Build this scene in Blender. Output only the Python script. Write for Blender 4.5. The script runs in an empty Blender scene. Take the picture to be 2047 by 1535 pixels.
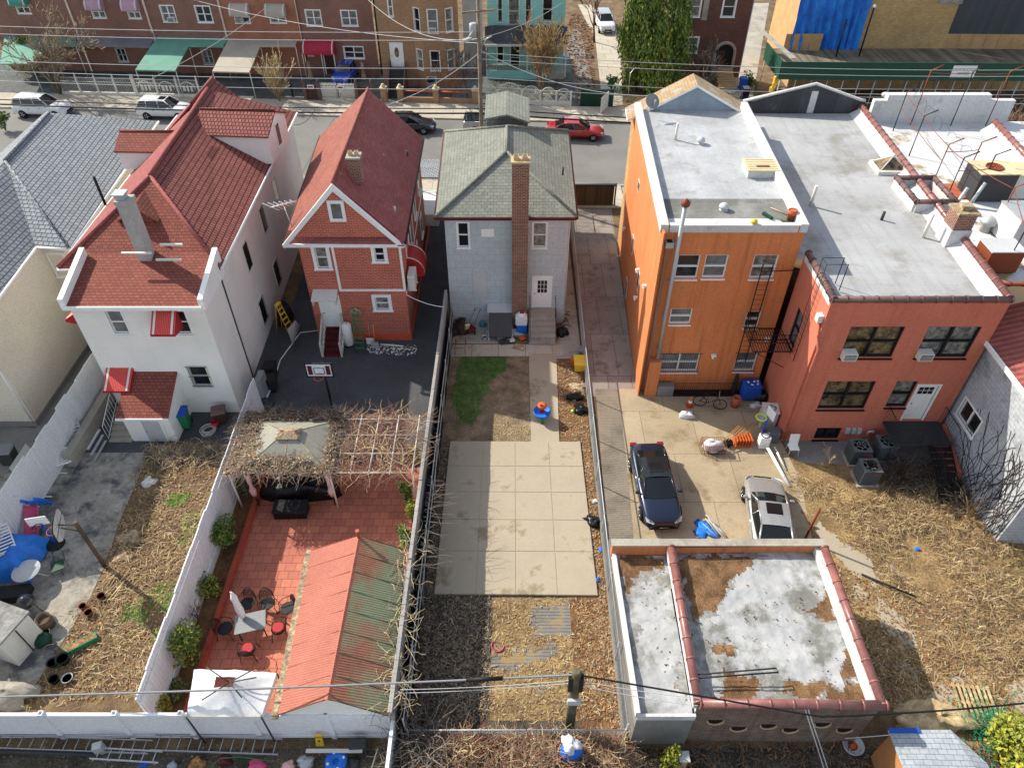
import bpy, math, random
from mathutils import Vector, Matrix
R = random.Random(7)
SC = bpy.context.scene
COL = SC.collection
PI = math.pi
# ------------------------------------------------ camera, sky, sun, exposure
PITCH = math.radians(42.7); CAMH = 26.0; FPX = 1440.0
cd = bpy.data.cameras.new('camera'); cam = bpy.data.objects.new('camera', cd); COL.objects.link(cam)
cam.location = (0, 0, CAMH); cam.rotation_euler = (PI/2 - PITCH, 0, 0)
cd.sensor_width = 36; cd.lens = 36*FPX/2047; cd.clip_end = 3000; cd.clip_start = .1
SC.camera = cam
W = bpy.data.worlds.new("World"); SC.world = W; W.use_nodes = True
nt = W.node_tree; nt.nodes.clear()
sk = nt.nodes.new('ShaderNodeTexSky'); sk.sky_type = 'NISHITA'; sk.sun_disc = False
sk.sun_elevation = math.radians(36.7); sk.sun_rotation = math.radians(-58.2)
bg = nt.nodes.new('ShaderNodeBackground'); bg.inputs[1].default_value = .15
ow = nt.nodes.new('ShaderNodeOutputWorld')
hs = nt.nodes.new('ShaderNodeHueSaturation'); hs.inputs['Saturation'].default_value = .55; hs.inputs['Value'].default_value = 1.0
nt.links.new(sk.outputs[0], hs.inputs['Color']); nt.links.new(hs.outputs[0], bg.inputs[0]); nt.links.new(bg.outputs[0], ow.inputs[0])
sd = bpy.data.lights.new('sun', 'SUN'); sd.energy = 4.1; sd.angle = math.radians(.55); sd.color = (1, .93, .81)
sun = bpy.data.objects.new('sun', sd); COL.objects.link(sun)
sun.rotation_euler = Vector((1.13, -.72, -1)).to_track_quat('-Z', 'Y').to_euler()
SC.view_settings.view_transform = 'Standard'; SC.view_settings.look = 'None'
SC.view_settings.exposure = .72; SC.view_settings.gamma = 1
# ------------------------------------------------ measuring: survey point on a level of known height / plane
_c, _s = math.cos(PITCH), math.sin(PITCH)
def _ray(u, v):
    y = -(v-767.5)/FPX
    return (u-1023.5)/FPX, _c+y*_s, -_s+y*_c
def P(u, v, z=0.):
    a, b, d = _ray(u, v); t = (CAMH-z)/-d
    return (a*t, b*t, z)
def PY(u, v, Y):
    a, b, d = _ray(u, v); t = Y/b
    return (a*t, Y, CAMH+d*t)
def PXp(u, v, X):
    a, b, d = _ray(u, v); t = X/a
    return (X, b*t, CAMH+d*t)
V = Vector
# ------------------------------------------------ mesh builder
class MB:
    def __init__(s): s.v = []; s.f = []; s.m = []; s.sm = []
    def poly(s, pts, m=0, sm=False):
        n = len(s.v); s.v += [tuple(p) for p in pts]; s.f.append(tuple(range(n, n+len(pts)))); s.m.append(m); s.sm.append(sm); return s
    def mesh(s, vs, fs, m=0, sm=False):
        n = len(s.v); s.v += [tuple(p) for p in vs]
        for f in fs: s.f.append(tuple(n+i for i in f)); s.m.append(m); s.sm.append(sm)
        return s
    def box(s, x0, y0, z0, x1, y1, z1, m=0):
        if x0 > x1: x0, x1 = x1, x0
        if y0 > y1: y0, y1 = y1, y0
        if z0 > z1: z0, z1 = z1, z0
        return s.mesh([(x0,y0,z0),(x1,y0,z0),(x1,y1,z0),(x0,y1,z0),(x0,y0,z1),(x1,y0,z1),(x1,y1,z1),(x0,y1,z1)],
            [(0,3,2,1),(4,5,6,7),(0,1,5,4),(1,2,6,5),(2,3,7,6),(3,0,4,7)], m)
    def ob(s, c, sz, rz=0, rx=0, ry=0, m=0, mat=None):
        M_ = Matrix.Translation(c) @ Matrix.Rotation(rz,4,'Z') @ Matrix.Rotation(ry,4,'Y') @ Matrix.Rotation(rx,4,'X')
        h = [q/2 for q in sz]
        vs = [M_ @ V((a*h[0], b*h[1], d*h[2])) for d in (-1,1) for a,b in ((-1,-1),(1,-1),(1,1),(-1,1))]
        return s.mesh(vs, [(0,3,2,1),(4,5,6,7),(0,1,5,4),(1,2,6,5),(2,3,7,6),(3,0,4,7)], m)
    def prism(s, pts, z0, z1, m=0, ms=None):
        """pts: list of xy; sides + top + bottom"""
        a = sum(pts[i][0]*pts[(i+1)%len(pts)][1]-pts[(i+1)%len(pts)][0]*pts[i][1] for i in range(len(pts)))
        if a < 0: pts = pts[::-1]
        n = len(pts); vs = [(p[0],p[1],z0) for p in pts]+[(p[0],p[1],z1) for p in pts]
        s.mesh(vs, [tuple(range(n,2*n))], m); s.mesh(vs, [tuple(range(n-1,-1,-1))], m)
        s.mesh(vs, [(i,(i+1)%n,n+(i+1)%n,n+i) for i in range(n)], m if ms is None else ms); return s
    def slab(s, pts, t=.12, m=0, ms=None):
        """3d polygon (top) with thickness straight down"""
        nrm = newell(pts)
        if nrm.z < 0: pts = pts[::-1]
        n = len(pts); lo = [(p[0],p[1],p[2]-t) for p in pts]
        s.mesh(pts, [tuple(range(n))], m); s.mesh(lo, [tuple(range(n-1,-1,-1))], m if ms is None else ms)
        s.mesh(lo+list(pts), [(i,(i+1)%n,n+(i+1)%n,n+i) for i in range(n)], m if ms is None else ms); return s
    def tube(s, pts, r, m=0, n=6, sm=True, cap=True):
        pts = [V(p) for p in pts]; k = len(pts)
        rs = r if isinstance(r, (list, tuple)) else [r]*k
        base = len(s.v); up = V((0,0,1))
        for i, p in enumerate(pts):
            d = (pts[min(i+1,k-1)]-pts[max(i-1,0)])
            if d.length < 1e-6: d = V((0,0,1))
            d.normalize(); a = d.cross(up)
            if a.length < .05: a = d.cross(V((1,0,0)))
            a.normalize(); b = d.cross(a)
            for j in range(n):
                t = 2*PI*j/n; s.v.append(tuple(p+(a*math.cos(t)+b*math.sin(t))*rs[i]))
        for i in range(k-1):
            for j in range(n):
                s.f.append((base+i*n+j, base+i*n+(j+1)%n, base+(i+1)*n+(j+1)%n, base+(i+1)*n+j)); s.m.append(m); s.sm.append(sm)
        if cap:
            s.f.append(tuple(base+j for j in range(n-1,-1,-1))); s.m.append(m); s.sm.append(False)
            s.f.append(tuple(base+(k-1)*n+j for j in range(n))); s.m.append(m); s.sm.append(False)
        return s
    def lathe(s, prof, c=(0,0,0), m=0, n=14, sm=True, mat=None, sx=1, sy=1):
        base = len(s.v); k = len(prof)
        for r, z in prof:
            for j in range(n):
                t = 2*PI*j/n; p = V((r*math.cos(t)*sx, r*math.sin(t)*sy, z))
                if mat: p = mat @ p
                s.v.append((p.x+c[0], p.y+c[1], p.z+c[2]))
        for i in range(k-1):
            for j in range(n):
                s.f.append((base+i*n+j, base+i*n+(j+1)%n, base+(i+1)*n+(j+1)%n, base+(i+1)*n+j)); s.m.append(m); s.sm.append(sm)
        s.f.append(tuple(base+(k-1)*n+j for j in range(n))); s.m.append(m); s.sm.append(False)
        s.f.append(tuple(base+j for j in range(n-1,-1,-1))); s.m.append(m); s.sm.append(False)
        return s
    def build(s, name, mats, parent=None, local=False, bevel=0):
        me = bpy.data.meshes.new(name)
        off = V((0,0,0))
        if parent is not None and not local: off = V(worldloc(parent))
        me.from_pydata([tuple(V(p)-off) for p in s.v], [], s.f)
        if not isinstance(mats, (list, tuple)): mats = [mats]
        for m in mats: me.materials.append(MAT(m))
        me.polygons.foreach_set('material_index', s.m); me.polygons.foreach_set('use_smooth', s.sm)
        uv = me.uv_layers.new(name='uv'); dat = uv.data
        for p in me.polygons:
            nrm = p.normal
            if abs(nrm.z) > .985: ua = V((1,0,0)); va = V((0,1,0))
            else:
                ua = V((0,0,1)).cross(nrm).normalized(); va = nrm.cross(ua)
            for li in p.loop_indices:
                co = me.vertices[me.loops[li].vertex_index].co + off
                dat[li].uv = (co.dot(ua), co.dot(va))
        me.update()
        o = bpy.data.objects.new(name, me); COL.objects.link(o)
        if parent is not None: o.parent = parent
        if bevel:
            b = o.modifiers.new('b','BEVEL'); b.width = bevel; b.segments = 2; b.limit_method = 'ANGLE'
        return o
def buildsep(self, name, mats, parent, dist=.35):
    """one object for each separate piece (pieces closer than dist in plan stay together)"""
    n = len(self.v); par_ = list(range(n))
    def find(i):
        while par_[i] != i: par_[i] = par_[par_[i]]; i = par_[i]
        return i
    for f in self.f:
        for k in f[1:]: par_[find(k)] = find(f[0])
    comp = {}
    for i, f in enumerate(self.f): comp.setdefault(find(f[0]), []).append(i)
    groups = []
    for fs in comp.values():
        vs = {k for i in fs for k in self.f[i]}; c = sum((V(self.v[k]) for k in vs), V((0,0,0)))/len(vs)
        for g in groups:
            if (g[0].xy-c.xy).length < dist: g[1].extend(fs); break
        else: groups.append((c, list(fs)))
    out = []
    for c, fs in groups:
        q = MB()
        for i in fs: q.mesh([self.v[k] for k in self.f[i]], [tuple(range(len(self.f[i])))], self.m[i], self.sm[i])
        # weld the copied corners
        key = {}; vv = []; mp = []
        for p in q.v:
            r_ = (round(p[0],5),round(p[1],5),round(p[2],5))
            if r_ not in key: key[r_] = len(vv); vv.append(p)
            mp.append(key[r_])
        q.f = [tuple(mp[k] for k in f) for f in q.f]; q.v = vv
        ok = [i for i,f in enumerate(q.f) if len(set(f)) == len(f)]
        q.f = [q.f[i] for i in ok]; q.m = [q.m[i] for i in ok]; q.sm = [q.sm[i] for i in ok]
        out.append(q.build(name, mats, parent))
    return out
MB.buildsep = buildsep
def worldloc(o):
    l = V((0,0,0))
    while o is not None: l = l + o.location; o = o.parent
    return l
def newell(p):
    n = V((0,0,0))
    for i in range(len(p)):
        a = V(p[i]); b = V(p[(i+1)%len(p)]); n += V(((a.y-b.y)*(a.z+b.z), (a.z-b.z)*(a.x+b.x), (a.x-b.x)*(a.y+b.y)))
    return n
def tag(o, label=None, cat=None, group=None, kind=None):
    if label: o['label'] = label
    if cat: o['category'] = cat
    if group: o['group'] = group
    if kind: o['kind'] = kind
    return o
def thing(name, label, cat, loc=(0,0,0), rz=0, group=None):
    o = bpy.data.objects.new(name, None); COL.objects.link(o); o.location = loc; o.rotation_euler = (0,0,rz)
    o.empty_display_size = .3
    return tag(o, label, cat, group)
def copytree(o, parent=None):
    c = o.copy(); COL.objects.link(c)
    if parent is not None: c.parent = parent
    for ch in list(o.children): copytree(ch, c)
    return c
# ------------------------------------------------ materials
_M = {}; _D = {}
def MAT(n):
    if not isinstance(n, str): return n
    if n not in _M:
        _M[n] = _mk(n, **_D[n])
    return _M[n]
def D(name, **k): _D[name] = k
def lin(c):
    if isinstance(c, str):
        c = [int(c[i:i+2],16)/255 for i in (0,2,4)]
        c = [x/12.92 if x <= .04045 else ((x+.055)/1.055)**2.4 for x in c]
    g = .3*c[0]+.6*c[1]+.1*c[2]; k = .92
    return (g+(c[0]-g)*k, g+(c[1]-g)*k, g+(c[2]-g)*k, 1)
def _mk(name, col, kind='plain', col2=None, col3=None, rough=.85, metal=0, var=.18, vs=.6, fine=.12, fs=9, bump=.25, bs=30, a=.25, b=.07, mort=.012, stain=None, st=(.5,.62), ss=.35, spec=.3, rot=0, alpha=1, coat=0, streak=0, sk2=None):
    m = bpy.data.materials.new(name); m.use_nodes = True
    t = m.node_tree; N = t.nodes; L = t.links; bs_ = N['Principled BSDF']
    def nd(ty, **k):
        q = N.new(ty)
        for kk, vv in k.items(): setattr(q, kk, vv)
        return q
    geo = nd('ShaderNodeNewGeometry'); pos = geo.outputs['Position']
    def noise(sc, det=4, vec=pos, ro=.6):
        q = nd('ShaderNodeTexNoise'); q.inputs['Scale'].default_value = sc; q.inputs['Detail'].default_value = det; q.inputs['Roughness'].default_value = ro
        L.new(vec, q.inputs['Vector']); return q.outputs['Fac']
    def rng(x, a0, a1, b0, b1):
        q = nd('ShaderNodeMapRange'); q.inputs[1].default_value = a0; q.inputs[2].default_value = a1; q.inputs[3].default_value = b0; q.inputs[4].default_value = b1
        L.new(x, q.inputs[0]); return q.outputs[0]
    def mix(f, A, B, mode='MIX'):
        q = nd('ShaderNodeMix', data_type='RGBA', blend_type=mode)
        for sock, val in ((q.inputs[0], f), (q.inputs[6], A), (q.inputs[7], B)):
            if isinstance(val, (int, float)): sock.default_value = val
            elif isinstance(val, tuple): sock.default_value = val
            else: L.new(val, sock)
        return q.outputs[2]
    def mul(x, y):
        q = nd('ShaderNodeMath', operation='MULTIPLY')
        for i, val in enumerate((x, y)):
            if isinstance(val, (int, float)): q.inputs[i].default_value = val
            else: L.new(val, q.inputs[i])
        return q.outputs[0]
    c1 = lin(col); c2 = lin(col2) if col2 else tuple([x*.72 for x in c1[:3]]+[1]); c3 = lin(col3) if col3 else tuple([x*.4 for x in c1[:3]]+[1])
    uv = nd('ShaderNodeUVMap'); uvo = uv.outputs[0]
    if rot:
        mp = nd('ShaderNodeMapping'); mp.inputs['Rotation'].default_value[2] = rot; L.new(uvo, mp.inputs[0]); uvo = mp.outputs[0]
    hgt = None; base = None
    if kind in ('brick', 'shingle', 'tile'):
        q = nd('ShaderNodeTexBrick'); L.new(uvo, q.inputs['Vector']); q.inputs['Scale'].default_value = 1
        q.inputs['Brick Width'].default_value = a; q.inputs['Row Height'].default_value = b; q.inputs['Mortar Size'].default_value = mort
        q.inputs['Mortar Smooth'].default_value = .1; q.inputs['Bias'].default_value = 0
        q.inputs['Color1'].default_value = c1; q.inputs['Color2'].default_value = c2; q.inputs['Mortar'].default_value = c3
        base = q.outputs['Color']; hgt = mul(q.outputs['Fac'], -1.)
        if kind == 'shingle':
            w = nd('ShaderNodeSeparateXYZ'); L.new(uvo, w.inputs[0])
            f = nd('ShaderNodeMath', operation='DIVIDE'); L.new(w.outputs[1], f.inputs[0]); f.inputs[1].default_value = b
            g = nd('ShaderNodeMath', operation='FRACT'); L.new(f.outputs[0], g.inputs[0])
            hgt = rng(g.outputs[0], 0, 1, 1, 0); q.offset = .5
    elif kind in ('siding', 'board', 'corr'):
        w = nd('ShaderNodeSeparateXYZ'); L.new(uvo, w.inputs[0])
        f = nd('ShaderNodeMath', operation='DIVIDE'); L.new(w.outputs[0 if kind != 'siding' else 1], f.inputs[0]); f.inputs[1].default_value = b
        g = nd('ShaderNodeMath', operation='FRACT'); L.new(f.outputs[0], g.inputs[0])
        if kind == 'corr':
            h2 = nd('ShaderNodeMath', operation='PINGPONG'); L.new(f.outputs[0], h2.inputs[0]); h2.inputs[1].default_value = .5
            hgt = mul(h2.outputs[0], 2.); base = mix(rng(h2.outputs[0],0,.5,0,1), c2, c1)
        else:
            hgt = rng(g.outputs[0], 0, 1, 1, 0) if kind == 'siding' else rng(g.outputs[0], .0, .06, 0, 1)
            base = mix(rng(g.outputs[0], .0, max(mort/b,.02)*2, 1, 0), c1, c3)
            if kind == 'board':
                fl = nd('ShaderNodeMath', operation='FLOOR'); L.new(f.outputs[0], fl.inputs[0])
                wn = nd('ShaderNodeTexWhiteNoise', noise_dimensions='1D'); L.new(fl.outputs[0], wn.inputs['W'])
                base = mix(mul(wn.outputs[0], .8), base, c2)
    else:
        base = mix(rng(noise(vs*2.1, 5), .35, .65, 0, 1), c1, c2) if col2 else mix(0., c1, c1)
    # large and fine variation (wear)
    f = rng(noise(vs, 4), .3, .7, 1-var, 1+var)
    cv = nd('ShaderNodeCombineColor'); [L.new(f, cv.inputs[i]) for i in range(3)]
    base = mix(1., base, cv.outputs[0], 'MULTIPLY')
    f = rng(noise(fs, 3, ro=.75), .3, .7, 1-fine, 1+fine)
    cv = nd('ShaderNodeCombineColor'); [L.new(f, cv.inputs[i]) for i in range(3)]
    base = mix(1., base, cv.outputs[0], 'MULTIPLY')
    if stain:
        base = mix(rng(noise(ss, 7, ro=.68), st[0], st[1], 0, 1), base, lin(stain))
    if streak:   # rain streaks running down the face
        mp = nd('ShaderNodeMapping'); mp.inputs['Scale'].default_value = (2.6, .16, 1); L.new(uvo, mp.inputs[0])
        base = mix(mul(rng(noise(1.3, 5, mp.outputs[0]), .5, .75, 0, 1), streak), base, lin(sk2 or '2a2622'))
    L.new(base, bs_.inputs['Base Color'])
    bs_.inputs['Roughness'].default_value = rough; bs_.inputs['Metallic'].default_value = metal
    bs_.inputs['Specular IOR Level'].default_value = spec
    if coat: bs_.inputs['Coat Weight'].default_value = coat; bs_.inputs['Coat Roughness'].default_value = .06
    if bump:
        bn = nd('ShaderNodeBump'); bn.inputs['Strength'].default_value = bump; bn.inputs['Distance'].default_value = .03
        nz = noise(bs, 4)
        if hgt is not None:
            ad = nd('ShaderNodeMath', operation='MULTIPLY_ADD'); L.new(hgt, ad.inputs[0]); ad.inputs[1].default_value = 1.6; L.new(nz, ad.inputs[2]); nz = ad.outputs[0]
        L.new(nz, bn.inputs['Height']); L.new(bn.outputs[0], bs_.inputs['Normal'])
    if alpha < 1: bs_.inputs['Alpha'].default_value = alpha
    return m
# ------------------------------------------------ palette
for n_, c_ in dict(white='e6e6e2', offwhite='cfcdc4', black='141416', iron='1d1c1e', dkgrey='3a3c3e', grey='808284', ltgrey='b4b6b6', cream='c9b98f',
        red='a5141c', brightred='c0161c', green='1f7a50', blue='1450b0', brtblue='0b6fd8', yellow='e2b50c', orange='c85a14', tan='b39a72', brown='4a3122', wood='b58a52', maroon='551a1c',
        teal='2c7f86', pink='c8476e', dkgreen='18402e', lime='b6d820', palepink='d8a7a2', rust='7a3a1c', terracotta='a85838').items():
    D(n_, col=c_, rough=.6, var=.08, fine=.08, bump=.08)
D('glass', col='1a1f24', rough=.08, spec=.6, var=.25, vs=1.5, bump=0)
D('glass_curtain', col='8f8c82', col2='4a4a48', rough=.15, spec=.5, var=.3, vs=2, bump=0)
D('glass_blind', col='6e7070', kind='siding', b=.07, mort=.01, rough=.2, spec=.5, var=.35, vs=2, bump=0)
D('glass_amber', col='8a7550', col2='2a231c', rough=.12, spec=.6, var=.4, vs=1.6, bump=0)
D('metal', col='8d9092', rough=.4, metal=.8, var=.1, bump=.05)
D('galv', col='a9adad', rough=.5, metal=.35, var=.15, bump=.05)
D('chrome', col='c8cacc', rough=.15, metal=1, bump=0)
D('tyre', col='17171a', rough=.85, bump=.1)
D('rubber', col='232326', rough=.8, bump=.05)
# ground
D('dirt', col='7d6647', col2='5a4834', rough=.95, var=.25, vs=.5, fine=.4, fs=14, bump=.8, bs=18)
D('weedsoil', col='9c8254', col2='6e583a', rough=.95, var=.3, vs=.4, fine=.5, fs=9, bump=1., bs=12)
D('mulch', col='86603a', col2='634529', rough=.95, var=.3, vs=.7, fine=.5, fs=16, bump=1., bs=16)
D('lawn', col='857258', col2='5a4c39', rough=.95, var=.2, vs=.6, fine=.5, fs=22, bump=.8, bs=26, stain='56682c', st=(.49,.55), ss=.55)
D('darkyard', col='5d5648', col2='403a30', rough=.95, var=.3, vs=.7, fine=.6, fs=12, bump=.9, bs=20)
D('asphalt', col='7a7873', rough=.9, var=.08, vs=.3, fine=.1, fs=30, bump=.3, bs=80, stain='6b6a66', st=(.45,.7), ss=.2)
D('blacktop', col='4a4b4d', rough=.88, var=.25, vs=.35, fine=.15, fs=6, bump=.3, bs=60, stain='55575a', st=(.55,.75), ss=.5)
D('sidewalk', col='b8ae9c', kind='brick', a=1.5, b=1.5, mort=.014, col2='aca290', col3='6a6459', rough=.9, var=.12, bump=.3, bs=40, stain='857c6c', st=(.55,.75), ss=.6)
D('patiogrey', col='969084', rough=.9, var=.3, vs=.5, fine=.2, fs=5, bump=.3, stain='4e5052', st=(.48,.62), ss=.8)
D('slab', col='a69a84', rough=.9, var=.07, vs=.5, fine=.07, fs=14, bump=.25, bs=50, stain='8b7d62', st=(.56,.63), ss=.5)
D('driveway', col='948a80', kind='brick', a=1.28, b=3.6, mort=.012, col2='8a8078', col3='4c4238', rough=.92, var=.15, vs=.5, bump=.4, bs=30, stain='61544a', st=(.52,.7), ss=.9)
D('pad', col='a8987c', kind='brick', a=2.6, b=2.9, mort=.012, col2='9e8e72', col3='6e5f45', rough=.9, var=.14, vs=.4, bump=.3, stain='82704f', st=(.53,.68), ss=.6)
D('ribbed', col='8a8070', kind='siding', b=.11, mort=.012, rough=.9, var=.15, bump=.8, stain='5d564c', st=(.5,.7), ss=.5)
D('redtile', col='c27357', col2='ae6450', kind='tile', a=.42, b=.38, mort=.009, col3='7c3c30', rough=.8, var=.12, vs=.5, bump=.4)
D('curbred', col='a8452f', rough=.8, var=.15, stain='7c2a20', st=(.55,.75), ss=1.5)
D('boards', col='75726c', kind='siding', b=.14, mort=.02, col3='3b3630', rough=.9, var=.2, bump=.6, stain='8f784e', st=(0.5, 0.58), ss=1.2)
# walls
D('siding_white', col='e6e4dc', kind='siding', b=.14, mort=0.005, col3='c4c1b6', rough=.7, var=.05, bump=0.2, bs=20, streak=0.05, sk2='8a8270', fine=0.03)
D('siding_beige', col='d6ccb8', kind='siding', b=.13, mort=.008, col3='8b8270', rough=.7, var=.05, bump=.35, bs=20)
D('stucco_white', col='e2dfd8', rough=.8, var=.06, bump=.2, streak=0.1, sk2='8f8c88', fine=0.04)
D('brick_red', col='bf5238', col2='a8452e', col3='c09482', kind='brick', a=.3, b=.1, mort=.012, rough=.85, var=.08, bump=.3)
D('brick_row', col='8a5c4e', col2='7a4e42', col3='9c8070', kind='brick', a=.24, b=.08, mort=.008, rough=.85, var=.12, bump=.3)
D('brick_row_orange', col='a3664e', col2='94583f', col3='b08068', kind='brick', a=.24, b=.08, mort=.008, rough=.85, var=.12, bump=.3)
D('brick_tan', col='a8805c', col2='97704e', col3='8e7c64', kind='brick', a=.24, b=.08, mort=.008, rough=.85, var=.12, bump=.3)
D('brick_yellow', col='c3a065', col2='b08d58', col3='8e7a58', kind='brick', a=.28, b=.1, mort=.01, rough=.85, var=.14, bump=.3)
D('brick_brown', col='6f4236', col2='5c342b', col3='7c6454', kind='brick', a=.24, b=.08, mort=.008, rough=.85, var=.15, bump=.3)
D('brick_chimney', col='86503f', col2='5f362d', col3='a18c7a', kind='brick', a=.24, b=.085, mort=.012, rough=.85, var=.15, bump=.4)
D('brick_old', col='7d6454', col2='5c4839', col3='80766a', kind='brick', a=.24, b=.08, mort=.012, rough=.9, var=.25, vs=.8, bump=.5, streak=.5)
D('shakes', col='b3bbbe', col2='afb7ba', col3='9ba2a5', kind='brick', a=.62, b=.42, mort=0.01, rough=.85, var=.06, bump=0.15, streak=0.08, sk2='70706a')
D('teal_siding', col='86c8be', kind='siding', b=.14, mort=.008, rough=.7, var=.06, bump=.3)
D('orange_wall', col='cc7840', rough=.85, var=.08, vs=.35, bump=.2, bs=25, streak=0.55, sk2='8a4a1e')
D('salmon_wall', col='c66e54', rough=.85, var=.07, vs=.35, bump=.2, bs=25, streak=0.35, sk2='96503c')
D('block_wall', col='aeb3b8', col2='a4a9ae', col3='8a8e92', kind='brick', a=.4, b=.2, mort=.01, rough=.9, var=.15, bump=.4, stain='6d7276', st=(.52,.7), ss=.8)
D('concrete', col='a19a8c', rough=.9, var=.15, bump=.35, stain='777066', st=(.52,.72), ss=.9)
D('foundation', col='7e7c77', rough=.9, var=.2, bump=.4)
# roofs
D('shingle_red', col='8e4c3c', col2='7c4034', col3='552a24', kind='shingle', a=0.24, b=0.17, mort=0.014, rough=.9, var=.08, fine=.1, bump=.7)
D('shingle_redtile', col='9e5a50', col2='8a4c44', col3='4a221e', kind='shingle', a=0.2, b=0.27, mort=0.03, rough=.9, var=.08, bump=.9)
D('shingle_redflat', col='985450', col2='8a4a46', col3='6a2c28', kind='shingle', a=.3, b=.16, mort=.006, rough=.95, var=.1, fine=.22, fs=14, bump=.5, stain='b8a09a', st=(.66,.74), ss=1.3)
D('shingle_grey', col='93989c', col2='848a8f', col3='3c4248', kind='shingle', a=0.3, b=0.24, mort=0.022, rough=.92, var=.05, fine=.15, bump=.7)
D('shingle_green', col='85877c', col2='777a70', col3='54564e', kind='shingle', a=.32, b=.2, mort=.01, rough=.95, var=.12, vs=.5, fine=.2, bump=.6, streak=.3, sk2='54544a')
D('shingle_tan', col='aa8e68', col2='98805e', kind='shingle', a=.3, b=.18, mort=.008, rough=.95, var=.15, bump=.5, stain='9a9a92', st=(.55,.6), ss=1.2)
D('roof_silver', col='a0a1a2', kind='siding', b=.95, mort=.012, col3='94979a', rough=.7, var=0.16, vs=.35, fine=.06, bump=.3, bs=6, stain='88857e', st=(.5,.66), ss=0.45, streak=0.3, sk2='6f6c66')
D('roof_bright', col='a6a8aa', rough=.65, var=0.18, bump=.3, bs=6, stain='8d8d8a', st=(.55,.7), ss=1., streak=0.25, sk2='7d7d7a')
D('roof_dark', col='6f6e6a', kind='siding', b=.95, mort=.012, rough=.85, var=.2, bump=.3, stain='8b8a86', st=(.5,.65), ss=.5)
D('coat_white', col='c2c2c1', rough=.7, var=.08, vs=.8, bump=.4, bs=9, stain='a9aaa8', st=(.56,.7), ss=1.3)
D('garage_silver', col='a6a7a7', rough=.6, var=.14, vs=.8, fine=.1, fs=4, bump=.8, bs=3.2, stain='77776f', st=(.49,.6), ss=0.7, streak=0.3, sk2='6a6a66')
D('leafdirt', col='7d5c3c', col2='5d4228', rough=.95, var=.2, fine=.5, fs=20, bump=1., bs=25)
D('coping', col='8c5a52', col2='7b4b45', rough=.35, var=.15, vs=1.2, bump=.05, spec=.5)
D('coping_brown', col='6f5450', col2='5f4744', rough=.5, var=.15, bump=.1)
D('corr_red', col='ad6450', kind='corr', col2='985442', b=.09, rough=.7, var=.12, bump=0.3, stain='8f7a52', st=(.6,.75), ss=.6)
D('corr_green', col='7f7a58', kind='corr', col2='6c6a4a', b=.09, rough=.75, var=.15, bump=.5, stain='4f7a58', st=(.5,.6), ss=.55)
D('metal_red', col='a4564a', kind='corr', col2='7a3a34', b=.3, rough=.5, var=.2, bump=.5, stain='4c2a2c', st=(.55,.7), ss=.8)
D('tarp_blue', col='1c88e4', col2='1268cc', rough=.45, var=.15, bump=.6, bs=3)
D('awn_stripe', col='d8564a', kind='corr', col2='b5161a', b=.08, rough=.6, var=.05, bump=.3)
D('awn_red', col='b4161c', kind='corr', col2='8f1016', b=.08, rough=.6, bump=.2)
D('awn_teal', col='3f8c80', rough=.75, var=.15, bump=.1); D('awn_green', col='5f9882', rough=.8, var=.1, stain='5a8c7c', st=(.5,.7), ss=.8)
D('awn_beige', col='a8a090', rough=.8, var=.1); D('awn_grey', col='807f84', kind='corr', col2='6c6b70', b=.15, rough=.6, var=.2)
D('awn_pink', col='b894a4', kind='corr', col2='a07c8c', b=.1, rough=.7); D('awn_magenta', col='a81c3a', rough=.7)
D('fence_white', col='dcdddf', kind='board', b=.16, mort=.006, col2='d2d3d5', col3='8e9092', rough=.55, var=.05, bump=.2, stain='b4b2aa', st=(.62,.75), ss=.6)
D('vinyl', col='dfe1e4', rough=.5, var=.03, bump=.05)
D('fence_grey', col='a09d98', kind='board', b=.12, mort=.01, rough=.8, var=.2)
D('mesh_black', col='121214', rough=.9, var=.2, fine=.3, fs=20, bump=.5)
D('planks', col='a08a66', kind='board', b=.24, mort=.012, col2='6f6250', col3='3b3226', rough=.9, var=.25, bump=.4, rot=0)
D('shed_green', col='1d4a3a', rough=.6, var=.1); D('darkpanel', col='42474d', kind='board', b=.4, mort=.012, col3='23262a', rough=.5, var=.05)
D('plywood', col='b58f5c', rough=.8, var=.15, vs=1.2); D('woodgate', col='5f4a36', kind='board', b=.14, mort=.012, col2='3c2e22', rough=.85, var=.2)
D('tarpaper', col='46474a', kind='board', b=1.1, mort=.02, col3='2a2a2c', rough=.8, var=.25, bump=.3, stain='6e6e70', st=(.6,.7), ss=1.)
D('gable_blue', col='8d9aa6', kind='siding', b=.14, mort=.008, rough=.8)
# plants
D('straw', col='a88c5a', col2='806640', rough=.9, var=.25, vs=1.5, fine=.3, fs=8, bump=0)
D('straw_pale', col='c9b488', col2='a08a5e', rough=.9, var=.25, vs=1.5, fine=.3, fs=8, bump=0)
D('twig', col='8a6e58', col2='6a5240', rough=.9, var=.2, bump=0); D('twig_grey', col='83786c', col2='5c534a', rough=.9, var=.2, bump=0)
D('twig_red', col='8c5848', col2='6e4338', rough=.9, var=.2, bump=0)
D('twig_dark', col='3d3229', rough=.9, var=.2, bump=0)
D('leaf_litter', col='a87c4c', col2='6d4a2c', rough=.9, var=.3, vs=3, fine=.4, fs=12, bump=0)
D('litter_pale', col='b09a78', col2='7b6850', rough=.9, var=.3, vs=3, fine=.4, fs=12, bump=0)
D('grass', col='4f7a2a', col2='3a5c22', rough=.85, var=.25, vs=2, bump=0)
D('grass_lime', col='7c9c32', col2='5c7c28', rough=.85, var=.25, vs=2, bump=0)
D('leaf_olive', col='8a9434', col2='5a6c2a', rough=.7, var=.3, vs=3, fine=.3, bump=0)
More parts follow.
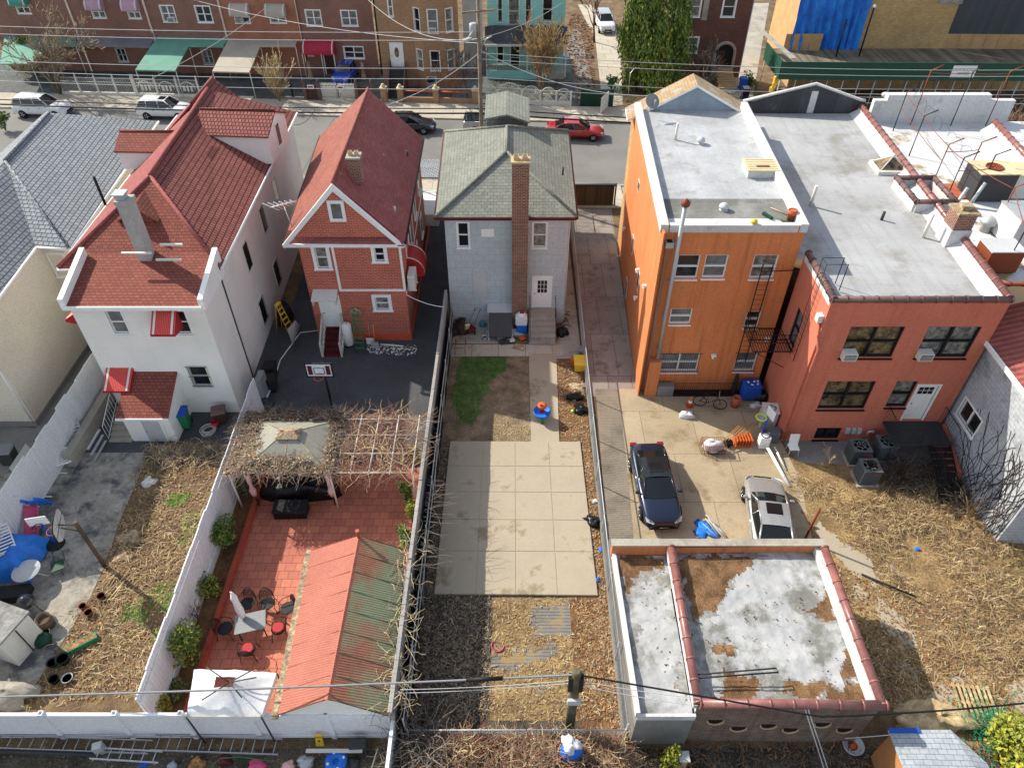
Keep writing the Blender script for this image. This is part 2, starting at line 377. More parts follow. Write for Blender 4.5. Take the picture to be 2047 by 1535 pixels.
D('leaf_green', col='55843c', col2='3a6430', rough=.7, var=.3, vs=3, fine=.3, bump=0)
D('leaf_yellow', col='b0a026', col2='6c8428', rough=.7, var=.3, vs=3, fine=.3, bump=0)
D('leaf_lime', col='a3a832', col2='7c8c2c', rough=.7, var=.2, vs=3, bump=0)
D('leaf_arbor', col='5a7a2c', col2='35541f', rough=.75, var=.35, vs=1.5, fine=.3, bump=0)
D('leaf_orange', col='a5742a', col2='7a7a30', rough=.7, var=.3, vs=3, bump=0)
D('bark', col='6b5a4a', col2='4c3e32', rough=.95, var=.2, bump=.6, bs=20)
D('polewood', col='8d8069', col2='6c6150', rough=.95, var=.2, bump=.6, bs=20)
D('polewood_dark', col='6e674c', col2='4a4634', rough=.95, var=.25, bump=.6, bs=20)
D('bag_black', col='131314', rough=.35, bump=.6, bs=9); D('bag_white', col='c8cacc', rough=.4, bump=.6, bs=9)
D('tarp_grey', col='9aa0a6', rough=.7, var=.1, bump=.3, bs=5); D('tarp_dark', col='4a4a4c', rough=.7, var=.15, bump=.2)
D('canopy_grey', col='8c8a7c', rough=.8, var=.1); D('canopy_white', col='d6d6d4', rough=.75, var=.05, bump=.15, bs=3)
D('acgrey', col='5e6466', rough=.6, var=.1); D('paint_blue', col='1a2740', rough=.3, coat=1, var=.03, bump=0, metal=.4)
D('paint_silver', col='a8a8a6', rough=.35, coat=1, var=.03, bump=0, metal=.5); D('paint_white', col='dcdedf', rough=.35, coat=1, var=.02, bump=0)
D('paint_red', col='b00d1c', rough=.3, coat=1, var=.03, bump=0, metal=.2); D('paint_dark', col='24282a', rough=.3, coat=1, var=.03, bump=0, metal=.4)
D('paint_brtblue', col='0c3fae', rough=.3, coat=1, var=.03, bump=0); D('carglass', col='14191c', rough=.06, spec=.7, bump=0, var=.1)
D('lampclear', col='c9cfd2', rough=.15, spec=.7, bump=0); D('lampred', col='8f0d12', rough=.2, spec=.6, bump=0)

# ------------------------------------------------ structure helpers
def flat(name, pts, mat, z=.0, kind='structure', thick=0, label=None):
    m = MB(); p = [(q[0], q[1]) for q in pts]
    if thick: m.prism(p, z-thick, z)
    else:
        a = sum(p[i][0]*p[(i+1)%len(p)][1]-p[(i+1)%len(p)][0]*p[i][1] for i in range(len(p)))
        if a < 0: p = p[::-1]
        m.poly([(x, y, z) for x, y in p])
    o = m.build(name, mat); tag(o, label, kind=kind); return o
def pix(*uv): return [P(a, b) for a, b in uv]
def wall(mb, O, U, W, H, holes=(), m=0, depth=.12, mr=None):
    """wall sheet with real openings and reveals. O bottom-left seen from outside, U along; holes (x0,z0,x1,z1)"""
    O = V(O); U = V(U).normalized(); Z = V((0,0,1)); N = U.cross(Z)
    xs = sorted({0., W, *[h[0] for h in holes], *[h[2] for h in holes]}); zs = sorted({0., H, *[h[1] for h in holes], *[h[3] for h in holes]})
    for i in range(len(xs)-1):
        for j in range(len(zs)-1):
            cx = (xs[i]+xs[i+1])/2; cz = (zs[j]+zs[j+1])/2
            if any(h[0] < cx < h[2] and h[1] < cz < h[3] for h in holes): continue
            mb.poly([O+U*xs[i]+Z*zs[j], O+U*xs[i+1]+Z*zs[j], O+U*xs[i+1]+Z*zs[j+1], O+U*xs[i]+Z*zs[j+1]], m)
    for x0, z0, x1, z1 in holes:
        a = [O+U*x+Z*z for x, z in ((x0,z0),(x1,z0),(x1,z1),(x0,z1))]; b = [q-N*depth for q in a]
        for k in range(4): mb.poly([a[k], a[(k+1)%4], b[(k+1)%4], b[k]], m if mr is None else mr)
def fb(mb, O, U, x0, z0, x1, z1, d0, d1, m=0):
    """box on a facade: x,z along the face, d outwards"""
    O = V(O); U = V(U).normalized(); Z = V((0,0,1)); N = U.cross(Z)
    vs = [O+U*x+Z*z+N*d for z in (z0,z1) for x,d in ((x0,d1),(x1,d1),(x1,d0),(x0,d0))]
    mb.mesh(vs, [(0,3,2,1),(4,5,6,7),(0,1,5,4),(1,2,6,5),(2,3,7,6),(3,0,4,7)], m)
def window(parent, O, U, r, style='dh', frame='white', glass='glass', trim=.09, sill=True, bars=None, depth=.12, ac=None, lab=None, muntin=None, proud=.03):
    x0, z0, x1, z1 = r; f = MB()
    # casing around
    for a in ((x0-trim,z1,x1+trim,z1+trim),(x0-trim,z0-trim*(.6 if sill else 1),x1+trim,z0),(x0-trim,z0,x0,z1),(x1,z0,x1+trim,z1)):
        if trim > 0: fb(f, O, U, *a, -.02, proud)
    if sill: fb(f, O, U, x0-trim-.04, z0-.1, x1+trim+.04, z0-.05, -.01, proud+.06)
    t = .045
    n = 2 if style in ('pair','slider') else (3 if style == 'triple' else 1)
    for k in range(n):
        a = x0+(x1-x0)*k/n; b = x0+(x1-x0)*(k+1)/n
        fb(f,O,U,a,z0,a+t,z1,-depth+.005,-.045); fb(f,O,U,b-t,z0,b,z1,-depth+.005,-.045)
        fb(f,O,U,a+t,z0,b-t,z0+t,-depth+.005,-.045); fb(f,O,U,a+t,z1-t,b-t,z1,-depth+.005,-.045)
        if style in ('dh','pair','triple'): zc = (z0+z1)/2; fb(f,O,U,a+t,zc-.03,b-t,zc+.03,-depth+.005,-.04)
        if muntin:
            for q in range(1, muntin[0]): xx = a+(b-a)*q/muntin[0]; fb(f,O,U,xx-.012,z0+t,xx+.012,z1-t,-depth+.004,-.06)
            for q in range(1, muntin[1]): zz = z0+(z1-z0)*q/muntin[1]; fb(f,O,U,a+t,zz-.012,b-t,zz+.012,-depth+.004,-.06)
    w = f.build('window', frame, parent)
    if lab: w['label'] = lab
    g = MB(); fb(g, O, U, x0, z0, x1, z1, -depth-.02, -depth+.015); g.build('pane', glass, w)
    if bars:
        b = MB(); nb = max(3, int((x1-x0)/.12))
        for k in range(nb+1): xx = x0+(x1-x0)*k/nb; b.tube([fp(O,U,xx,z0-.08,.06),fp(O,U,xx,z1+.06,.06)], .009, 0, 4)
        for q in range(bars): zz = z0+(z1-z0)*q/(bars-1) ; b.tube([fp(O,U,x0-.12,zz,.05),fp(O,U,x1+.12,zz,.05)], .013, 0, 4)
        b.build('window_guard', 'iron', w)
    if ac:
        b = MB(); fb(b,O,U,ac[0],z0+.02,ac[0]+.6,z0+.42,-.1,.32); fb(b,O,U,ac[0]+.05,z0+.07,ac[0]+.55,z0+.37,.315,.33,1)
        for q in range(6): zz = z0+.1+q*.045; fb(b,O,U,ac[0]+.06,zz,ac[0]+.54,zz+.012,.33,.338,0)
        b.build('air_conditioner', ['offwhite','dkgrey'], w)
    return w
def fp(O, U, x, z, d=0.):
    O = V(O); U = V(U).normalized(); return O+U*x+V((0,0,1))*z+U.cross(V((0,0,1)))*d
def door(parent, O, U, r, col='white', frame='white', lights=None, depth=.1, trim=.1, name='door'):
    x0,z0,x1,z1 = r; f = MB()
    for a in ((x0-trim,z1,x1+trim,z1+trim),(x0-trim,z0,x0,z1),(x1,z0,x1+trim,z1)): fb(f,O,U,*a,-.03,.035,0)
    fb(f,O,U,x0,z0,x1,z1,-depth,-depth+.05,1)
    d = .0
    if lights:
        lx0,lz0,lx1,lz1,nx,nz = lights
        for i in range(nx):
            for j in range(nz):
                a = lx0+(lx1-lx0)*i/nx; b = lx0+(lx1-lx0)*(i+1)/nx; c = lz0+(lz1-lz0)*j/nz; e = lz0+(lz1-lz0)*(j+1)/nz
                fb(f,O,U,a+.015,c+.015,b-.015,e-.015,-depth+.03,-depth+.056,2)
    for c,e in (((.12),(.42)),):   # lower panel mouldings
        h = z1-z0; w = x1-x0
        for (a,b) in ((.12,.46),(.54,.88)):
            fb(f,O,U,x0+w*a,z0+h*c,x0+w*b,z0+h*e,-depth+.04,-depth+.058,1)
    o = f.build(name, [frame, col, 'glass'], parent)
    k = MB(); q = fp(O,U,x0+.09 if name=='door' else x1-.09,(z0+z1)/2-.05,-depth+.1); k.lathe([(.0,-.03),(.035,-.02),(.035,.02),(0,.03)],q,0,8); k.build('door_knob','metal',o)
    return o
def wr(O, U, tl, br, mode='Y'):
    """facade rectangle from two surveyed corners lying on the wall plane"""
    O = V(O); U = V(U).normalized()
    def hit(p):
        a,b,d = _ray(*p); D_ = V((a,b,d)); N = U.cross(V((0,0,1))); C_ = V((0,0,CAMH))
        t = (O-C_).dot(N)/D_.dot(N); q = C_+D_*t-O
        return q.dot(U), q.z
    a = hit(tl); b = hit(br); return (min(a[0],b[0]), min(a[1],b[1]), max(a[0],b[0]), max(a[1],b[1]))

D('chimney_grey', col='a3a29e', rough=.85, var=.1, bump=.2, streak=.3)
D('front_shade_paving', col='5d625f', col2='4c504e', rough=.9, var=.2, bump=.3)  # base colour darkened to hold the houses' shade on the front yards
D('lawn_green', col='5f7a38', col2='4c5c2c', rough=.95, var=.25, vs=1., fine=.5, fs=20, bump=.9, bs=26)
D('lawn_dead', col='8f7c62', col2='6b5a45', rough=.95, var=.25, vs=.8, fine=.5, fs=20, bump=.9, bs=26)
from mathutils import noise as NZ
def fbm(x,y,s=1.,o=4): return NZ.fractal(V((x*s,y*s,3.7)),.8,2.1,o)
def patchgrid(name, poly, zf, zones, mats, cell, parent=None, seed=0, wob=.25, nsc=1.6, wrinkle=None):
    """sheet split into small cells; a cell takes a zone's material when it lies inside the zone's ragged outline"""
    xs = [p[0] for p in poly]; ys = [p[1] for p in poly]; x0,x1,y0,y1 = min(xs),max(xs),min(ys),max(ys)
    nx,ny = int((x1-x0)/cell)+1,int((y1-y0)/cell)+1; m = MB(); idx = {}
    def vt(i,j):
        if (i,j) not in idx:
            x,y = x0+i*cell,y0+j*cell; idx[(i,j)] = len(m.v); z = zf(x,y) if callable(zf) else zf
            if wrinkle: z += wrinkle(x,y)
            m.v.append((x,y,z))
        return idx[(i,j)]
    for i in range(nx):
        for j in range(ny):
            cx_,cy_ = x0+(i+.5)*cell,y0+(j+.5)*cell
            if not inpoly(cx_,cy_,poly): continue
            wx = cx_+wob*fbm(cx_+seed,cy_,nsc); wy = cy_+wob*fbm(cx_,cy_+seed+9,nsc); mi = 0
            for k,(zp,mk) in enumerate(zones):
                if inpoly(wx,wy,zp): mi = mk
            m.f.append((vt(i,j),vt(i+1,j),vt(i+1,j+1),vt(i,j+1))); m.m.append(mi); m.sm.append(bool(wrinkle))
    return m.build(name,mats,parent)
def inpoly(x,y,pl):
    c = False; n = len(pl)
    for i in range(n):
        x1,y1 = pl[i][0],pl[i][1]; x2,y2 = pl[(i+1)%n][0],pl[(i+1)%n][1]
        if (y1 > y) != (y2 > y) and x < (x2-x1)*(y-y1)/(y2-y1)+x1: c = not c
    return c
# ------------------------------------------------ ground (street grid turned a little from the yards)
SL = -.061
def SY(x, off): return off + SL*x
def band(name, o0, o1, mat, z, x0=-90, x1=90, **k):
    return flat(name, [(x0, SY(x0,o0)), (x1, SY(x1,o0)), (x1, SY(x1,o1)), (x0, SY(x0,o1))], mat, z, **k)
flat('ground', [(-500,-200),(500,-200),(500,700),(-500,700)], 'dirt', 0)
band('street', 50.8, 62.2, 'asphalt', .008)
band('kerb', 62.2, 62.4, 'concrete', .13, thick=.2); band('kerb', 50.6, 50.8, 'concrete', .13, thick=.2)
band('sidewalk', 62.4, 65.6, 'sidewalk', .12, thick=.15); band('sidewalk', 47.3, 50.6, 'sidewalk', .12, thick=.15, x1=8.2)
band('sidewalk', 47.3, 50.6, 'sidewalk', .12, thick=.15, x0=14)
band('driveway', 47.3, 50.6, 'concrete', .05, x0=8.2, x1=14)
flat('front_yard', [(-70,SY(-70,65.6)),(-9,SY(-9,65.6)),(-9,76),(-70,80)], 'front_shade_paving', .1)
flat('front_yard', [(-9,SY(-9,65.6)),(6,SY(6,65.6)),(6,80),(-9,80)], 'front_shade_paving', .09)
flat('side_path', pix((1145,215),(1195,215),(1160,60),(1130,60)), 'foundation', .012)
flat('driveway', pix((1205,215),(1245,210),(1240,70),(1180,10),(1155,10),(1190,80)), 'sidewalk', .012)
flat('driveway', [(16.5,66),(22,66),(32,98),(26,98)], 'concrete', .012)
# white-house yard
flat('blacktop_yard', pix((195,650),(560,650),(545,905),(142,905)), 'blacktop', .014)
flat('concrete_patio', pix((120,905),(298,905),(268,975),(240,1040),(210,1130),(180,1195),(130,1275),(70,1370),(30,1400),(-120,1400),(-120,1000)), 'patiogrey', .014)
flat('side_path', pix((0,850),(72,856),(170,690),(200,690),(60,905),(0,960)), 'foundation', .012)
# asphalt yard of the brick house and the strips beside it
flat('blacktop_yard', [(-12.6,22.4),(-3.7,22.4),(-3.7,47.6),(-5.9,47.6),(-5.9,48),(-13.3,48.2),(-13.3,30),(-12.6,26)], 'blacktop', .01)
# red tiled patio, curb and bed
flat('tiled_patio', [(-11.5,10.4),(-11.5,22.4),(-3.8,22.4),(-3.8,10.4)], 'redtile', .012)
flat('planting_bed', [(-12.3,10.3),(-12.3,22.4),(-11.6,22.4),(-11.6,10.3)], 'mulch', .03)
flat('kerb', [(-11.62,10.4),(-11.42,10.4),(-11.42,21.8),(-11.62,21.8)], 'curbred', .28, thick=.3)
# gray-house yard
tag(patchgrid('lawn', [(-3.45,24.0),(1.0,24.0),(1.0,30.6),(-3.45,30.6)], .012, [(pix((935,707),(1022,708),(1015,738),(985,752),(968,795),(950,800),(958,840),(925,850),(905,800),(908,740)),1)], ['lawn_dead','lawn_green'], .09, seed=3, wob=.5), kind='structure')
flat('rear_yard', [(-3.6,9.6),(3.9,9.6),(3.9,24),(-3.6,24)], 'darkyard', .008)  # dark soil colour carries the grey fence's shade on the left strip
tag(patchgrid('bare_ground', pix((985,1195),(1225,1195),(1245,1440),(975,1440)), .0125, [(pix((1075,1212),(1160,1205),(1162,1245),(1150,1275),(1068,1275),(1055,1240)),1),(pix((985,1318),(1030,1302),(1130,1292),(1090,1322),(1000,1345),(960,1340)),1),(pix((1040,1375),(1100,1372),(1095,1385),(1040,1385)),1)], ['weedsoil','boards'], .07, seed=6, wob=.35), kind='structure')  # lighter soil begins at the fence's shadow line, painting the sunny side
flat('mulch_strip', [(2.3,9.7),(3.85,9.7),(3.85,30.2),(2.3,30.2)], 'mulch', .013)
flat('path', pix((1057,708),(1112,708),(1118,884),(1062,884)), 'slab', .06, thick=.08)
flat('path', pix((905,690),(1125,690),(1125,713),(900,713)), 'sidewalk', .055, thick=.08)
flat('side_path', [(2.2,30.2),(3.85,30.2),(3.85,46),(2.9,46),(2.9,33)], 'concrete', .03)
flat('side_path', [(-3.5,31.5),(-.8,31.5),(-.8,33.6),(-3.5,33.6)], 'concrete', .03)
m = MB()
a, b, c, d = [V(q) for q in pix((900,884),(1160,885),(1195,1192),(868,1189))]
xs = [a.x, -2.0+0, -.05-.6, .9+.05, b.x]; fx = [0,.305,.5,.745,1]; fx = [0,.255,.50,.755,1]
fy = [0,.19,.375,.56,.755,1]
for i in range(4):
    for j in range(5):
        def q(s, t): return (a.lerp(b,s)).lerp(d.lerp(c,s), t)
        e = .0028; f_ = .002
        p = [q(fx[i]+e,fy[j]+f_), q(fx[i+1]-e,fy[j]+f_), q(fx[i+1]-e,fy[j+1]-f_), q(fx[i]+e,fy[j+1]-f_)]
        m.prism([(w.x,w.y) for w in p], .0, .10)
m.prism([(w.x,w.y) for w in (a,b,c,d)], 0, .085)
tag(m.build('concrete_slab','slab'), kind='structure')
def blob(name, pts, mat, z, n=5, amp=.12, seed=1):
    r = random.Random(seed); o = []
    for i in range(len(pts)):
        p = V(pts[i][:2]); q = V(pts[(i+1)%len(pts)][:2])
        for k in range(n):
            w = p.lerp(q, k/n); o.append((w.x+r.uniform(-amp,amp), w.y+r.uniform(-amp,amp)))
    return flat(name, o, mat, z)
# right hand driveway and parking pad
flat('driveway', [(4.05,27.2),(6.55,27.2),(7.2,47.4),(4.3,47.4)], 'driveway', .009)
flat('parking_pad', pix((1192,778),(1560,778),(1560,880),(1600,960),(1625,1085),(1215,1085)), 'pad', .0135)
flat('ribbed_paving', pix((1190,778),(1237,778),(1268,1085),(1215,1085)), 'ribbed', .017)
flat('side_path', pix((1545,860),(1890,860),(1905,935),(1600,925)), 'foundation', .014)
flat('weedy_lot', pix((1560,905),(2120,905),(2300,1535),(1900,1535),(1690,1330),(1640,1100)), 'weedsoil', .007)
tag(patchgrid('concrete_patch', pix((1600,1020),(1760,1100),(1900,1260),(2120,1340),(2140,1470),(1840,1460),(1790,1330),(1700,1180)), .016, [(pix(*q),1) for q in (((1622,1035),(1690,1090),(1752,1125),(1745,1165),(1690,1140),(1638,1100)),((1765,1140),(1830,1138),(1840,1150),(1780,1152)),((1740,1190),(1790,1215),(1835,1290),(1810,1300),(1755,1235)),((1870,1352),(1930,1340),(1928,1395),(1885,1415),(1845,1385)),((2005,1355),(2120,1360),(2120,1460),(2030,1430)),((1700,1170),(1730,1180),(1720,1200)),((1790,1310),(1815,1305),(1830,1350),(1800,1345)))], ['weedsoil','slab'], .1, seed=5, wob=.45), kind='structure')
flat('back_lane', [(-40,2),(40,2),(40,9.7),(-40,9.7)], 'darkyard', .012)
# ------------------------------------------------ near houses
UX = V((1,0,0))
def coping(mb, a, b, r=.14, m=0, step=.62):
    a = V(a); b = V(b); L_ = (b-a).length; n = max(1, round(L_/step)); d = (b-a)/n
    mb.tube([a, b], r, m, 10)
    for i in range(n+1):
        c = a+d*i; e = d.normalized()*.035
        mb.tube([c-e, c+e], r+.022, m, 10)
def cube_chimney(parent, c, w, d, z0, z1, mat, pots=2, cap='concrete'):
    m = MB(); x, y = c; m.box(x-w/2,y-d/2,z0,x+w/2,y+d/2,z1)
    m.box(x-w/2-.05,y-d/2-.05,z1-.0,x+w/2+.05,y+d/2+.05,z1+.09,1)
    for i in range(pots):
        px = x-w/2+w*(i+.5)/pots; s = min(w/pots,d)*.3
        for sx,sy,ex,ey in ((-1,-1,1,-.7),(-1,.7,1,1),(-1,-.7,-.7,.7),(.7,-.7,1,.7)): m.box(px+s*sx,y+s*sy,z1+.09,px+s*ex,y+s*ey,z1+.3,2)
    return m.build('chimney', [mat, cap, 'tan'], parent)
def vent(parent, p, h=.5, r=.06, mat='galv', hat=False, loc=None):
    m = MB(); m.lathe([(r,0),(r,h)], p, 0, 10)
    if hat: m.lathe([(r*1.2,h-.02),(r*2.6,h+.02),(r*2.4,h+.12),(r*1.2,h+.22),(0.01,h+.24)], p, 0, 14); m.lathe([(r*2.4,0),(r*1.3,.08)], p, 0, 12)
    return m.build('roof_vent', mat, parent)

# ---- grey-roofed beige house, far left
t = thing('beige_house', 'beige sided house with grey shingle roof at the left edge', 'house', (-26, 38, 0))
A = V(P(97,226,8.6)); B = V(P(10,322,8.6)); C_ = V(P(139,497,6.5)); D_ = V(P(316,242,6.5)); E_ = V(P(71,492,6.5)); F_ = V(P(0,588,6.5))
dF = (F_-E_).normalized(); F2 = E_+dF*9; G = V((-27.2, F2.y, 8.3)); G2 = V((-31.2, F2.y, 6.6))
L1 = V((-31, B.y-3.2, 6.5)); L2 = V((-31.5, A.y+5, 6.5)); AF = A+V((-.2,1.5,0))
m = MB()
m.slab([A, B, C_, D_], .14); m.slab([B, E_, C_], .14); m.slab([B, G, F2, E_], .14)
m.slab([B, A, L2, L1], .14); m.slab([G, B, L1, G2], .14); m.slab([A, D_, L2], .14)
m.tube([A+V((0,0,.02)), B+V((0,0,.02))], .1, 0, 6); m.tube([B, C_], .07, 0, 6); 
rf = m.build('roof', ['shingle_grey'], t)
g = MB(); g.tube([D_+V((.03,0,-.06)), C_+V((.03,0,-.06))], .07, 0, 6); g.tube([C_+V((0,-.03,-.06)), E_+V((0,-.03,-.06))], .07, 0, 6); g.tube([E_+V((.04,0,-.06)), F2+V((.04,0,-.06))], .07, 0, 6)
g.tube([(F_.x-.3,25.1,6.3),(F_.x-.25,25.1,.2)], .05, 0, 6); g.build('gutter', 'white', t)
q = V(P(95,283,7.9)); vb = MB(); vb.ob(q, (.5,.4,.22), .4, 0, .3); vb.build('roof_vent', 'galv', rf)
m = MB(); wx = -23.75
wall(m, (wx,25.1,0), (0,1,0), 6.3, 6.5); wall(m, (-31,25.1,0), UX, -wx*-1+31, 6.5) if False else wall(m, (-31,25.1,0), UX, 31+wx, 6.5)
ww = wr((wx,31.4,0), UX, (92,500), (122,536)); r1 = ww
wall(m, (wx,31.4,0), UX, 1.0, 6.5); 
wall(m, (wx+1.0,31.4,0), UX, .01, 6.5)
wall(m, (-22.75,31.4,0), (-.055,1,0), 15.5, 6.5)
m.box(-31,25.05,0,wx+.06,31.4,.32,1)
w_ = m.build('wall', ['siding_beige','foundation'], t)
O = (wx,31.4,0); window(t, (wx,31.395,0), UX, (.12,4.7,.86,6.0), muntin=(3,3), frame='white', glass='glass')

# ---- white sided house with red roof
t = thing('white_house', 'white sided house with steep red shingle roof and dormers', 'house', (-17, 36, 0))
ze, zr = 7.3, 9.75
A = V(P(440,534,ze)); Bf = V(P(592,224,ze)); Lr = V(P(115,536,ze)); Lf = Lr+(Bf-A)*.98
R1 = V(P(300,352,zr)); R2 = V(P(414,178,zr))
m = MB()
m.slab([A, Bf, R2, R1], .15); m.slab([Lr, A, R1], .15, 1); m.slab([Lr, R1, R2, Lf], .15, 2); m.slab([R2, Bf, Lf], .15, 2)
m.tube([R1+V((0,0,.03)),R2+V((0,0,.03))], .11, 2, 6); m.tube([R1,A+V((0,0,.05))], .09, 2, 6); m.tube([R1,Lr+V((0,0,.05))], .09, 2, 6)
rf = m.build('roof', ['shingle_redtile','shingle_red','shingle_redflat'], t)
# front gable wing running out over the porch
m = MB(); x0, x1 = R2.x-1.9, R2.x+1.6; yf = P(430,155,zr+.1)[1]; yb = R2.y-2.5; ez = zr-1.45; cx = P(427,153,zr+.1)[0]
m.slab([(cx,yb,zr+.1),(x1,yb,ez),(x1,yf,ez),(cx,yf,zr+.1)], .13); m.slab([(cx,yb,zr+.1),(cx,yf,zr+.1),(x0,yf,ez),(x0,yb,ez)], .13)
m.tube([(cx,yb,zr+.12),(cx,yf,zr+.12)], .09, 0, 6)
m.build('roof', 'shingle_redtile', t)
m = MB(); m.box(x0+.15,yb+1,5.5,x1-.15,yf-.2,ez-.02); m.build('wall', 'siding_white', t)
# right dormer
def dormer(name, a_in, a_out, hw, zt, drop, base, mat, label=None):
    """gable dormer: ridge from a_in (in the roof) to a_out (face); hw half width along the roof"""
    ai = V(a_in); ao = V(a_out); d = (ao-ai); d.z = 0; d.normalize(); s = V((-d.y, d.x, 0))
    dm = MB(); ov = d*.12; up = V((0,0,1))
    for sg in (1,-1):
        dm.slab([ai, ao+ov, ao+ov+s*sg*(hw+.12)-up*drop, ai+s*sg*(hw+.12)-up*drop], .09, 0)
    dm.tube([ai+up*.02, ao+ov+up*.02], .06, 0, 6)
    o = dm.build('dormer', [mat], t); 
    if label: o['label'] = label
    wm = MB(); zt_ = ao.z-drop-.03
    b0 = ao+s*hw; b1 = ao-s*hw
    L0 = ai+s*hw; L1 = ai-s*hw
    # cheeks and face go down to the main roof
    wm.poly([(b0.x,b0.y,base),(b1.x,b1.y,base),(b1.x,b1.y,zt_),(ao.x,ao.y,ao.z-.05),(b0.x,b0.y,zt_)])
    wm.poly([(L1.x,L1.y,base),(b1.x,b1.y,base),(b1.x,b1.y,zt_),(L1.x,L1.y,zt_)]); wm.poly([(L0.x,L0.y,base),(b0.x,b0.y,base),(b0.x,b0.y,zt_),(L0.x,L0.y,zt_)])
    wm.build('cheek_wall', 'siding_white', o)
    return o, ao, d, s
cx0 = (R1.x+R2.x)/2
zd = 9.8
yo = V(P(545,222,zd)); yin = V((cx0+.2, yo.y+.3, zd))
o, ao, d_, s_ = dormer('dormer', yin, yo, 1.6, zd, .75, ze+.1, 'shingle_redtile', 'wide dormer with white face and tall window')
O = ao+d_*.012-s_*0; U_ = V((-d_.y, d_.x, 0)); window(o, (O.x,O.y,0), U_, (-.28,ze+.55,.28,zd-.75), depth=.0, proud=.04)
zd2 = 9.2; yo = V(P(243,262,zd2)); yin = V((cx0-.2,yo.y-.1,zd2))
dormer('dormer', yin, yo, 1.15, zd2, .6, ze+.2, 'shingle_red', 'narrow dormer with hipped red cap')
# rear attic window in small gable
q = V(P(266,452,8.2)); dm = MB(); dx = .95
ap = V((q.x+.45, q.y-.25, 9.35)); bk = V((q.x+.45, q.y+1.9, 9.35))
for sg in (1,-1): dm.slab([ap, bk, bk+V((sg*dx,0,-.75)), ap+V((sg*dx,0,-.75))], .09)
dm2 = dm.build('dormer', 'shingle_red', t)
m = MB(); m.box(ap.x-.7, ap.y+.1, 7.5, ap.x+.7, ap.y+.2, 8.6); m.poly([(ap.x-.7,ap.y+.1,8.6),(ap.x+.7,ap.y+.1,8.6),(ap.x,ap.y+.1,9.25)]); m.build('cheek_wall', 'shingle_red', dm2)
window(dm2, (ap.x-.75,ap.y+.095,0), UX, (.15,7.65,.85,8.6), depth=.0, proud=.04)
# tall stucco chimney leaning against the roof
m = MB(); cb = PY(312,500,28.9); ct = PY(272,398,28.9)
x = -17.0; m.box(x-.29,28.4,6.6,x+.29,29.0,10.4); m.box(x-.34,28.35,10.4,x+.34,29.05,10.58); ch = m.build('chimney', 'chimney_grey', t)
m = MB(); m.box(x-.3,28.5,10.58,x+.1,28.9,10.8); m.box(x-.37,28.42,10.8,x+.17,28.98,10.86); m.build('chimney_cap', 'galv', ch)
m = MB()
for (u, v, w_) in ((276,504,1.35),(345,487,1.0),(340,517,1.15)): q = V(PY(u, v, 28.1)); m.box(q.x-w_/2, 27.9, q.z, q.x+w_/2, 28.0, q.z+.08)
m.build('snow_guard', 'offwhite', rf)
# walls
m = MB(); O1 = (A.x-.35, A.y+.35, 0); U1 = (Bf-A).normalized(); Lw = (Bf-A).length-.6
wall(m, O1, U1, Lw, ze); wall(m, (Lr.x+.35, Lr.y+.35, 0), UX, A.x-Lr.x-.7, ze); 
UL = V((-U1.x,-U1.y,0)); o_ = V((Lr.x+.35,Lr.y+.35,0))+U1*Lw; wall(m, o_, UL, Lw, ze)
m.build('wall', ['stucco_white'], t)
for (u,v,w_,h_,b_) in ((526,438,.75,1.5,0),(494,512,.75,1.5,0),(553,545,.75,1.4,3),(525,620,.75,1.4,3),(550,380,.7,1.3,0),(541,690,.8,1.2,3)):
    r_ = wr(O1, U1, (u,v), (u,v)); window(t, V(O1)+V((.012,0,0)), U1, (r_[0]-w_/2, r_[1]-h_/2, r_[0]+w_/2, r_[1]+h_/2), depth=.0, trim=.07, bars=b_, sill=False, frame='offwhite')
g = MB(); g.tube([A+V((.05,0,-.08)), Bf+V((.05,0,-.08))], .07, 0, 6); g.tube([Lr+V((0,-.05,-.08)), A+V((-7.0,-.05,-.08))], .06, 0, 6); g.tube([(A.x-.28,A.y+.3,ze-.2),(A.x-.3,A.y+.3,.1)], .05, 1, 6)
g.tube([Lr+V((-.05,0,-.08)), Lf+V((-.05,0,-.08))], .07, 0, 6); g.build('gutter', ['white','dkgrey'], t)
# rear extension
xl, xr, yr, zt = -19.85, -13.85, 26.05, 6.84; O2 = (xl, yr, 0)
w1 = wr(O2, UX, (209,622), (260,666)); w2 = wr(O2, UX, (338,626), (375,677)); w2 = (w2[0], w1[1], w2[0]+(w1[2]-w1[0]), w1[3]); w3 = wr(O2, UX, (374,733), (424,771))
m = MB(); wall(m, O2, UX, xr-xl, zt-.05, [w1, w2, w3]); wall(m, (xr,yr,0), (0,1,0), A.y+.35-yr, zt+.3); wall(m, (xl,A.y+.35,0), (0,-1,0), A.y+.35-yr, zt)
m.build('wall', 'siding_white', t)
window(t, O2, UX, w1, glass='glass_blind'); window(t, O2, UX, w2); window(t, O2, UX, w3, bars=3, frame='offwhite', sill=False)
m = MB(); m.slab([(xl-.1,yr-.25,zt),(xr+.1,yr-.25,zt),(xr+.1,A.y+.9,ze+.45),(xl-.1,A.y+.9,ze+.45)], .1); m.build('roof', 'shingle_red', t)
m = MB()
for x in (xl-.18, xr-.02):
    m.mesh([(x,yr-.25,zt-.2),(x+.24,yr-.25,zt-.2),(x+.24,A.y+.5,zt-.2),(x,A.y+.5,zt-.2),(x,yr-.25,zt+.4),(x+.24,yr-.25,zt+.4),(x+.24,A.y+.5,ze+.75),(x,A.y+.5,ze+.75)],[(0,3,2,1),(4,5,6,7),(0,1,5,4),(1,2,6,5),(2,3,7,6),(3,0,4,7)])
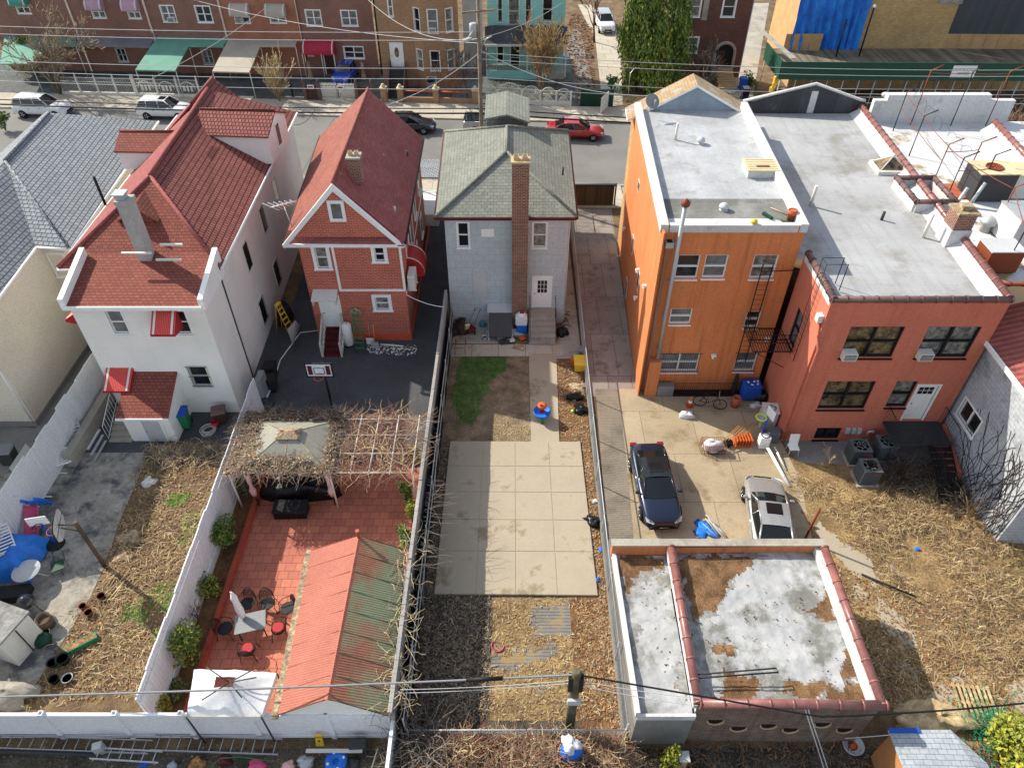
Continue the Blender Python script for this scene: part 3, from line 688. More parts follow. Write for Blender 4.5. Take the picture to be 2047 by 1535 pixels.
m.box(xl-.1,yr-.33,zt-.15,xr+.1,yr-.25,zt+.03); m.build('parapet', 'white', t)
# slanted awnings
def awning(parent, O, U, x0, x1, z, drop, out, mat='awn_stripe', side=.35, name='awning', stripes=True, curve=False, label=None):
    a = MB(); k = 6 if curve else 1; pr = []
    for i in range(k+1):
        s_ = i/k; pr.append((out*(math.sin(s_*PI/2) if curve else s_), z-drop*((1-math.cos(s_*PI/2)) if curve else s_)))
    for i in range(k):
        a.poly([fp(O,U,x0,pr[i+1][1],pr[i+1][0]), fp(O,U,x1,pr[i+1][1],pr[i+1][0]), fp(O,U,x1,pr[i][1],pr[i][0]), fp(O,U,x0,pr[i][1],pr[i][0])], 0)
    o_, zz = pr[-1]
    fb(a, O, U, x0, zz-.12, x1, zz, o_-.02, o_+.01, 1)
    for x in (x0, x1):
        a.poly([fp(O,U,x,z,0)]+[fp(O,U,x,q[1],q[0]) for q in pr]+[fp(O,U,x,zz-.12,o_), fp(O,U,x,zz-side,0.02)], 1)
        if stripes:
            c = x+(.14 if x == x0 else -.14)
            for i in range(k):
                a.poly([fp(O,U,c-.05,pr[i+1][1]+.012,pr[i+1][0]+.006), fp(O,U,c+.05,pr[i+1][1]+.012,pr[i+1][0]+.006), fp(O,U,c+.05,pr[i][1]+.012,pr[i][0]+.006), fp(O,U,c-.05,pr[i][1]+.012,pr[i][0]+.006)], 2)
    w = a.build(name, [mat,'awn_red' if 'stripe' in mat else mat,'offwhite'], parent)
    if label: w['label'] = label
    return w
aw = wr(O2, UX, (304,616), (362,640)); awning(t, O2, UX, aw[0], aw[2], aw[3], .75, .95, label='red and white striped awning over the upper window')
aw = wr(O2, UX, (212,735), (268,740)); awning(t, O2, UX, aw[0], aw[2], aw[3], .6, 1.0, label='red and white striped awning over the basement steps')
awning(t, (xl,A.y-.6,0), (0,-1,0), -.2, 1.2, 6.1, .5, .8, label='red awning on the narrow side wall')
# little entry shed
sx0, sx1, sy = -18.7, -16.35, 24.05
m = MB(); m.mesh([(sx0+.15,sy,0),(sx1,sy,0),(sx1,yr,0),(sx0+.15,yr,0),(sx0+.15,sy,1.75),(sx1,sy,1.75),(sx1,yr,2.65),(sx0+.15,yr,2.65)],[(0,1,5,4),(1,2,6,5),(3,0,4,7)]); sh = m.build('entry_porch', 'siding_white', t)
m = MB(); m.slab([(sx0,sy-.2,1.78),(sx1+.12,sy-.2,1.78),(sx1+.12,yr,2.78),(sx0,yr,2.78)], .08); m.build('roof', 'shingle_red', sh)
m = MB(); m.box(sx0,sy-.26,1.66,sx1+.14,sy-.2,1.78); m.build('gutter', 'white', sh)
door(sh, (sx0,sy-.012,0), UX, (1.0,.05,1.85,1.62), 'ltgrey', depth=.0)
m = MB()
for i in range(6): m.box(sx0-1.0,sy-.1+i*.3,0,sx0+.1,sy+.2+i*.3,.08+i*.14)
m.build('steps', 'concrete', t)
m = MB()
for i in range(9): y = sy+i*.22; m.tube([(sx0-1.0,y,.1+i*.1),(sx0-1.0,y,1.0+i*.1)], .012, 0, 4)
m.tube([(sx0-1.0,sy,1.0),(sx0-1.0,sy+1.8,1.85)], .02, 0, 5); m.tube([(sx0-1.0,sy,.2),(sx0-1.0,sy+1.8,1.05)], .018, 0, 5); m.build('railing', 'white', t)
m = MB(); q = V(P(211,410,7.4)); m.tube([q, q+V((0,0,1.6))], .07, 0, 8); m.build('flue_pipe', 'iron', t)

# ---- red brick gable house
t = thing('brick_house', 'red brick house with steep dark red gable roof and rear wooden steps', 'house', (-8.4, 38, 0))
xl, xr, yr, ze, zr = -10.95, -5.72, 31.9, 6.3, 9.5; O = (xl, yr, 0); cx = -8.65
E0 = V(P(565,488,ze)); E1 = V(P(808,490,ze)); F1 = V(P(846,277,ze)); F0 = V(P(640,271,ze)); K0 = V((cx-.05, E0.y+.35, zr)); K1 = V(P(735,178,zr))
m = MB(); m.slab([K0, E1+V((0,.3,0)), F1, K1], .16); m.slab([K0, K1, F0, E0+V((0,.3,0))], .16, 1)
m.tube([K0+V((0,0,.03)),K1+V((0,0,.03))], .08, 1, 6)
m.slab([E0, E1, (E1.x-.25,yr+.42,ze+.52), (E0.x+.25,yr+.42,ze+.52)], .08, 0)
D('shingle_redroof_l', col='94584a', col2='864c40', col3='6f342a', kind='shingle', a=.3, b=.16, mort=.006, rough=.95, var=.12, fine=.2, fs=14, bump=.6, stain='8d7466', st=(.66,.78), ss=1.5)
rf = m.build('roof', ['shingle_redflat','shingle_redroof_l'], t)
wins = [wr(O,UX,(627,494),(659,536)), wr(O,UX,(747,495),(770,522)), wr(O,UX,(749,594),(779,619))]
dr = wr(O,UX,(641,607),(680,652)); dr = (dr[0],.95,dr[0]+.98,3.0)
w3 = (wins[2][0],wins[2][1],wins[2][2],wins[2][3])
m = MB(); wall(m, O, UX, xr-xl, ze, wins[:2]+[w3,dr]); wall(m, (xr,yr,0), V((-.02,1,0)), 12.2, ze-.0); wall(m, (xl-.5,yr+12.2,0), V((.04,-1,0)), 12.2, ze)
m.build('wall', 'brick_red', t)
gy = yr-.02; h0 = ze+.5; gw = 2.55
def gz(x): return zr-.1-(zr-ze-.1)*abs(x-cx)/2.95
m = MB(); gp = [(cx-gw,yr+.0,h0-.1),(cx+gw,yr+.0,h0-.1),(cx,yr,zr-.05)]; m.poly(gp); m.build('gable_wall', 'brick_red', t)
gwn = wr((xl,yr-.01,0),UX,(660,407),(686,437)); window(t, (xl,yr-.005,0), UX, gwn, depth=.0, trim=.16, sill=False, proud=.05, glass='glass_blind')
m = MB()
for sg in (-1,1):
    a = V((cx,yr-.1,zr+.12)); b = V((cx+sg*3.0,yr-.1,ze+.05)); d = (b-a).normalized(); n_ = V((-d.z,0,d.x))*sg*-1
    w = .3; m.mesh([a,b,b+V((0,0,-w)),a+V((0,0,-w-.06)), a+V((0,.14,0)),b+V((0,.14,0)),b+V((0,.14,-w)),a+V((0,.14,-w-.06))],[(0,1,2,3),(4,7,6,5),(0,4,5,1),(2,6,7,3),(1,5,6,2),(0,3,7,4)])
m.box(E0.x,E0.y-.09,ze-.16,E1.x,E0.y+.01,ze+.02); m.tube([E1+V((.03,.2,-.05)),F1+V((.03,0,-.05))],.06,1,6); m.tube([E0+V((-.03,.2,-.05)),F0+V((-.03,0,-.05))],.06,1,6)
m.build('bargeboard', ['white','iron'], t)
window(t,O,UX,wins[0],trim=.17,proud=.05,glass='glass_curtain'); window(t,O,UX,wins[1],trim=.17,proud=.05); window(t,O,UX,w3,trim=.17,proud=.05,glass='glass_curtain')
door(t,O,UX,dr,depth=.05)
m = MB(); tv = wr(O,UX,(663,500),(680,581)); 
fb(m,O,UX,tv[0],tv[1],tv[0]+.12,ze,.0,.04); fb(m,O,UX,tv[0],tv[1]-.02,xr-xl,tv[1]+.1,0,.045); fb(m,O,UX,xr-xl-.1,tv[1]+.1,xr-xl+.02,ze,0,.045); m.build('trim','white',t)
m = MB(); fb(m,O,UX,-.03,0,xr-xl+.03,.42,0,.05); fb(m,(xr,yr,0),(0,1,0),-.03,0,12,.42,0,.05); D('redband', col='d0502e', rough=.8, var=.1); m.build('foundation_band','redband',t)
m = MB(); z = dr[3]+.25; m.slab([fp(O,UX,dr[0]-.25,z+.22,0),fp(O,UX,dr[2]+.1,z+.22,0),fp(O,UX,dr[2]+.1,z,.75),fp(O,UX,dr[0]-.25,z,.75)],.06); m.box(xl+dr[0]-.2,yr-.7,z-.35,xl+dr[0]-.16,yr,z-.05); m.box(xl+dr[2]+.02,yr-.7,z-.35,xl+dr[2]+.06,yr,z-.05); m.build('door_canopy','offwhite',t)
m = MB(); sx0 = xl+dr[0]+.02; sx1 = sx0+.95
for i in range(5): z = .95-.19*i; m.box(sx0,yr-.3*(i+1)-.02,z-.2,sx1,yr-.3*i-.02,z-.15); m.box(sx0,yr-.3*i-.05,z-.2,sx1,yr-.3*i-.02,z-.02)
st = m.build('steps','maroon',t)
m = MB()
for x in (sx0-.06,sx1+.06):
    m.mesh([(x-.03,yr-.05,.55),(x-.03,yr-1.5,-.0),(x-.03,yr-1.5,.2),(x-.03,yr-.05,1.0),(x+.03,yr-.05,.55),(x+.03,yr-1.5,0),(x+.03,yr-1.5,.2),(x+.03,yr-.05,1.0)],[(0,1,2,3),(4,7,6,5),(0,4,5,1),(1,5,6,2),(2,6,7,3),(3,7,4,0)])
    m.box(x-.05,yr-1.55,0,x+.05,yr-1.45,1.0); m.box(x-.05,yr-.1,.9,x+.05,yr,1.95)
    m.tube([(x,yr-1.5,.98),(x,yr-.05,1.92)],.04,0,4)
    for k in range(1,6): yy = yr-1.5+k*.24; zz = .1+k*.15; m.box(x-.015,yy-.02,zz,x+.015,yy+.02,zz+.85)
m.buildsep('railing','offwhite',st,.9)
cube_chimney(t,(cx+.75,yr+2.2),.62,.62,8.6,9.95,'brick_chimney',2)
q = V(P(790,424,7.6)); vent(rf,(q.x,q.y,q.z),.3,.06,'galv'); q = V(P(815,312,7.6)); vent(rf,(q.x,q.y,q.z),.3,.05,'dkgrey')
# side wall trim, windows, heat pump and awning
Ow = (xr+.01,yr,0); UYw = V((-.02,1,0)).normalized()
for y_,z_ in ((3.5,4.6),(7,4.6),(10,4.6),(6,1.8),(9.5,1.8)): window(t,Ow,UYw,(y_-.4,z_-.65,y_+.4,z_+.65),depth=0,trim=.12,proud=.04)
m = MB(); 
for y_ in (1.6,5.2): fb(m,Ow,UYw,y_,3.3,y_+.1,ze,0,.04)
fb(m,Ow,UYw,0,3.2,12,3.3,0,.04); m.build('trim','white',t)
m = MB(); m.box(xr+.12,yr+.2,3.25,xr+.5,yr+1.2,4.15); m.box(xr+.1,yr+.3,3.15,xr+.55,yr+.36,3.25); m.box(xr+.1,yr+1.04,3.15,xr+.55,yr+1.1,3.25)
for k in range(9): m.box(xr+.14,yr+.185,3.32+k*.085,xr+.48,yr+.2,3.36+k*.085,1)
m.lathe([(.3,0),(.3,.02)],(0,0,0),1,16,mat=Matrix.Translation((xr+.5,yr+.7,3.7))@Matrix.Rotation(PI/2,4,'Y'))
m.build('heat_pump',['offwhite','ltgrey'],t,bevel=.015)
awning(t,Ow,UYw,1.5,3.1,4.4,.95,.9,mat='awn_red',curve=True,stripes=True,label='rounded red awning on the side wall')
m = MB(); m.lathe([(.33,0),(.33,.02)],(0,0,0),0,20,mat=Matrix.Translation((PY(711,625,yr-.1)))@Matrix.Rotation(PI/2,4,'X'))
q = V(PY(711,624,yr-.09))
for k in range(12):
    an = k*PI/6; d = V((math.cos(an),0,math.sin(an))); m.tube([q+d*.08+V((0,-.03,0)),q+d*.32+V((0,-.03,0))],.03,0,5)
m.lathe([(.09,0),(.09,.06)],(0,0,0),0,12,mat=Matrix.Translation(q)@Matrix.Rotation(PI/2,4,'X')); m.build('wall_ornament','litter_pale',t)
# front porch peeking out
m = MB(); m.slab([(-4.9,44.5,3.6),(-4.6,48,3.2),(-10.5,48,3.2),(-10.5,44.5,3.6)],.1); m.box(-10.4,44.4,0,-5.1,47.9,.9,1)
for x in (-10.3,-8.4,-6.6,-5.0): m.tube([(x,47.8,.9),(x,47.8,3.2)],.07,1,8)
m.build('porch',['shingle_grey','white'],t)

# ---- grey house
t = thing('grey_house', 'grey shake sided house with hipped green-grey roof and tall brick chimney', 'house', (-.3, 38, 0))
yr, xl, xr, zw = 33.5, -3.54, 2.99, 6.85; O = (xl,yr,0)
wl = wr(O,UX,(914,446),(938,494)); w2 = wr(O,UX,(1066,446),(1091,494)); dr = wr(O,UX,(1067,550),(1097,612)); dr = (dr[0],1.1,dr[0]+.95,3.15)
m = MB(); wall(m,O,UX,xr-xl,zw,[wl,w2,dr]); wall(m,(xr,yr,0),V((.02,1,0)),9.5,zw); wall(m,(xl-.2,yr+9.5,0),V((.021,-1,0)),9.5,zw); m.build('wall','shakes',t)
m = MB(); fb(m,O,UX,-.03,0,xr-xl+.03,.75,0,.06); fb(m,(xr,yr,0),UX*0+V((.02,1,0)),0,0,9.5,.75,0,.05); m.build('foundation','ltgrey',t)
window(t,O,UX,wl,trim=.07,glass='glass'); window(t,O,UX,w2,trim=.07,glass='glass_curtain'); door(t,O,UX,dr,lights=(dr[0]+.22,2.1,dr[0]+.78,2.95,3,3),depth=.06)
bw = wr(O,UX,(945,543),(974,594)); m = MB(); fb(m,O,UX,*bw,0,.035); m.build('boarded_window','ltgrey',t)
bw = wr(O,UX,(962,458),(988,473)); m = MB(); fb(m,O,UX,*bw,0,.03); m.build('vent_plate','white',t)
ze, za = 7.0, 8.85
a = V(P(870,434,ze)); b = V(P(1153,434,ze)); c = V(P(1136,262,ze)); d = V(P(889,264,ze)); yap = a.y+3.6; k0 = V((-.29,yap,za)); k1 = V((-.3,c.y-3.7,za))
m = MB()
m.slab([a,b,k0],.14); m.slab([b,c,k1,k0],.14); m.slab([c,d,k1],.14); m.slab([d,a,k0,k1],.14)
for p,q in ((k0,a),(k0,b),(k0,k1),(k1,c),(k1,d)): m.tube([p+V((0,0,.03)),q+V((0,0,.03))],.09,0,6)
rf = m.build('roof','shingle_green',t)
m = MB(); m.box(a.x,a.y-.07,ze-.17,b.x,a.y+.0,ze-.02); m.tube([b+V((.04,0,-.1)),c+V((.04,0,-.1))],.06,0,6); m.tube([a+V((-.04,0,-.1)),d+V((-.04,0,-.1))],.06,0,6); m.tube([(xr+.05,yr+.2,6.8),(xr+.05,yr+.2,.2)],.045,1,6); m.build('gutter',['maroon','offwhite'],t)
m = MB(); m.slab([(-1.6,k1.y+1,8.9),(-.3,k1.y+1,9.15),(-.3,c.y+.9,9.15),(-1.6,c.y+.9,8.9)],.1,0); m.slab([(-.3,k1.y+1,9.15),(1.05,k1.y+1,8.7),(1.05,c.y+.9,8.7),(-.3,c.y+.9,9.15)],.1,0); m.box(-1.5,k1.y+2,7.0,.95,c.y+.8,8.68,0); m.build('dormer','shingle_green',t)
cube_chimney(t,(.42,yr-.3),.86,.6,0,10.15,'brick_chimney',2,'tan')
q = V(P(1125,350,7.6)); vent(rf,(q.x,q.y,q.z),.45,.05,'dkgrey')
# steps with rails
m = MB(); sx0, sx1 = xl+dr[0]-.25, xl+dr[2]+.35
m.box(sx0,yr-.95,0,sx1,yr,1.05)
for i in range(1,5): m.box(sx0,yr-.95-.3*i,0,sx1,yr-.95-.3*(i-1),1.05-.21*i); 
st = m.build('steps','concrete',t,bevel=.01)
m = MB()
for x in (sx0+.05,sx1-.05): m.tube([(x,yr-.05,1.95),(x,yr-.9,1.95),(x,yr-2.1,.95)],.02,0,5); m.tube([(x,yr-.9,1.05),(x,yr-.9,1.95)],.02,0,5); m.tube([(x,yr-2.1,.05),(x,yr-2.1,.95)],.02,0,5); m.tube([(x,yr-.9,1.5),(x,yr-2.1,.5)],.015,0,5)
m.buildsep('railing','iron',st,.6)
m = MB(); bx0 = PY(974,606,yr-.1)[0]; bx1 = PY(1025,606,yr-.1)[0]
m.mesh([(bx0,yr-.45,0),(bx1,yr-.45,0),(bx1,yr-.02,0),(bx0,yr-.02,0),(bx0,yr-.5,1.1),(bx1,yr-.5,1.1),(bx1,yr-.02,1.4),(bx0,yr-.02,1.4)],[(0,1,5,4),(1,2,6,5),(4,5,6,7),(3,0,4,7)],0)
m.slab([(bx0+.1,yr-1.75,.35),(bx1-.05,yr-1.75,.35),(bx1-.05,yr-.5,1.08),(bx0+.1,yr-.5,1.08)],.06,1); m.box(bx0+.05,yr-1.75,0,bx0+.15,yr-.5,.35,0); m.box(bx1-.1,yr-1.75,0,bx1,yr-.5,.35,0)
m.build('cellar_hatch',['ltgrey','tarp_dark'],t)
m = MB(); m.slab([(-4.3,43.4,3.3),(3.6,43,3.3),(3.6,45.5,3.0),(-4.3,46,3.0)],.1); m.box(-3.6,43.2,0,3,45.5,.8,1); m.build('porch',['shingle_green','concrete'],t)
# ---- orange stucco building
t = thing('orange_building', 'three storey orange stucco building with silver flat roof', 'building', (9.7, 34, 0))
X0, X1, YR, ZT = 6.56, 12.83, 27.7, 9.8; O = (X0,YR,0)
wl = [wr(O,UX,*q) for q in (((1356,510),(1392,556)),((1412,510),(1447,555)),((1509,510),(1545,556)),((1342,617),(1379,647)),((1494,623),(1513,654)),((1322,706),(1392,742)),((1475,705),(1505,741)))]
dv = V((.042,1,0)).normalized(); LW = 13.6
def along(x, y, s): return V((x,y,0))+dv*s
m = MB(); wall(m,O,UX,X1-X0,ZT,wl,depth=.16)
lp = [wr((X0,YR,0),(0,-1,0),p,p) for p in ()]
OL = along(X0,YR,LW); UL = -dv
hl = []
for (u,v,w_,h_) in ((1277,372,.5,.5),(1276,560,.55,1.0),(1265,490,.55,1.0),(1252,575,.6,1.1)):
    r_ = wr(OL,UL,(u,v),(u,v)); hl.append((r_[0]-w_/2,r_[1]-h_/2,r_[0]+w_/2,r_[1]+h_/2))
hl = [h for h in hl if h[0] > .2 and h[2] < LW-.1 and h[1] > .2 and h[3] < ZT-.2]
wall(m,OL,UL,LW,ZT,[]); wall(m,(X1,YR,0),dv,LW,ZT)
m.build('wall','orange_wall',t)
for h in hl: window(t, OL+V((-.01,0,0)), UL, h, depth=0, trim=.05, sill=False, frame='offwhite', glass='glass', proud=.02)
gl = ['glass','glass_blind','glass_curtain','glass_blind','glass','glass_blind','glass_blind']
for k, w_ in enumerate(wl):
    window(t,O,UX,w_,style='pair' if k == 5 else 'dh',trim=.0,depth=.16,sill=True,glass=gl[k],bars=(2 if k >= 5 else None))
m = MB(); a = along(X0,YR,0); b = along(X1,YR,0); c = along(X1,YR,LW); d = along(X0,YR,LW); f = 6.6/LW; zc = ZT-.32
m.poly([(p.x,p.y,zc) for p in (a,b,b.lerp(c,.22),a.lerp(d,.22))],1); m.poly([(p.x,p.y,zc) for p in (a.lerp(d,.22),b.lerp(c,.22),c,d)],0)
m.poly([(p.x,p.y,zc+.012) for p in (a.lerp(d,.06)+V((.4,0,0)),b.lerp(c,.06)-V((.8,0,0)),b.lerp(c,.085)-V((.9,0,0)),a.lerp(d,.085)+V((.4,0,0)))],2)
rf = m.build('roof',['roof_bright','roof_dark','coat_white'],t)
def par(mb, a, b, w, z0, z1, m=0):
    a = V((a[0],a[1],0)); b = V((b[0],b[1],0)); dd = (b-a).normalized(); n = V((-dd.y,dd.x,0))*w/2
    mb.prism([(q.x,q.y) for q in (a-n,b-n,b+n,a+n)], z0, z1, m)
m = MB(); e = .13
par(m,a+V((e-.04,-.03,0)),d+V((e-.04,0,0)),.34,zc,ZT+.06); par(m,b+V((-e+.04,-.03,0)),c+V((-e+.04,0,0)),.34,zc,ZT+.08); par(m,a+V((.33,.1,0)),b+V((-.33,.1,0)),.26,zc,ZT+.03); m.build('parapet',['coat_white'],t)
# front gable
g0 = V(PY(1280,228,41.1)); gp = V(PY(1393,172,41.1)); g1 = V(PY(1480,226,41.1)); zb = min(g0.z,g1.z)
m = MB(); m.poly([(g0.x,41.1,zb-.3),(g1.x,41.1,zb-.3),(g1.x,41.1,zb),(gp.x,41.1,gp.z),(g0.x,41.1,zb)]); m.build('gable_wall','gable_blue',t)
m = MB(); sl = (gp.z-zb)/(gp.x-g0.x)
for sg,xe in ((-1,X0+.1),(1,g1.x+.55)):
    zz = gp.z+.12-abs(xe-gp.x)*sl; m.slab([(gp.x,40.9,gp.z+.12),(xe,40.9,zz),(xe+.1,42.7,zz),(gp.x+.08,42.7,gp.z+.12)],.14,0,1)
m.build('roof',['shingle_tan','white'],t)
m = MB(); m.box(X0+.6,41.2,0,X1+.4,42.5,zb-.2); m.build('front_wall','brick_yellow',t)
# pilaster and pipes
m = MB(); m.box(6.9,27.2,0,7.5,27.7,2.35); m.box(6.56,27.25,0,6.62,27.7,9.7); m.build('buttress','orange_wall',t)
q = V(PY(1316,706,27.5)); q2 = V(PY(1365,408,27.5)); m = MB(); m.lathe([(.09,q.z-.3),(.09,q2.z)],(q.x,27.42,0),0,12); m.lathe([(.16,q2.z-.05),(.2,q2.z+.02),(.2,q2.z+.14),(.02,q2.z+.3)],(q.x,27.42,0),1,12)
for z in (3,5,7,9): m.box(q.x-.12,27.42,z,q.x+.12,27.72,z+.05)
m.build('flue_pipe',['galv','rust'],t)
m = MB(); q = V(PY(1336,490,27.6)); m.tube([(q.x-.03,27.6,.15),(q.x-.03,27.6,q.z-.1),(q.x+.02,27.58,q.z)],.055,0,8); m.box(q.x-.16,27.4,q.z-.05,q.x+.2,27.72,q.z+.22); m.box(q.x-.1,27.44,q.z+.2,q.x+.14,27.7,q.z+.23,1); m.build('downspout',['galv','black'],t)
for (u,v) in ((1534,676),(1427,711),(1250,457),(1278,540),(1292,572),(1274,595)):
    m = MB(); 
    if u > 1320: q = V(PY(u,v,YR-.08))
    else:
        r_ = wr(OL,UL,(u,v),(u,v)); q = fp(OL,UL,r_[0],r_[1],.08)
    m.box(q.x-.12,q.y-.05,q.z-.06,q.x+.12,q.y+.08,q.z+.06); m.lathe([(.0,-.1),(.055,-.06),(.055,.05)],(q.x-.05,q.y-.06,q.z-.08),0,8); m.build('flood_light','white',t)
for (u,v,h,r,hat) in ((1350,268,.9,.07,False),(1400,276,.15,.09,True),(1446,408,.12,.09,True)):
    q = P(u,v+12,zc); vent(rf,q,h,r,'offwhite' if not hat else 'ltgrey',hat)
q = V(P(1518,345,zc)); m = MB(); m.box(q.x-.75,q.y-.6,zc,q.x+.75,q.y+.6,zc+.35); m.box(q.x-.8,q.y-.65,zc+.35,q.x+.8,q.y+.65,zc+.42,1)
for k in range(5): m.box(q.x-.7,q.y-.5+k*.25,zc+.42,q.x+.7,q.y-.47+k*.25,zc+.44,1)
m.box(q.x-.3,q.y-.3,zc+.445,q.x+.35,q.y-.15,zc+.45,2); m.build('roof_hatch',['coat_white','cream','rust'],rf)
# crack repair marks on the wall
m = MB()
for s_ in (((1343,563),(1347,575),(1352,574),(1352,584)),((1360,567),(1360,578),(1366,573),(1367,580),(1362,585))): m.tube([PY(u,v,YR-.004) for u,v in s_],.012,0,4)
m.build('wall_patch','tan',t)
# things on the orange roof
t = thing('paint_bucket','rust stained bucket on the orange building roof','bucket',P(1580,440,zc)); l = P(1580,440,zc)
m = MB(); m.lathe([(.17,0),(.2,.5),(.17,.5),(.15,.06)],l,0,16); m.build('bucket_body','rust',t); m = MB(); m.lathe([(.205,.3),(.21,.48),(.2,.48)],l,0,16); m.build('rim_band','orange',t)
t = thing('push_broom','green headed push broom lying on the orange building roof','broom',P(1540,434,zc)); m = MB(); a_ = V(P(1534,432,zc+.06)); b_ = V(P(1580,445,zc+.05)); m.tube([a_,b_],.02,0,6); m.build('handle','green',t); m = MB(); m.ob(a_,(.12,.55,.16),.5); m.build('broom_head','dkgreen',t)
m = MB(); m.tube([P(1540,415,zc+.04),P(1575,430,zc+.04)],.025,0,6); tag(m.build('wooden_pole','tan'),'pale wooden pole lying beside the rusty bucket on the roof','pole')
m = MB(); q = V(P(1507,446,ZT+.08)); m.lathe([(.02,0),(.16,.03),(.15,.12),(.03,.2)],q,0,10); tag(m.build('yellow_bag','yellow'),'small yellow bag on the rear parapet of the orange building','bag')
def dish(u,v,z,r,az,name,label,mast=.5,mat='grey'):
    q = V(P(u,v,z)); th = thing(name,label,'satellite dish',q)
    R_ = Matrix.Translation((q.x,q.y,z+mast))@Matrix.Rotation(az,4,'Z')@Matrix.Rotation(math.radians(52),4,'X')
    a = MB(); a.lathe([(.02,0),(r*.5,.03),(r,.12),(r*.98,.13),(r*.5,.05),(.02,.02)],(0,0,0),0,20,mat=R_); a.build('reflector',mat,th)
    a = MB(); a.tube([(q.x,q.y,z-.02),(q.x,q.y,z+mast)],.025,0,6); a.tube([(q.x,q.y,z+mast), R_@V((0,-r*.7,.1)), R_@V((0,-.1,r*.9))],.015,0,5); a.ob(R_@V((0,-.08,r*.9)),(.08,.08,.14)); a.build('mast','galv',th)
dish(1300,222,9.9,.42,.4,'satellite_dish','grey satellite dish on the front corner of the orange building',.5,'grey')
dish(1764,214,8.6,.3,2.6,'satellite_dish','pale satellite dish on the parapet between the two flat roofs',.6,'offwhite')

# ---- salmon stucco building
t = thing('salmon_building','two storey salmon stucco building with grey silver roof and tile coping','building',(17,34,0))
x0,x1,yr,zt = 13.15,20.55,24.07,8.45; O = (x0,yr,0)
wl = [wr(O,UX,*q) for q in (((1702,653),(1757,714)),((1858,653),(1906,714)),((1655,762),(1709,817)),((1794,762),(1804,813)),((1834,769),(1843,836)),((1634,855),(1661,877)))]
for k_ in (3,): wl[k_] = (wl[k_][0],wl[k_][1],wl[k_][0]+.95,wl[k_][3])
wl[4] = (wl[4][0],wl[4][1]-.1,wl[4][0]+1.15,wl[4][3]); wl[1] = (wl[1][0],wl[0][1],wl[1][0]+2.25,wl[0][3]); wl[0] = (wl[0][0],wl[0][1],wl[0][0]+2.3,wl[0][3]); wl[2] = (wl[2][0],wl[2][1],wl[2][0]+2.2,wl[2][3]); wl[5] = (wl[5][0],wl[5][1],wl[5][0]+1.2,wl[5][3])
m = MB(); wall(m,O,UX,x1-x0,zt,wl,depth=.2); wall(m,(x0,27.72,0),(0,-1,0),3.65,zt,[(1.0,4.3,1.85,6.2)],depth=.15); wall(m,(x1,yr,0),(.05,1,0),20,zt); m.build('wall','salmon_wall',t)
window(t,(x0,27.72,0),(0,-1,0),(1.0,4.3,1.85,6.2),trim=0,depth=.15,frame='iron',glass='glass_blind')
for k in (0,1): window(t,O,UX,wl[k],style='pair',trim=0,depth=.2,frame='iron',glass='glass_amber' if k == 0 else 'glass_curtain',ac=(wl[k][0]+.02,))
window(t,O,UX,wl[2],style='pair',trim=0,depth=.2,frame='iron',glass='glass_amber'); window(t,O,UX,wl[3],trim=0,depth=.2,frame='iron',glass='glass_curtain'); window(t,O,UX,wl[5],style='slider',trim=0,depth=.2,frame='iron',glass='glass')
dw = wl[4]; door(t,O,UX,(dw[0]+.1,dw[1],dw[2]-.1,dw[3]-.05),lights=(dw[0]+.22,dw[3]-.65,dw[2]-.22,dw[3]-.2,3,2),depth=.12,trim=.08)
zr_ = zt-.35; xe = X1+.0
fl = V(P(1536,238,zr_)); fr = V(P(1735,238,zr_))
m = MB(); m.poly([(x0+.1,yr+.1,zr_),(x1-.1,yr+.1,zr_),(x1+1.05,44,zr_),(xe+.6,44,zr_),(xe,27.7,zr_),(x0+.1,27.7,zr_)]); rf = m.build('roof','roof_silver',t)
m = MB(); par(m,(x0+.12,yr+.1),(x0+.12,27.6),.26,zr_,zt); par(m,(x0+.25,yr+.13),(x1-.28,yr+.13),.24,zr_,zt-.04); par(m,(x1-.14,yr+.1),(x1+.86,44),.28,zr_,zt+.02); 
m.build('parapet',['coat_white'],t); m = MB()
m.mesh([(x1-.28,yr+.3,zr_+.005),(x1+.72,44,zr_+.005),(x1+.72,44,zt-.1),(x1-.28,yr+.3,zt-.1),(x1-.75,yr+.3,zr_+.005),(x1+.25,44,zr_+.005)],[(4,5,2,3),(4,3,0),(5,1,2)])
m.build('cant_strip',['coat_white'],t)
m = MB(); coping(m,(x0+.1,yr+.05,zt+.02),(x0+.1,27.6,zt+.02),.15); coping(m,(x0,yr+.08,zt+.0),(x1,yr+.08,zt+.0),.15); m.build('coping','coping_brown',t)
m = MB(); coping(m,(x1-.1,yr+.1,zt+.06),(x1+.9,44,zt+.06),.16); m.build('coping','coping',t)
# front parapet with shallow gable seen from behind
m = MB(); zf = 44.1; pk = V(PY(1632,171,zf)); pl = V(PY(1506,205,zf)); pr = V(PY(1750,205,zf))
m.mesh([(xe+.3,zf,zr_),(x1+1.1,zf,zr_),(x1+1.1,zf,pr.z),(pr.x-.9,zf,pr.z+.05),(pk.x,zf,pk.z),(pl.x,zf,pl.z),(xe+.3,zf,pl.z)]+[(xe+.3,zf+.3,zr_),(x1+1.1,zf+.3,zr_),(x1+1.1,zf+.3,pr.z),(pr.x-.9,zf+.3,pr.z+.05),(pk.x,zf+.3,pk.z),(pl.x,zf+.3,pl.z),(xe+.3,zf+.3,pl.z)],
  [(0,1,2,3,4,5,6),(2,9,10,3),(3,10,11,4),(4,11,12,5),(5,12,13,6),(0,7,8,1),(13,12,11,10,9,8,7)]); m.build('front_parapet','tarpaper',t)
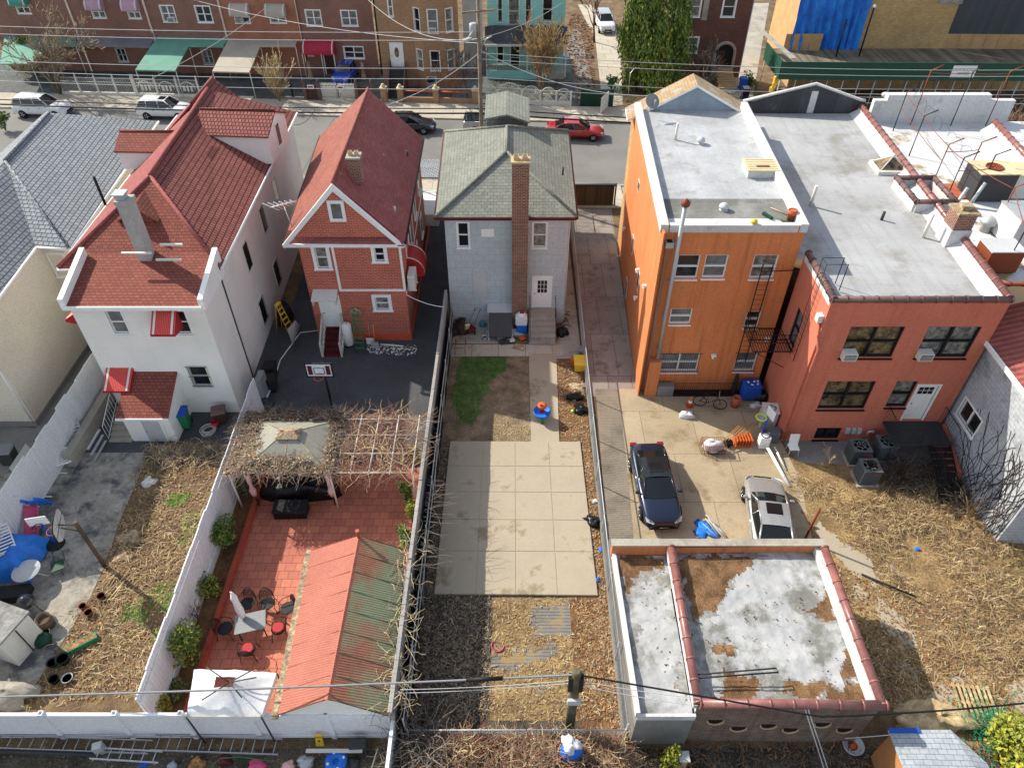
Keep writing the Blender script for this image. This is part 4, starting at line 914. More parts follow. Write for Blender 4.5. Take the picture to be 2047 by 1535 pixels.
m = MB(); m.tube([(pl.x-.6,zf+.1,pl.z+.02),(pk.x,zf+.1,pk.z+.04),(pr.x-.9,zf+.1,pr.z+.08),(x1+1.1,zf+.1,pr.z+.05)],.12,0,4); m.box(pk.x-.15,zf-.02,zr_,pk.x+.25,zf-.002,pk.z-.35); m.build('coping','coat_white',t)
m = MB(); m.box(xe+.2,zf+.3,0,x1+1,zf+.6,zr_); m.build('front_wall','brick_tan',t)
# light shaft with tiled rim
q = V(P(1842,398,zr_)); sx,sy = q.x,q.y
m = MB(); hx,hy = .95,1.25
for a_,b_ in (((-hx,-hy),(hx,-hy)),((hx,-hy),(hx,hy)),((hx,hy),(-hx,hy)),((-hx,hy),(-hx,-hy))): par(m,(sx+a_[0],sy+a_[1]),(sx+b_[0],sy+b_[1]),.2,zr_,zt+.15)
m.box(sx-hx,sy-hy,zr_,sx+hx,sy+hy,zr_+.03,1)
sf = m.build('light_shaft',['coat_white','maroon'],t)
m = MB()
for a_,b_ in (((-hx,-hy),(hx,-hy)),((-hx,hy),(hx,hy)),((-hx,-hy),(-hx,hy)),((hx,-hy),(hx,hy))): coping(m,(sx+a_[0],sy+a_[1],zt+.18),(sx+b_[0],sy+b_[1],zt+.18),.13)
m.build('coping','coping_brown',sf)
q = V(P(1785,349,zr_)); m = MB(); w_,h_ = 1.5,1.2; m.box(q.x-w_/2-.1,q.y-.1,zr_,q.x+w_/2+.1,q.y+h_+.1,zr_+.2,0)
b4 = [(q.x-w_/2,q.y,zr_+.2),(q.x+w_/2,q.y,zr_+.2),(q.x+w_/2,q.y+h_,zr_+.2),(q.x-w_/2,q.y+h_,zr_+.2)]; ap = V((q.x,q.y+h_/2,zr_+.75))
for i in range(4): m.poly([b4[i],b4[(i+1)%4],ap],1); m.tube([b4[i],ap],.03,0,4); m.tube([b4[i],b4[(i+1)%4]],.03,0,4)
m.lathe([(.12,.7),(.12,.8),(.02,.85)],(q.x,q.y+h_/2,zr_),0,8); m.build('skylight',['offwhite','glass_amber'],rf)
for (u,v,h,r,hat) in ((1620,412,1.1,.08,0),(1762,440,.45,.07,0),(1845,475,1.25,.08,0)): vent(rf,P(u,v,zr_),h,r,'dkgrey' if u == 1762 else 'offwhite',hat)
m = MB(); cq = V(P(1905,492,zr_)); m.box(cq.x-.45,cq.y-.1,zr_,cq.x+.5,cq.y+.9,zt+.5); m.box(cq.x-.4,cq.y-.05,zt+.5,cq.x+.45,cq.y+.85,zt+1.25,1); m.box(cq.x-.47,cq.y-.12,zt+1.25,cq.x+.52,cq.y+.92,zt+1.35,2); m.box(cq.x-.2,cq.y+.2,zt+1.35,cq.x+.3,cq.y+.6,zt+1.55,2); m.build('chimney',['coat_white','brick_chimney','litter_pale'],t)
# security camera / downspout
m = MB(); m.tube([(x0+.12,yr-.12,.2),(x0+.12,yr-.12,5.9),(x0-.05,yr+.1,6.6)],.06,0,8); m.box(x0-.25,yr+.1,7.2,x0-.02,yr+.4,7.55,1); m.tube([(x0-.1,yr+.25,7.2),(x0+.0,yr-.05,6.5)],.05,0,6); m.build('downspout',['salmon_wall','offwhite'],t)
m = MB()
for k in range(3): q = fp(O,UX,2.95+k*.27,.62,.05); m.box(q.x,q.y-.08,q.z,q.x+.2,q.y+.06,q.z+.3)
q = fp(O,UX,4.1,.7,.15); m.tube([q+V((-.1,0,-.5)),q+V((-.1,0,.1)),q+V((.15,0,.15)),q+V((.15,0,.02))],.05,0,6); m.build('gas_meter','ltgrey',t)
# porch deck, stair
zd = dw[1]-.1; px0,px1 = x0+dw[0]-.75, x0+dw[2]+.75
m = MB(); m.box(px0,yr-1.5,zd-.1,px1,yr-.02,zd); 
for k in range(12): m.box(px0+.02,yr-1.5+.125*k,zd,px1-.02,yr-1.5+.125*k+.1,zd+.02)
for x in (px0+.05,px1-.05): m.tube([(x,yr-1.45,0),(x,yr-1.45,zd)],.04,0,6)
dk = m.build('porch_deck','dkgrey',t)
m = MB(); zz = zd+.95
m.tube([(px0,yr,zz),(px0,yr-1.5,zz)],.02); m.tube([(px0,yr-1.5,zz),(px0+1.1,yr-1.5,zz)],.02); m.tube([(px1,yr,zz),(px1,yr-1.5,zz)],.02)
for k in range(11): y = yr-1.5+k*.15; m.tube([(px0,y,zd),(px0,y,zz)],.01,0,4); m.tube([(px1,y,zd),(px1,y,zz)],.01,0,4)
for k in range(9): x = px0+k*.14; m.tube([(x,yr-1.5,zd),(x,yr-1.5,zz)],.01,0,4)
m.buildsep('railing','iron',dk,3)
m = MB(); n = 9; sx0,sx1 = px1-1.05,px1-.05
for k in range(n): m.box(sx0,yr-1.5-.27*(k+1),zd-(k+1)*zd/(n+1)-.03,sx1,yr-1.5-.27*k-.03,zd-(k+1)*zd/(n+1))
for x in (sx0,sx1): 
    m.tube([(x,yr-1.5,zd-.08),(x,yr-1.5-.27*n,.05)],.035,0,4); m.tube([(x,yr-1.5,zz),(x,yr-1.5-.27*n,.95)],.018,0,4)
    for k in range(18): m.tube([(x,yr-1.5-.135*k,zd-.135*k/(.27*n)*zd),(x,yr-1.5-.135*k,zz-.135*k/(.27*n)*zd+.0)],.009,0,4)
m.build('stair','iron',dk)
m = MB(); m.mesh([(px1+.15,yr-.1,0),(px1+.35,yr-.1,0),(px1+.35,yr-2.7,0),(px1+.15,yr-2.7,0),(px1+.15,yr-.1,1.3),(px1+.35,yr-.1,1.3),(px1+.35,yr-2.5,.55),(px1+.15,yr-2.5,.55)],[(0,1,2,3),(4,7,6,5),(0,4,5,1),(1,5,6,2),(2,6,7,3),(3,7,4,0)]); m.build('stair_wall','salmon_wall',t)
# ---- fire escape (fixed to both buildings)
t = thing('fire_escape','black iron fire escape platform and ladders in the corner by the orange wall','fire escape',(12.4,26.4,0))
zp = 4.2; a0,a1,b0,b1 = 11.3,13.1,25.9,27.65
m = MB()
for k in range(16): x = a0+(a1-a0)*k/15; m.box(x-.012,b0,zp-.02,x+.012,b1,zp+.01)
for k in range(3): y = b0+(b1-b0)*k/2; m.box(a0,y-.02,zp-.06,a1,y+.02,zp-.02)
m.build('platform','iron',t)
m = MB()
for z in (.5,.95): m.tube([(a0,b1,zp+z),(a0,b0,zp+z),(a1,b0,zp+z)],.018,0,5)
for k in range(12): y = b0+(b1-b0)*k/11; m.tube([(a0,y,zp),(a0,y,zp+.95)],.009,0,4); x = a0+(a1-a0)*k/11; m.tube([(x,b0,zp),(x,b0,zp+.95)],.009,0,4)
m.tube([(a0,b0,zp),(a1,b0+.2,zp-1.2)],.02,0,5); m.build('railing','iron',t)
m = MB(); x = 11.3; y = 27.45
for dx in (0,.45): m.tube([(x+dx,y,2.2),(x+dx,y,8.0)],.03,0,4)
for k in range(20): m.tube([(x,y,2.4+k*.28),(x+.45,y,2.4+k*.28)],.012,0,4)
m.tube([(x,y,7.6),(x+1.6,y+.1,7.6)],.025,0,5); m.build('drop_ladder','iron',t)
m = MB(); x = 13.0
for yy in (25.2,25.7): m.tube([(x,yy,zp),(x,yy,zt+1.0),(x+.9,yy,zt+1.0),(x+.9,yy,zt-.3)],.022,0,5)
for k in range(18): m.tube([(x,25.2,zp+.3+k*.29),(x,25.7,zp+.3+k*.29)],.012,0,4)
m.build('roof_ladder','iron',t)

# ---- white roofed neighbour on the right
t = thing('flat_roof_building','low flat roofed building with stained white roof and white front parapet at the right','building',(25,34,0))
zr2 = 7.85; xa = x1+.28; m = MB()
m.poly([(xa,26,zr2),(34,26,zr2),(34,43.4,zr2),(x1+1.3,43.4,zr2)])
D('roof_stained', col='c3c4c5', rough=.65, var=.1, vs=.4, fine=.08, bump=.4, bs=5, stain='9b8458', st=(.57,.63), ss=.35)
rf = m.build('roof','roof_stained',t)
m = MB(); wall(m,(xa,26,0),UX,13,zr2,[]); m.build('wall','cream',t)
m = MB(); m.box(x1+1.2,43.2,zr2,30.2,43.55,zr2+1.35); m.box(x1+1.9,43.15,zr2+1.35,28.6,43.6,zr2+1.7); m.build('front_parapet','coat_white',t)
m = MB(); fr_ = V(P(1988,246,zr2+.5)); nr = V(P(2075,340,zr2+.5)); par(m,(fr_.x,fr_.y),(nr.x,nr.y),.3,zr2,zr2+.5); m.mesh([(fr_.x-.15,fr_.y,zr2+.4),(nr.x-.15,nr.y,zr2+.4),(nr.x-.7,nr.y,zr2+.01),(fr_.x-.7,fr_.y,zr2+.01)],[(0,1,2,3)]); m.build('parapet','coat_white',t)
m = MB(); coping(m,(fr_.x,fr_.y,zr2+.56),(nr.x,nr.y,zr2+.56),.17); m.build('coping','coping',t)
m = MB(); a_ = V(P(1990,563,zr2)); coping(m,(xa+.2,26.0,zr2+.08),(34,26.0,zr2+.08),.1); m.build('coping','rust',t)
def roofbox(name,label,cat,u,v,z,w,d,h,mats,top=None,fan=0,rz=0):
    q = V(P(u,v,z)); th = thing(name,label,cat,q,rz); m = MB(); m.box(-w/2,0,.06,w/2,d,h); m.build('casing',mats[0],th,local=True,bevel=.02)
    m = MB(); m.box(-w/2-.03,-.03,h,w/2+.03,d+.03,h+.05); m.build('lid',mats[-1],th,local=True)
    if fan:
        m = MB(); m.lathe([(fan,0),(fan,.06),(fan-.05,.07),(fan-.06,.02)],(0,d/2,h+.05),0,20)
        for k in range(6): a = k*PI/3; m.ob((math.cos(a)*fan*.5,d/2+math.sin(a)*fan*.5,h+.08),(fan*.85,.1,.015),a,.3)
        m.build('fan','rust',th,local=True)
    m = MB()
    for x in (-w/2+.1,w/2-.1): m.box(x-.05,.05,0,x+.05,d-.05,.08)
    m.build('skid','dkgrey',th,local=True); return th
roofbox('rooftop_unit','cream rooftop air unit with rusty fan on the white roof','air conditioner',1975,405,zr2,1.9,1.5,1.5,['dkgrey','cream'],fan=.42)
roofbox('duct_box','long cream duct box beside the rusty fan unit','duct',2060,400,zr2,2.4,1.5,1.3,['offwhite','cream'])
roofbox('rusty_tank','large white sheet metal hood with rust stains at the right edge','vent hood',2040,500,zr2,1.3,1.8,1.5,['coat_white','galv'])
roofbox('brick_box','low rust coloured box with pale lid behind the salmon parapet','roof box',1995,548,zr2,1.5,1.1,1.1,['rust','ltgrey'])
m = MB(); q = V(P(1905,395,zr2)); m.box(q.x-.3,q.y-.2,zr2,q.x+1.9,q.y+1.4,zr2+.06)
for k in range(9): m.box(q.x-.25+k*.24,q.y-.15,zr2+.06,q.x-.13+k*.24,q.y+1.3,zr2+.09)
tag(m.build('wooden_pallet','terracotta'),'orange wooden decking square beside the light shaft','decking')
m = MB(); q = V(P(1968,462,zr2)); m.lathe([(.25,0),(.2,.35),(.4,.45),(.38,.6),(.05,.8)],q,0,16); tag(m.build('mushroom_vent','galv'),'round mushroom vent with rusty base behind the chimney','vent')
for k,(u,v) in enumerate(((1900,410),(1935,400))):
    m = MB(); q = V(P(u,v+15,zr2)); m.tube([q,q+V((.5,.3,1.2))],.09,0,8); tag(m.build('roof_pipe','galv'),['leaning galvanised pipe nearest the tiled light shaft','leaning galvanised pipe at the corner of the rooftop air unit'][k],'pipe')
# barbed wire posts
t = thing('security_fence','rusty frame of roof posts with barbed wire between the flat roofs','fence',(22.5,33,zr2))
m = MB(); pts = [V(P(u,v,zr2)) for u,v in ((1785,262),(1820,250),(1900,252),(1970,252),(1817,312),(1862,372),(1890,400),(1925,368),(1950,395),(1985,462),(2003,545))]
for k,p in enumerate(pts):
    h = 3.2 if k in (1,2,3) else 2.3; q = p+V((0,0,h)); mm = MB(); mm.tube([p,q,q+V((.5,-.2,.4))],.035,0,5); mm.build('post','rust' if k%2 else 'iron',t)
def strand(a,b,sag,mat,par_,r=.01,name='wire',n=10):
    mm = MB(); mm.tube([a.lerp(b,i/n)+V((0,0,-sag*4*(i/n)*(1-i/n))) for i in range(n+1)],r,0,4); return mm.build(name,mat,par_)
for i,j,z in ((0,4,2.2),(4,5,2.2),(1,2,3.1),(2,3,3.1),(5,7,1.9),(6,8,1.6),(5,6,2.2),(6,9,2.2),(9,10,2.2),(4,5,1.4),(0,4,1.4)): strand(pts[i]+V((0,0,z)),pts[j]+V((0,0,z)),.05,'rust',t,.02)
for i,j in ((0,4),(4,5),(1,2),(2,3),(5,6)):
    mm = MB(); a_,b_ = pts[i]+V((.2,0,2.5)),pts[j]+V((.2,0,2.5)); L_ = (b_-a_).length; n = int(L_*8); mm.tube([a_.lerp(b_,k/n)+V((.0,math.cos(k*.8)*.25,math.sin(k*.8)*.25)) for k in range(n)],.008,0,3); mm.build('razor_coil','twig_dark',t)

# ---- grey block building with red metal roof
t = thing('block_building','grey block building with red metal roof beside the weedy lot','building',(24,22,0))
X = 20.75; m = MB(); wn = wr((X,31,0),(0,-1,0),(1923,812),(1923,812)); hw = (wn[0]-.75,wn[1]-.5,wn[0]+.75,wn[1]+.5)
wall(m,(X,24.0,0),(0,-1,0),5.9,6.25,[(max(.25,24-31+hw[0]),hw[1],max(1.75,24-31+hw[2]),hw[3])]); wall(m,(X,18.1,0),UX,8,6.25); wall(m,(X,31,0),(0,-1,0),7,6.25); m.build('wall','block_wall',t)
window(t,(X,24.0,0),(0,-1,0),(max(.25,24-31+hw[0]),hw[1],max(1.75,24-31+hw[2]),hw[3]),style='slider',trim=.08)
m = MB(); m.slab([(X-.25,17.9,6.25),(X+7,17.9,8.6),(X+7,31,8.6),(X-.25,31,6.25)],.1); m.build('roof','metal_red',t)
m = MB(); m.box(X-.33,17.9,6.1,X-.25,31,6.3); m.build('fascia','white',t)

# ---- garage
t = thing('garage','flat roofed brick garage with silver coated roof and clay tile coping','garage',(8.5,13,0))
zt = 2.95; a_ = V(P(1341,1095,zt)); b_ = V(P(1646,1092,zt)); c_ = V(P(1764,1410,zt)); d_ = V(P(1396,1406,zt)); l0 = V(P(1228,1098,2.7)); l1 = V(P(1274,1432,2.25)); l1.z = 2.35; l0.z = 2.5
zr3 = 2.6
m = MB()
def wquad(mb,p,q,z0,z1,m=0): mb.poly([(p.x,p.y,z0),(q.x,q.y,z0),(q.x,q.y,z1),(p.x,p.y,z1)],m)
wquad(m,d_,c_,0,zt,0); wquad(m,c_,b_,0,zt,0); wquad(m,b_,a_,0,zt,1); wquad(m,a_,d_,0,zt,2)
wl_ = m.build('wall',['brick_old','orange_wall','coat_white'],t)
m = MB(); wquad(m,l1,V((d_.x,l1.y,0)),0,2.3,0); wquad(m,l0,l1,0,2.35,0); m.build('wall','foundation',t)
m = MB(); m.poly([(p.x,p.y,zr3) for p in (d_,c_,b_,a_)]); rf = m.build('roof','garage_silver',t)
m = MB(); m.poly([(l1.x,l1.y,2.3),(d_.x-.1,l1.y,2.3),(a_.x-.1,a_.y,2.43),(l0.x,l0.y,2.43)]); rl = m.build('roof','garage_silver',t)
m = MB(); par(m,(l0.x,l0.y),(l1.x,l1.y),.14,2.2,2.55); par(m,(l1.x,l1.y),(d_.x,l1.y),.1,2.1,2.38); m.build('curb','coat_white',t)
m = MB(); m.box(l0.x-.1,l0.y-.05,2.3,b_.x,l0.y+.2,3.0,0); m.box(l0.x-.13,l0.y-.08,3.0,b_.x+.1,l0.y+.24,3.06,1); m.build('back_wall',['orange_wall','concrete'],t)
m = MB(); par(m,(a_.x+.02,a_.y),(d_.x+.02,d_.y),.3,zr3,zt,0); par(m,(b_.x-.1,b_.y),(c_.x-.1,c_.y),.42,zr3,zt-.03,0); m.buildsep('parapet','coat_white',t)
m = MB(); coping(m,(a_.x,a_.y,zt+.03),(d_.x,d_.y,zt+.03),.15,0,.7); coping(m,(b_.x,b_.y-.1,zt+.03),(c_.x,c_.y,zt+.03),.15,0,.7); coping(m,(d_.x+.05,d_.y,zt+.02),(c_.x+.1,c_.y,zt+.02),.16,0,.7); m.build('coping','coping',t)
rfz = [((1352,1112),(1515,1116),(1500,1145),(1455,1160),(1455,1190),(1425,1212),(1425,1225),(1385,1238),(1360,1170)),((1650,1165),(1682,1245),(1625,1240),(1612,1215),(1642,1195)),((1590,1212),(1640,1215),(1640,1228),(1600,1226)),((1428,1285),(1468,1285),(1472,1315),(1445,1322),(1432,1305)),((1445,1338),(1482,1343),(1528,1370),(1520,1400),(1470,1405),(1440,1385)),((1568,1365),(1600,1352),(1662,1368),(1640,1388),(1590,1392),(1572,1385)),((1690,1288),(1718,1352),(1700,1372),(1680,1330)),((1640,1378),(1738,1372),(1742,1402),(1650,1404)),((1415,1390),(1480,1400),(1415,1404))]
rp = [(p.x,p.y) for p in (d_,c_,b_,a_)]; bpy.data.objects.remove(rf)
D('roof_dirt', col='80603f', col2='5c4229', rough=.95, var=.3, vs=1.2, fine=.5, fs=18, bump=1., bs=22)
D('roof_greyed', col='93928e', col2='74736f', rough=.8, var=.25, vs=1.5, fine=.25, fs=9, bump=.7, bs=6)
zd_ = [(pix(*q),1) for q in rfz]; 
for q in rfz: 
    w_ = [V(p) for p in pix(*q)]; cc = sum(w_,V((0,0,0)))/len(w_); zd_.insert(0,([(cc.x+(p.x-cc.x)*1.25,cc.y+(p.y-cc.y)*1.25) for p in w_],2))
def shf(z): return lambda pl: [(p[0]*(26-z)/26,p[1]*(26-z)/26) for p in pl]
zd_ = [(shf(zr3)(z_),k_) for z_,k_ in zd_]
wrk = lambda x,y: .035*math.sin(y*5+1.5*fbm(x,y,.7))*max(0,fbm(x,y+4,.5)+.4)+.02*fbm(x,y,3)
rf = patchgrid('roof',rp,zr3,zd_,['garage_silver','roof_dirt','roof_greyed'],.075,t,seed=2,wob=.38,nsc=1.5,wrinkle=wrk)
bpy.data.objects.remove(rl)
lz = [(shf(2.4)(pix(*q)),k_) for q,k_ in ((((1240,1105),(1335,1108),(1335,1140),(1290,1150),(1272,1200),(1255,1230),(1245,1180)),2),(((1243,1110),(1328,1112),(1328,1132),(1278,1140),(1262,1195),(1250,1182)),1),(((1255,1240),(1275,1245),(1280,1330),(1268,1330)),2),(((1340,1330),(1380,1330),(1390,1400),(1370,1400)),2))]
rl = patchgrid('roof',[(l1.x,l1.y),(d_.x-.1,l1.y),(a_.x-.1,a_.y),(l0.x,l0.y)],lambda x,y: 2.3+.13*(y-l1.y)/(l0.y-l1.y),lz,['garage_silver','roof_dirt','roof_greyed'],.075,t,seed=4,wob=.3,wrinkle=wrk)
# crescent vents in the brick wall
Of = V((d_.x,d_.y,0)); Uf = V((c_.x-d_.x,c_.y-d_.y,0)).normalized()
for (u,v) in ((1430,1438),(1476,1452),(1536,1447),(1580,1455),(1644,1444),(1688,1455)):
    r_ = wr(Of,Uf,(u,v),(u,v)); m = MB(); x,z = r_[0],min(r_[1],2.5)
    pts = [fp(Of,Uf,x+.27*math.cos(k*PI/10+PI),z+.27*math.sin(k*PI/10+PI),.02) for k in range(11)]
    m.poly(pts,0); m.tube([p+V((0,-.02,0)) for p in pts],.035,1,5); m.build('arch_vent',['black','tan'],t)
m = MB(); q = P(1590,1345,zr3+.5); m.tube([P(1378,1349,2.95),P(1552,1335,3.1),P(1556,1343,3.1),P(1380,1356,2.95)],.03,0,6); tag(m.build('antenna_mast','iron'),'long dark metal mast lying over the garage roof','mast')
# ------------------------------------------------ cars
def car(name, label, loc, rz, paint, typ='sedan', L=4.6, Wd=1.8, H=1.45, group=None, roofmat=None, sunroof=False, plate=True, glassm='carglass'):
    t = thing(name, label, 'car' if typ != 'pickup' else 'pickup truck', loc, rz, group)
    w = Wd/2
    if typ == 'sedan': prof = [(.5,.42,.70),(.485,.62,.84),(.44,.74,.92),(.33,.84,.97),(.2,.95,.99),(0,.96,1),(-.2,.99,1),(-.33,1.03,.99),(-.43,1.02,.94),(-.485,.9,.86),(-.5,.55,.74)]; g = (.235,.06,-.2,-.37)
    elif typ == 'suv': prof = [(.5,.45,.74),(.488,.75,.87),(.44,.95,.94),(.33,1.05,.98),(.2,1.12,.99),(0,1.1,1),(-.2,1.1,1),(-.4,1.12,.99),(-.47,1.08,.95),(-.49,.9,.9),(-.5,.5,.82)]; g = (.235,.09,-.4,-.475)
    else: prof = [(.5,.5,.74),(.488,.8,.88),(.44,1.0,.95),(.33,1.1,.99),(.2,1.15,1),(0,1.15,1),(-.2,1.15,1),(-.4,1.15,1),(-.485,1.12,.98),(-.495,.9,.97),(-.5,.5,.95)]; g = (.2,.1,-.06,-.1)
    m = MB(); rows = []
    for x,zt,k in prof:
        ww = w*k; sec = [(0,zt+.035),(.5*ww,zt+.028),(.84*ww,zt),(.96*ww,zt-.07),(ww,zt-.22),(ww*.995,.5 if zt > .6 else .38),(ww*.96,.24)]
        rows.append([(x*L,y,z) for y,z in sec]+[(x*L,-y,z) for y,z in sec[:0:-1]])
    n = len(rows[0]); vs = [p for r in rows for p in r]; fs = []
    for i in range(len(rows)-1):
        for j in range(n): fs.append((i*n+j,(i+1)*n+j,(i+1)*n+(j+1)%n,i*n+(j+1)%n))
    fs.append(tuple(range(n-1,-1,-1))); fs.append(tuple((len(rows)-1)*n+j for j in range(n)))
    m.mesh(vs, [f[::-1] for f in fs], 0, True)
    zb = prof[5][1]-.02
    b = m.build('body', paint, t, local=True)
    s = b.modifiers.new('s','SUBSURF'); s.levels = 1; s.render_levels = 1
    # greenhouse
    a,bb,c,d = [q*L for q in g]; rw = w*.66; bw = w*.88; zr = H-.05
    zf = prof[4][1]-.01; zk = prof[7][1]-.02
    G = MB()
    P8 = dict(fl=(a,bw*.92,zf),fr=(a,-bw*.92,zf),tl=(bb,rw,zr),tr=(bb,-rw,zr),kl=(c,rw*.97,zr),kr=(c,-rw*.97,zr),rl=(d,bw*.88,zk),rr=(d,-bw*.88,zk), ml=(-.02*L,bw,zb), mr=(-.02*L,-bw,zb))
    mid = lambda p,q,k,bow=0: tuple(p[i]*(1-k)+q[i]*k for i in range(3))
    ws = []
    for k in range(5):
        yy = 1-k/2; ws.append(((a+.10*(1-yy*yy)),bw*.92*yy,zf)); 
    wt = [((bb+.05*(1-(1-k/2)**2)),rw*(1-k/2),zr+.03*(1-(1-k/2)**2)) for k in range(5)]
    G.mesh(ws+wt,[(i,i+1,6+i,5+i) for i in range(4)],0,True)
    G.poly([P8['ml'],P8['fl'],P8['tl'],(-.05*L if typ!='pickup' else c,rw*1.02,zr)],0); G.poly([P8['mr'],(-.05*L if typ!='pickup' else c,-rw*1.02,zr),P8['tr'],P8['fr']],0)
    if typ != 'pickup':
        G.poly([P8['rl'],P8['ml'],(-.05*L,rw*1.02,zr),P8['kl']],0); G.poly([P8['mr'],P8['rr'],P8['kr'],(-.05*L,-rw*1.02,zr)],0)
    else: G.poly([P8['rl'],P8['ml'],P8['kl']],0); G.poly([P8['mr'],P8['rr'],P8['kr']],0)
    G.poly([P8['rl'],P8['kl'],P8['kr'],P8['rr']],0)
    G.build('window_glass', glassm, t, local=True)
    R_ = MB(); rv = []; nx = 5
    for i in range(nx):
        x = bb+(c-bb)*i/(nx-1); cr = .05*math.sin(PI*(i+.6)/(nx+.2))
        for k in range(7): y = 1-k/3; rv.append((x,rw*1.04*y,zr+.005+cr*.6+.045*(1-y*y)))
    R_.mesh(rv,[(i*7+k,i*7+k+1,(i+1)*7+k+1,(i+1)*7+k) for i in range(nx-1) for k in range(6)],0,True)
    for s_ in (1,-1):
        R_.tube([(a,bw*.93*s_,zf-.01),(bb,rw*s_,zr+.015)],.035,0,6); R_.tube([(d,bw*.89*s_,zk-.01),(c,rw*.98*s_,zr+.01)],.045 if typ=='sedan' else .07,0,6)
        R_.tube([(bb,rw*1.02*s_,zr+.01),(c,rw*s_,zr+.01)],.03,0,6)
        if typ != 'pickup': R_.tube([(-.02*L,bw*1.0*s_,zb),(-.05*L,rw*1.03*s_,zr)],.028,0,6)
        if typ == 'suv': R_.tube([(-.27*L,bw*.98*s_,zb),(-.27*L,rw*1.02*s_,zr)],.03,0,6); R_.tube([(bb-.1,rw*.92*s_,zr+.08),(c+.1,rw*.92*s_,zr+.08)],.018,1,6)
    ro = R_.build('roof', [roofmat or paint,'galv'], t, local=True)
    if sunroof:
        q = MB(); x = bb-.12 if sunroof == True else bb-sunroof; q.mesh([(x,rw*.5,zr+.082),(x,-rw*.5,zr+.082),(x-.55,-rw*.5,zr+.09),(x-.55,rw*.5,zr+.09)],[(0,3,2,1)]); q.mesh([(x+.02,rw*.54,zr+.076),(x+.02,-rw*.54,zr+.076),(x-.57,-rw*.54,zr+.084),(x-.57,rw*.54,zr+.084)],[(0,3,2,1)],1); q.build('sunroof',['carglass','black'],ro,local=True)
    if typ == 'pickup':
        q = MB(); q.box(-.49*L,-w*.9,1.16,-.13*L,w*.9,1.2); q.build('bed_cover','carglass',t,local=True)
    for s_ in (1,-1):
        q = MB(); q.mesh([(.487*L,.5*w*s_,.66 if typ=='sedan' else .82),(.492*L,.52*w*s_,.56 if typ=='sedan' else .7),(.465*L,.86*w*s_,.6 if typ=='sedan' else .74),(.42*L,.93*w*s_,.74 if typ=='sedan' else .92),(.455*L,.78*w*s_,.745 if typ=='sedan' else .93)],[(0,1,2,3,4)] if s_ > 0 else [(4,3,2,1,0)]);
        q.v = [(x+.015,y,z+.012) for x,y,z in q.v]; q.build('headlight','lampclear',t,local=True)
        q = MB(); zt_ = prof[8][1]; q.box(-.497*L,.55*w*s_,zt_-.28,-.46*L,.9*w*s_,zt_-.12); q.build('tail_light','lampred',t,local=True,bevel=.02)
        q = MB(); q.ob((.17*L,(w+.07)*s_,zb+.02),(.13,.2,.14)); q.build('wing_mirror',paint,t,local=True,bevel=.04)
    r = .33 if typ == 'sedan' else .37
    for x in (.315*L,-.30*L):
        for s_ in (1,-1):
            M_ = Matrix.Translation((x,(w-.1)*s_,r))@Matrix.Rotation(-s_*PI/2,4,'X')
            q = MB(); q.lathe([(r*.62,-.11),(r*.97,-.11),(r,-.06),(r,.07),(r*.97,.115),(r*.64,.12)],(0,0,0),0,22,mat=M_); wh = q.build('wheel','tyre',t,local=True)
            q = MB(); q.lathe([(r*.64,.10),(r*.6,.124),(r*.2,.11),(.02,.125)],(0,0,0),1,16,mat=M_)
            for k in range(5):
                an = k*2*PI/5; q.tube([M_@V((.03*math.cos(an),.03*math.sin(an),.128)),M_@V((r*.6*math.cos(an),r*.6*math.sin(an),.13))],.03,0,5)
            q.build('rim',['chrome','dkgrey'],wh,local=True)
    q = MB(); z0 = .34; q.box(.488*L,-.42*w,z0+.1,.506*L,.42*w,z0+.24,0); q.box(.49*L,-.55*w,z0-.08,.503*L,.55*w,z0+.04,0); q.box(.5*L,-.2,z0+.06,.512*L,.2,z0+.1,1); q.build('grille',['black','chrome'],t,local=True)
    if plate: q = MB(); q.box(-.507*L,-.17,.66,-.495*L,.17,.76); q.build('number_plate','cream',t,local=True)
    q = MB()
    for s_ in (1,-1):
        for x in (.06*L,-.14*L): q.box(x-.07,s_*(w*.995)-.012,zb-.2,x+.07,s_*(w*.995)+.012,zb-.17)
        q.tube([(.2*L,s_*w*.985,zb-.03),(-.3*L,s_*w*.985,zb-.02)],.012,0,4)
    q.build('side_trim','chrome' if paint != 'paint_white' else 'dkgrey',t,local=True)
    return t
def pc(u,v,z=.7):
    p = P(u,v,z); return (p[0],p[1],.012)
car('parked_car','dark blue sedan with sunroof parked nose to the camera on the concrete pad',(6.45,20.9,.02),math.radians(-87.5),'paint_blue','sedan',4.55,1.76,1.38,'cars in the rear parking pad',roofmat='paint_dark',sunroof=.25)
car('parked_car','silver sedan with sunroof parked nose away behind the garage wall',(11.1,18.9,.02),math.radians(82),'paint_silver','sedan',4.8,1.84,1.46,'cars in the rear parking pad',sunroof=True)
G_ = 'cars parked along the street'
p = pc(84,212,.8); car('parked_car','white sport utility car with black roof rails at the left end of the street',p,SL,'paint_white','suv',4.75,1.9,1.7,G_)
p = pc(330,216,.8); car('parked_car','white estate car half hidden behind the red roofed white house',p,SL,'paint_white','suv',4.6,1.88,1.65,G_,sunroof=True)
p = pc(815,245,.7); car('parked_car','dark grey sedan parked behind the brick house roof',p,SL,'paint_dark','sedan',4.7,1.82,1.45,G_)
p = pc(990,243,.8); car('parked_car','silver pickup truck with dark bed cover beyond the grey house',p,SL,'paint_silver','pickup',5.4,1.95,1.8,G_)
p = pc(1150,258,.7); car('parked_car','bright red sedan parked beyond the grey house',p,SL,'paint_red','sedan',4.8,1.86,1.44,G_)
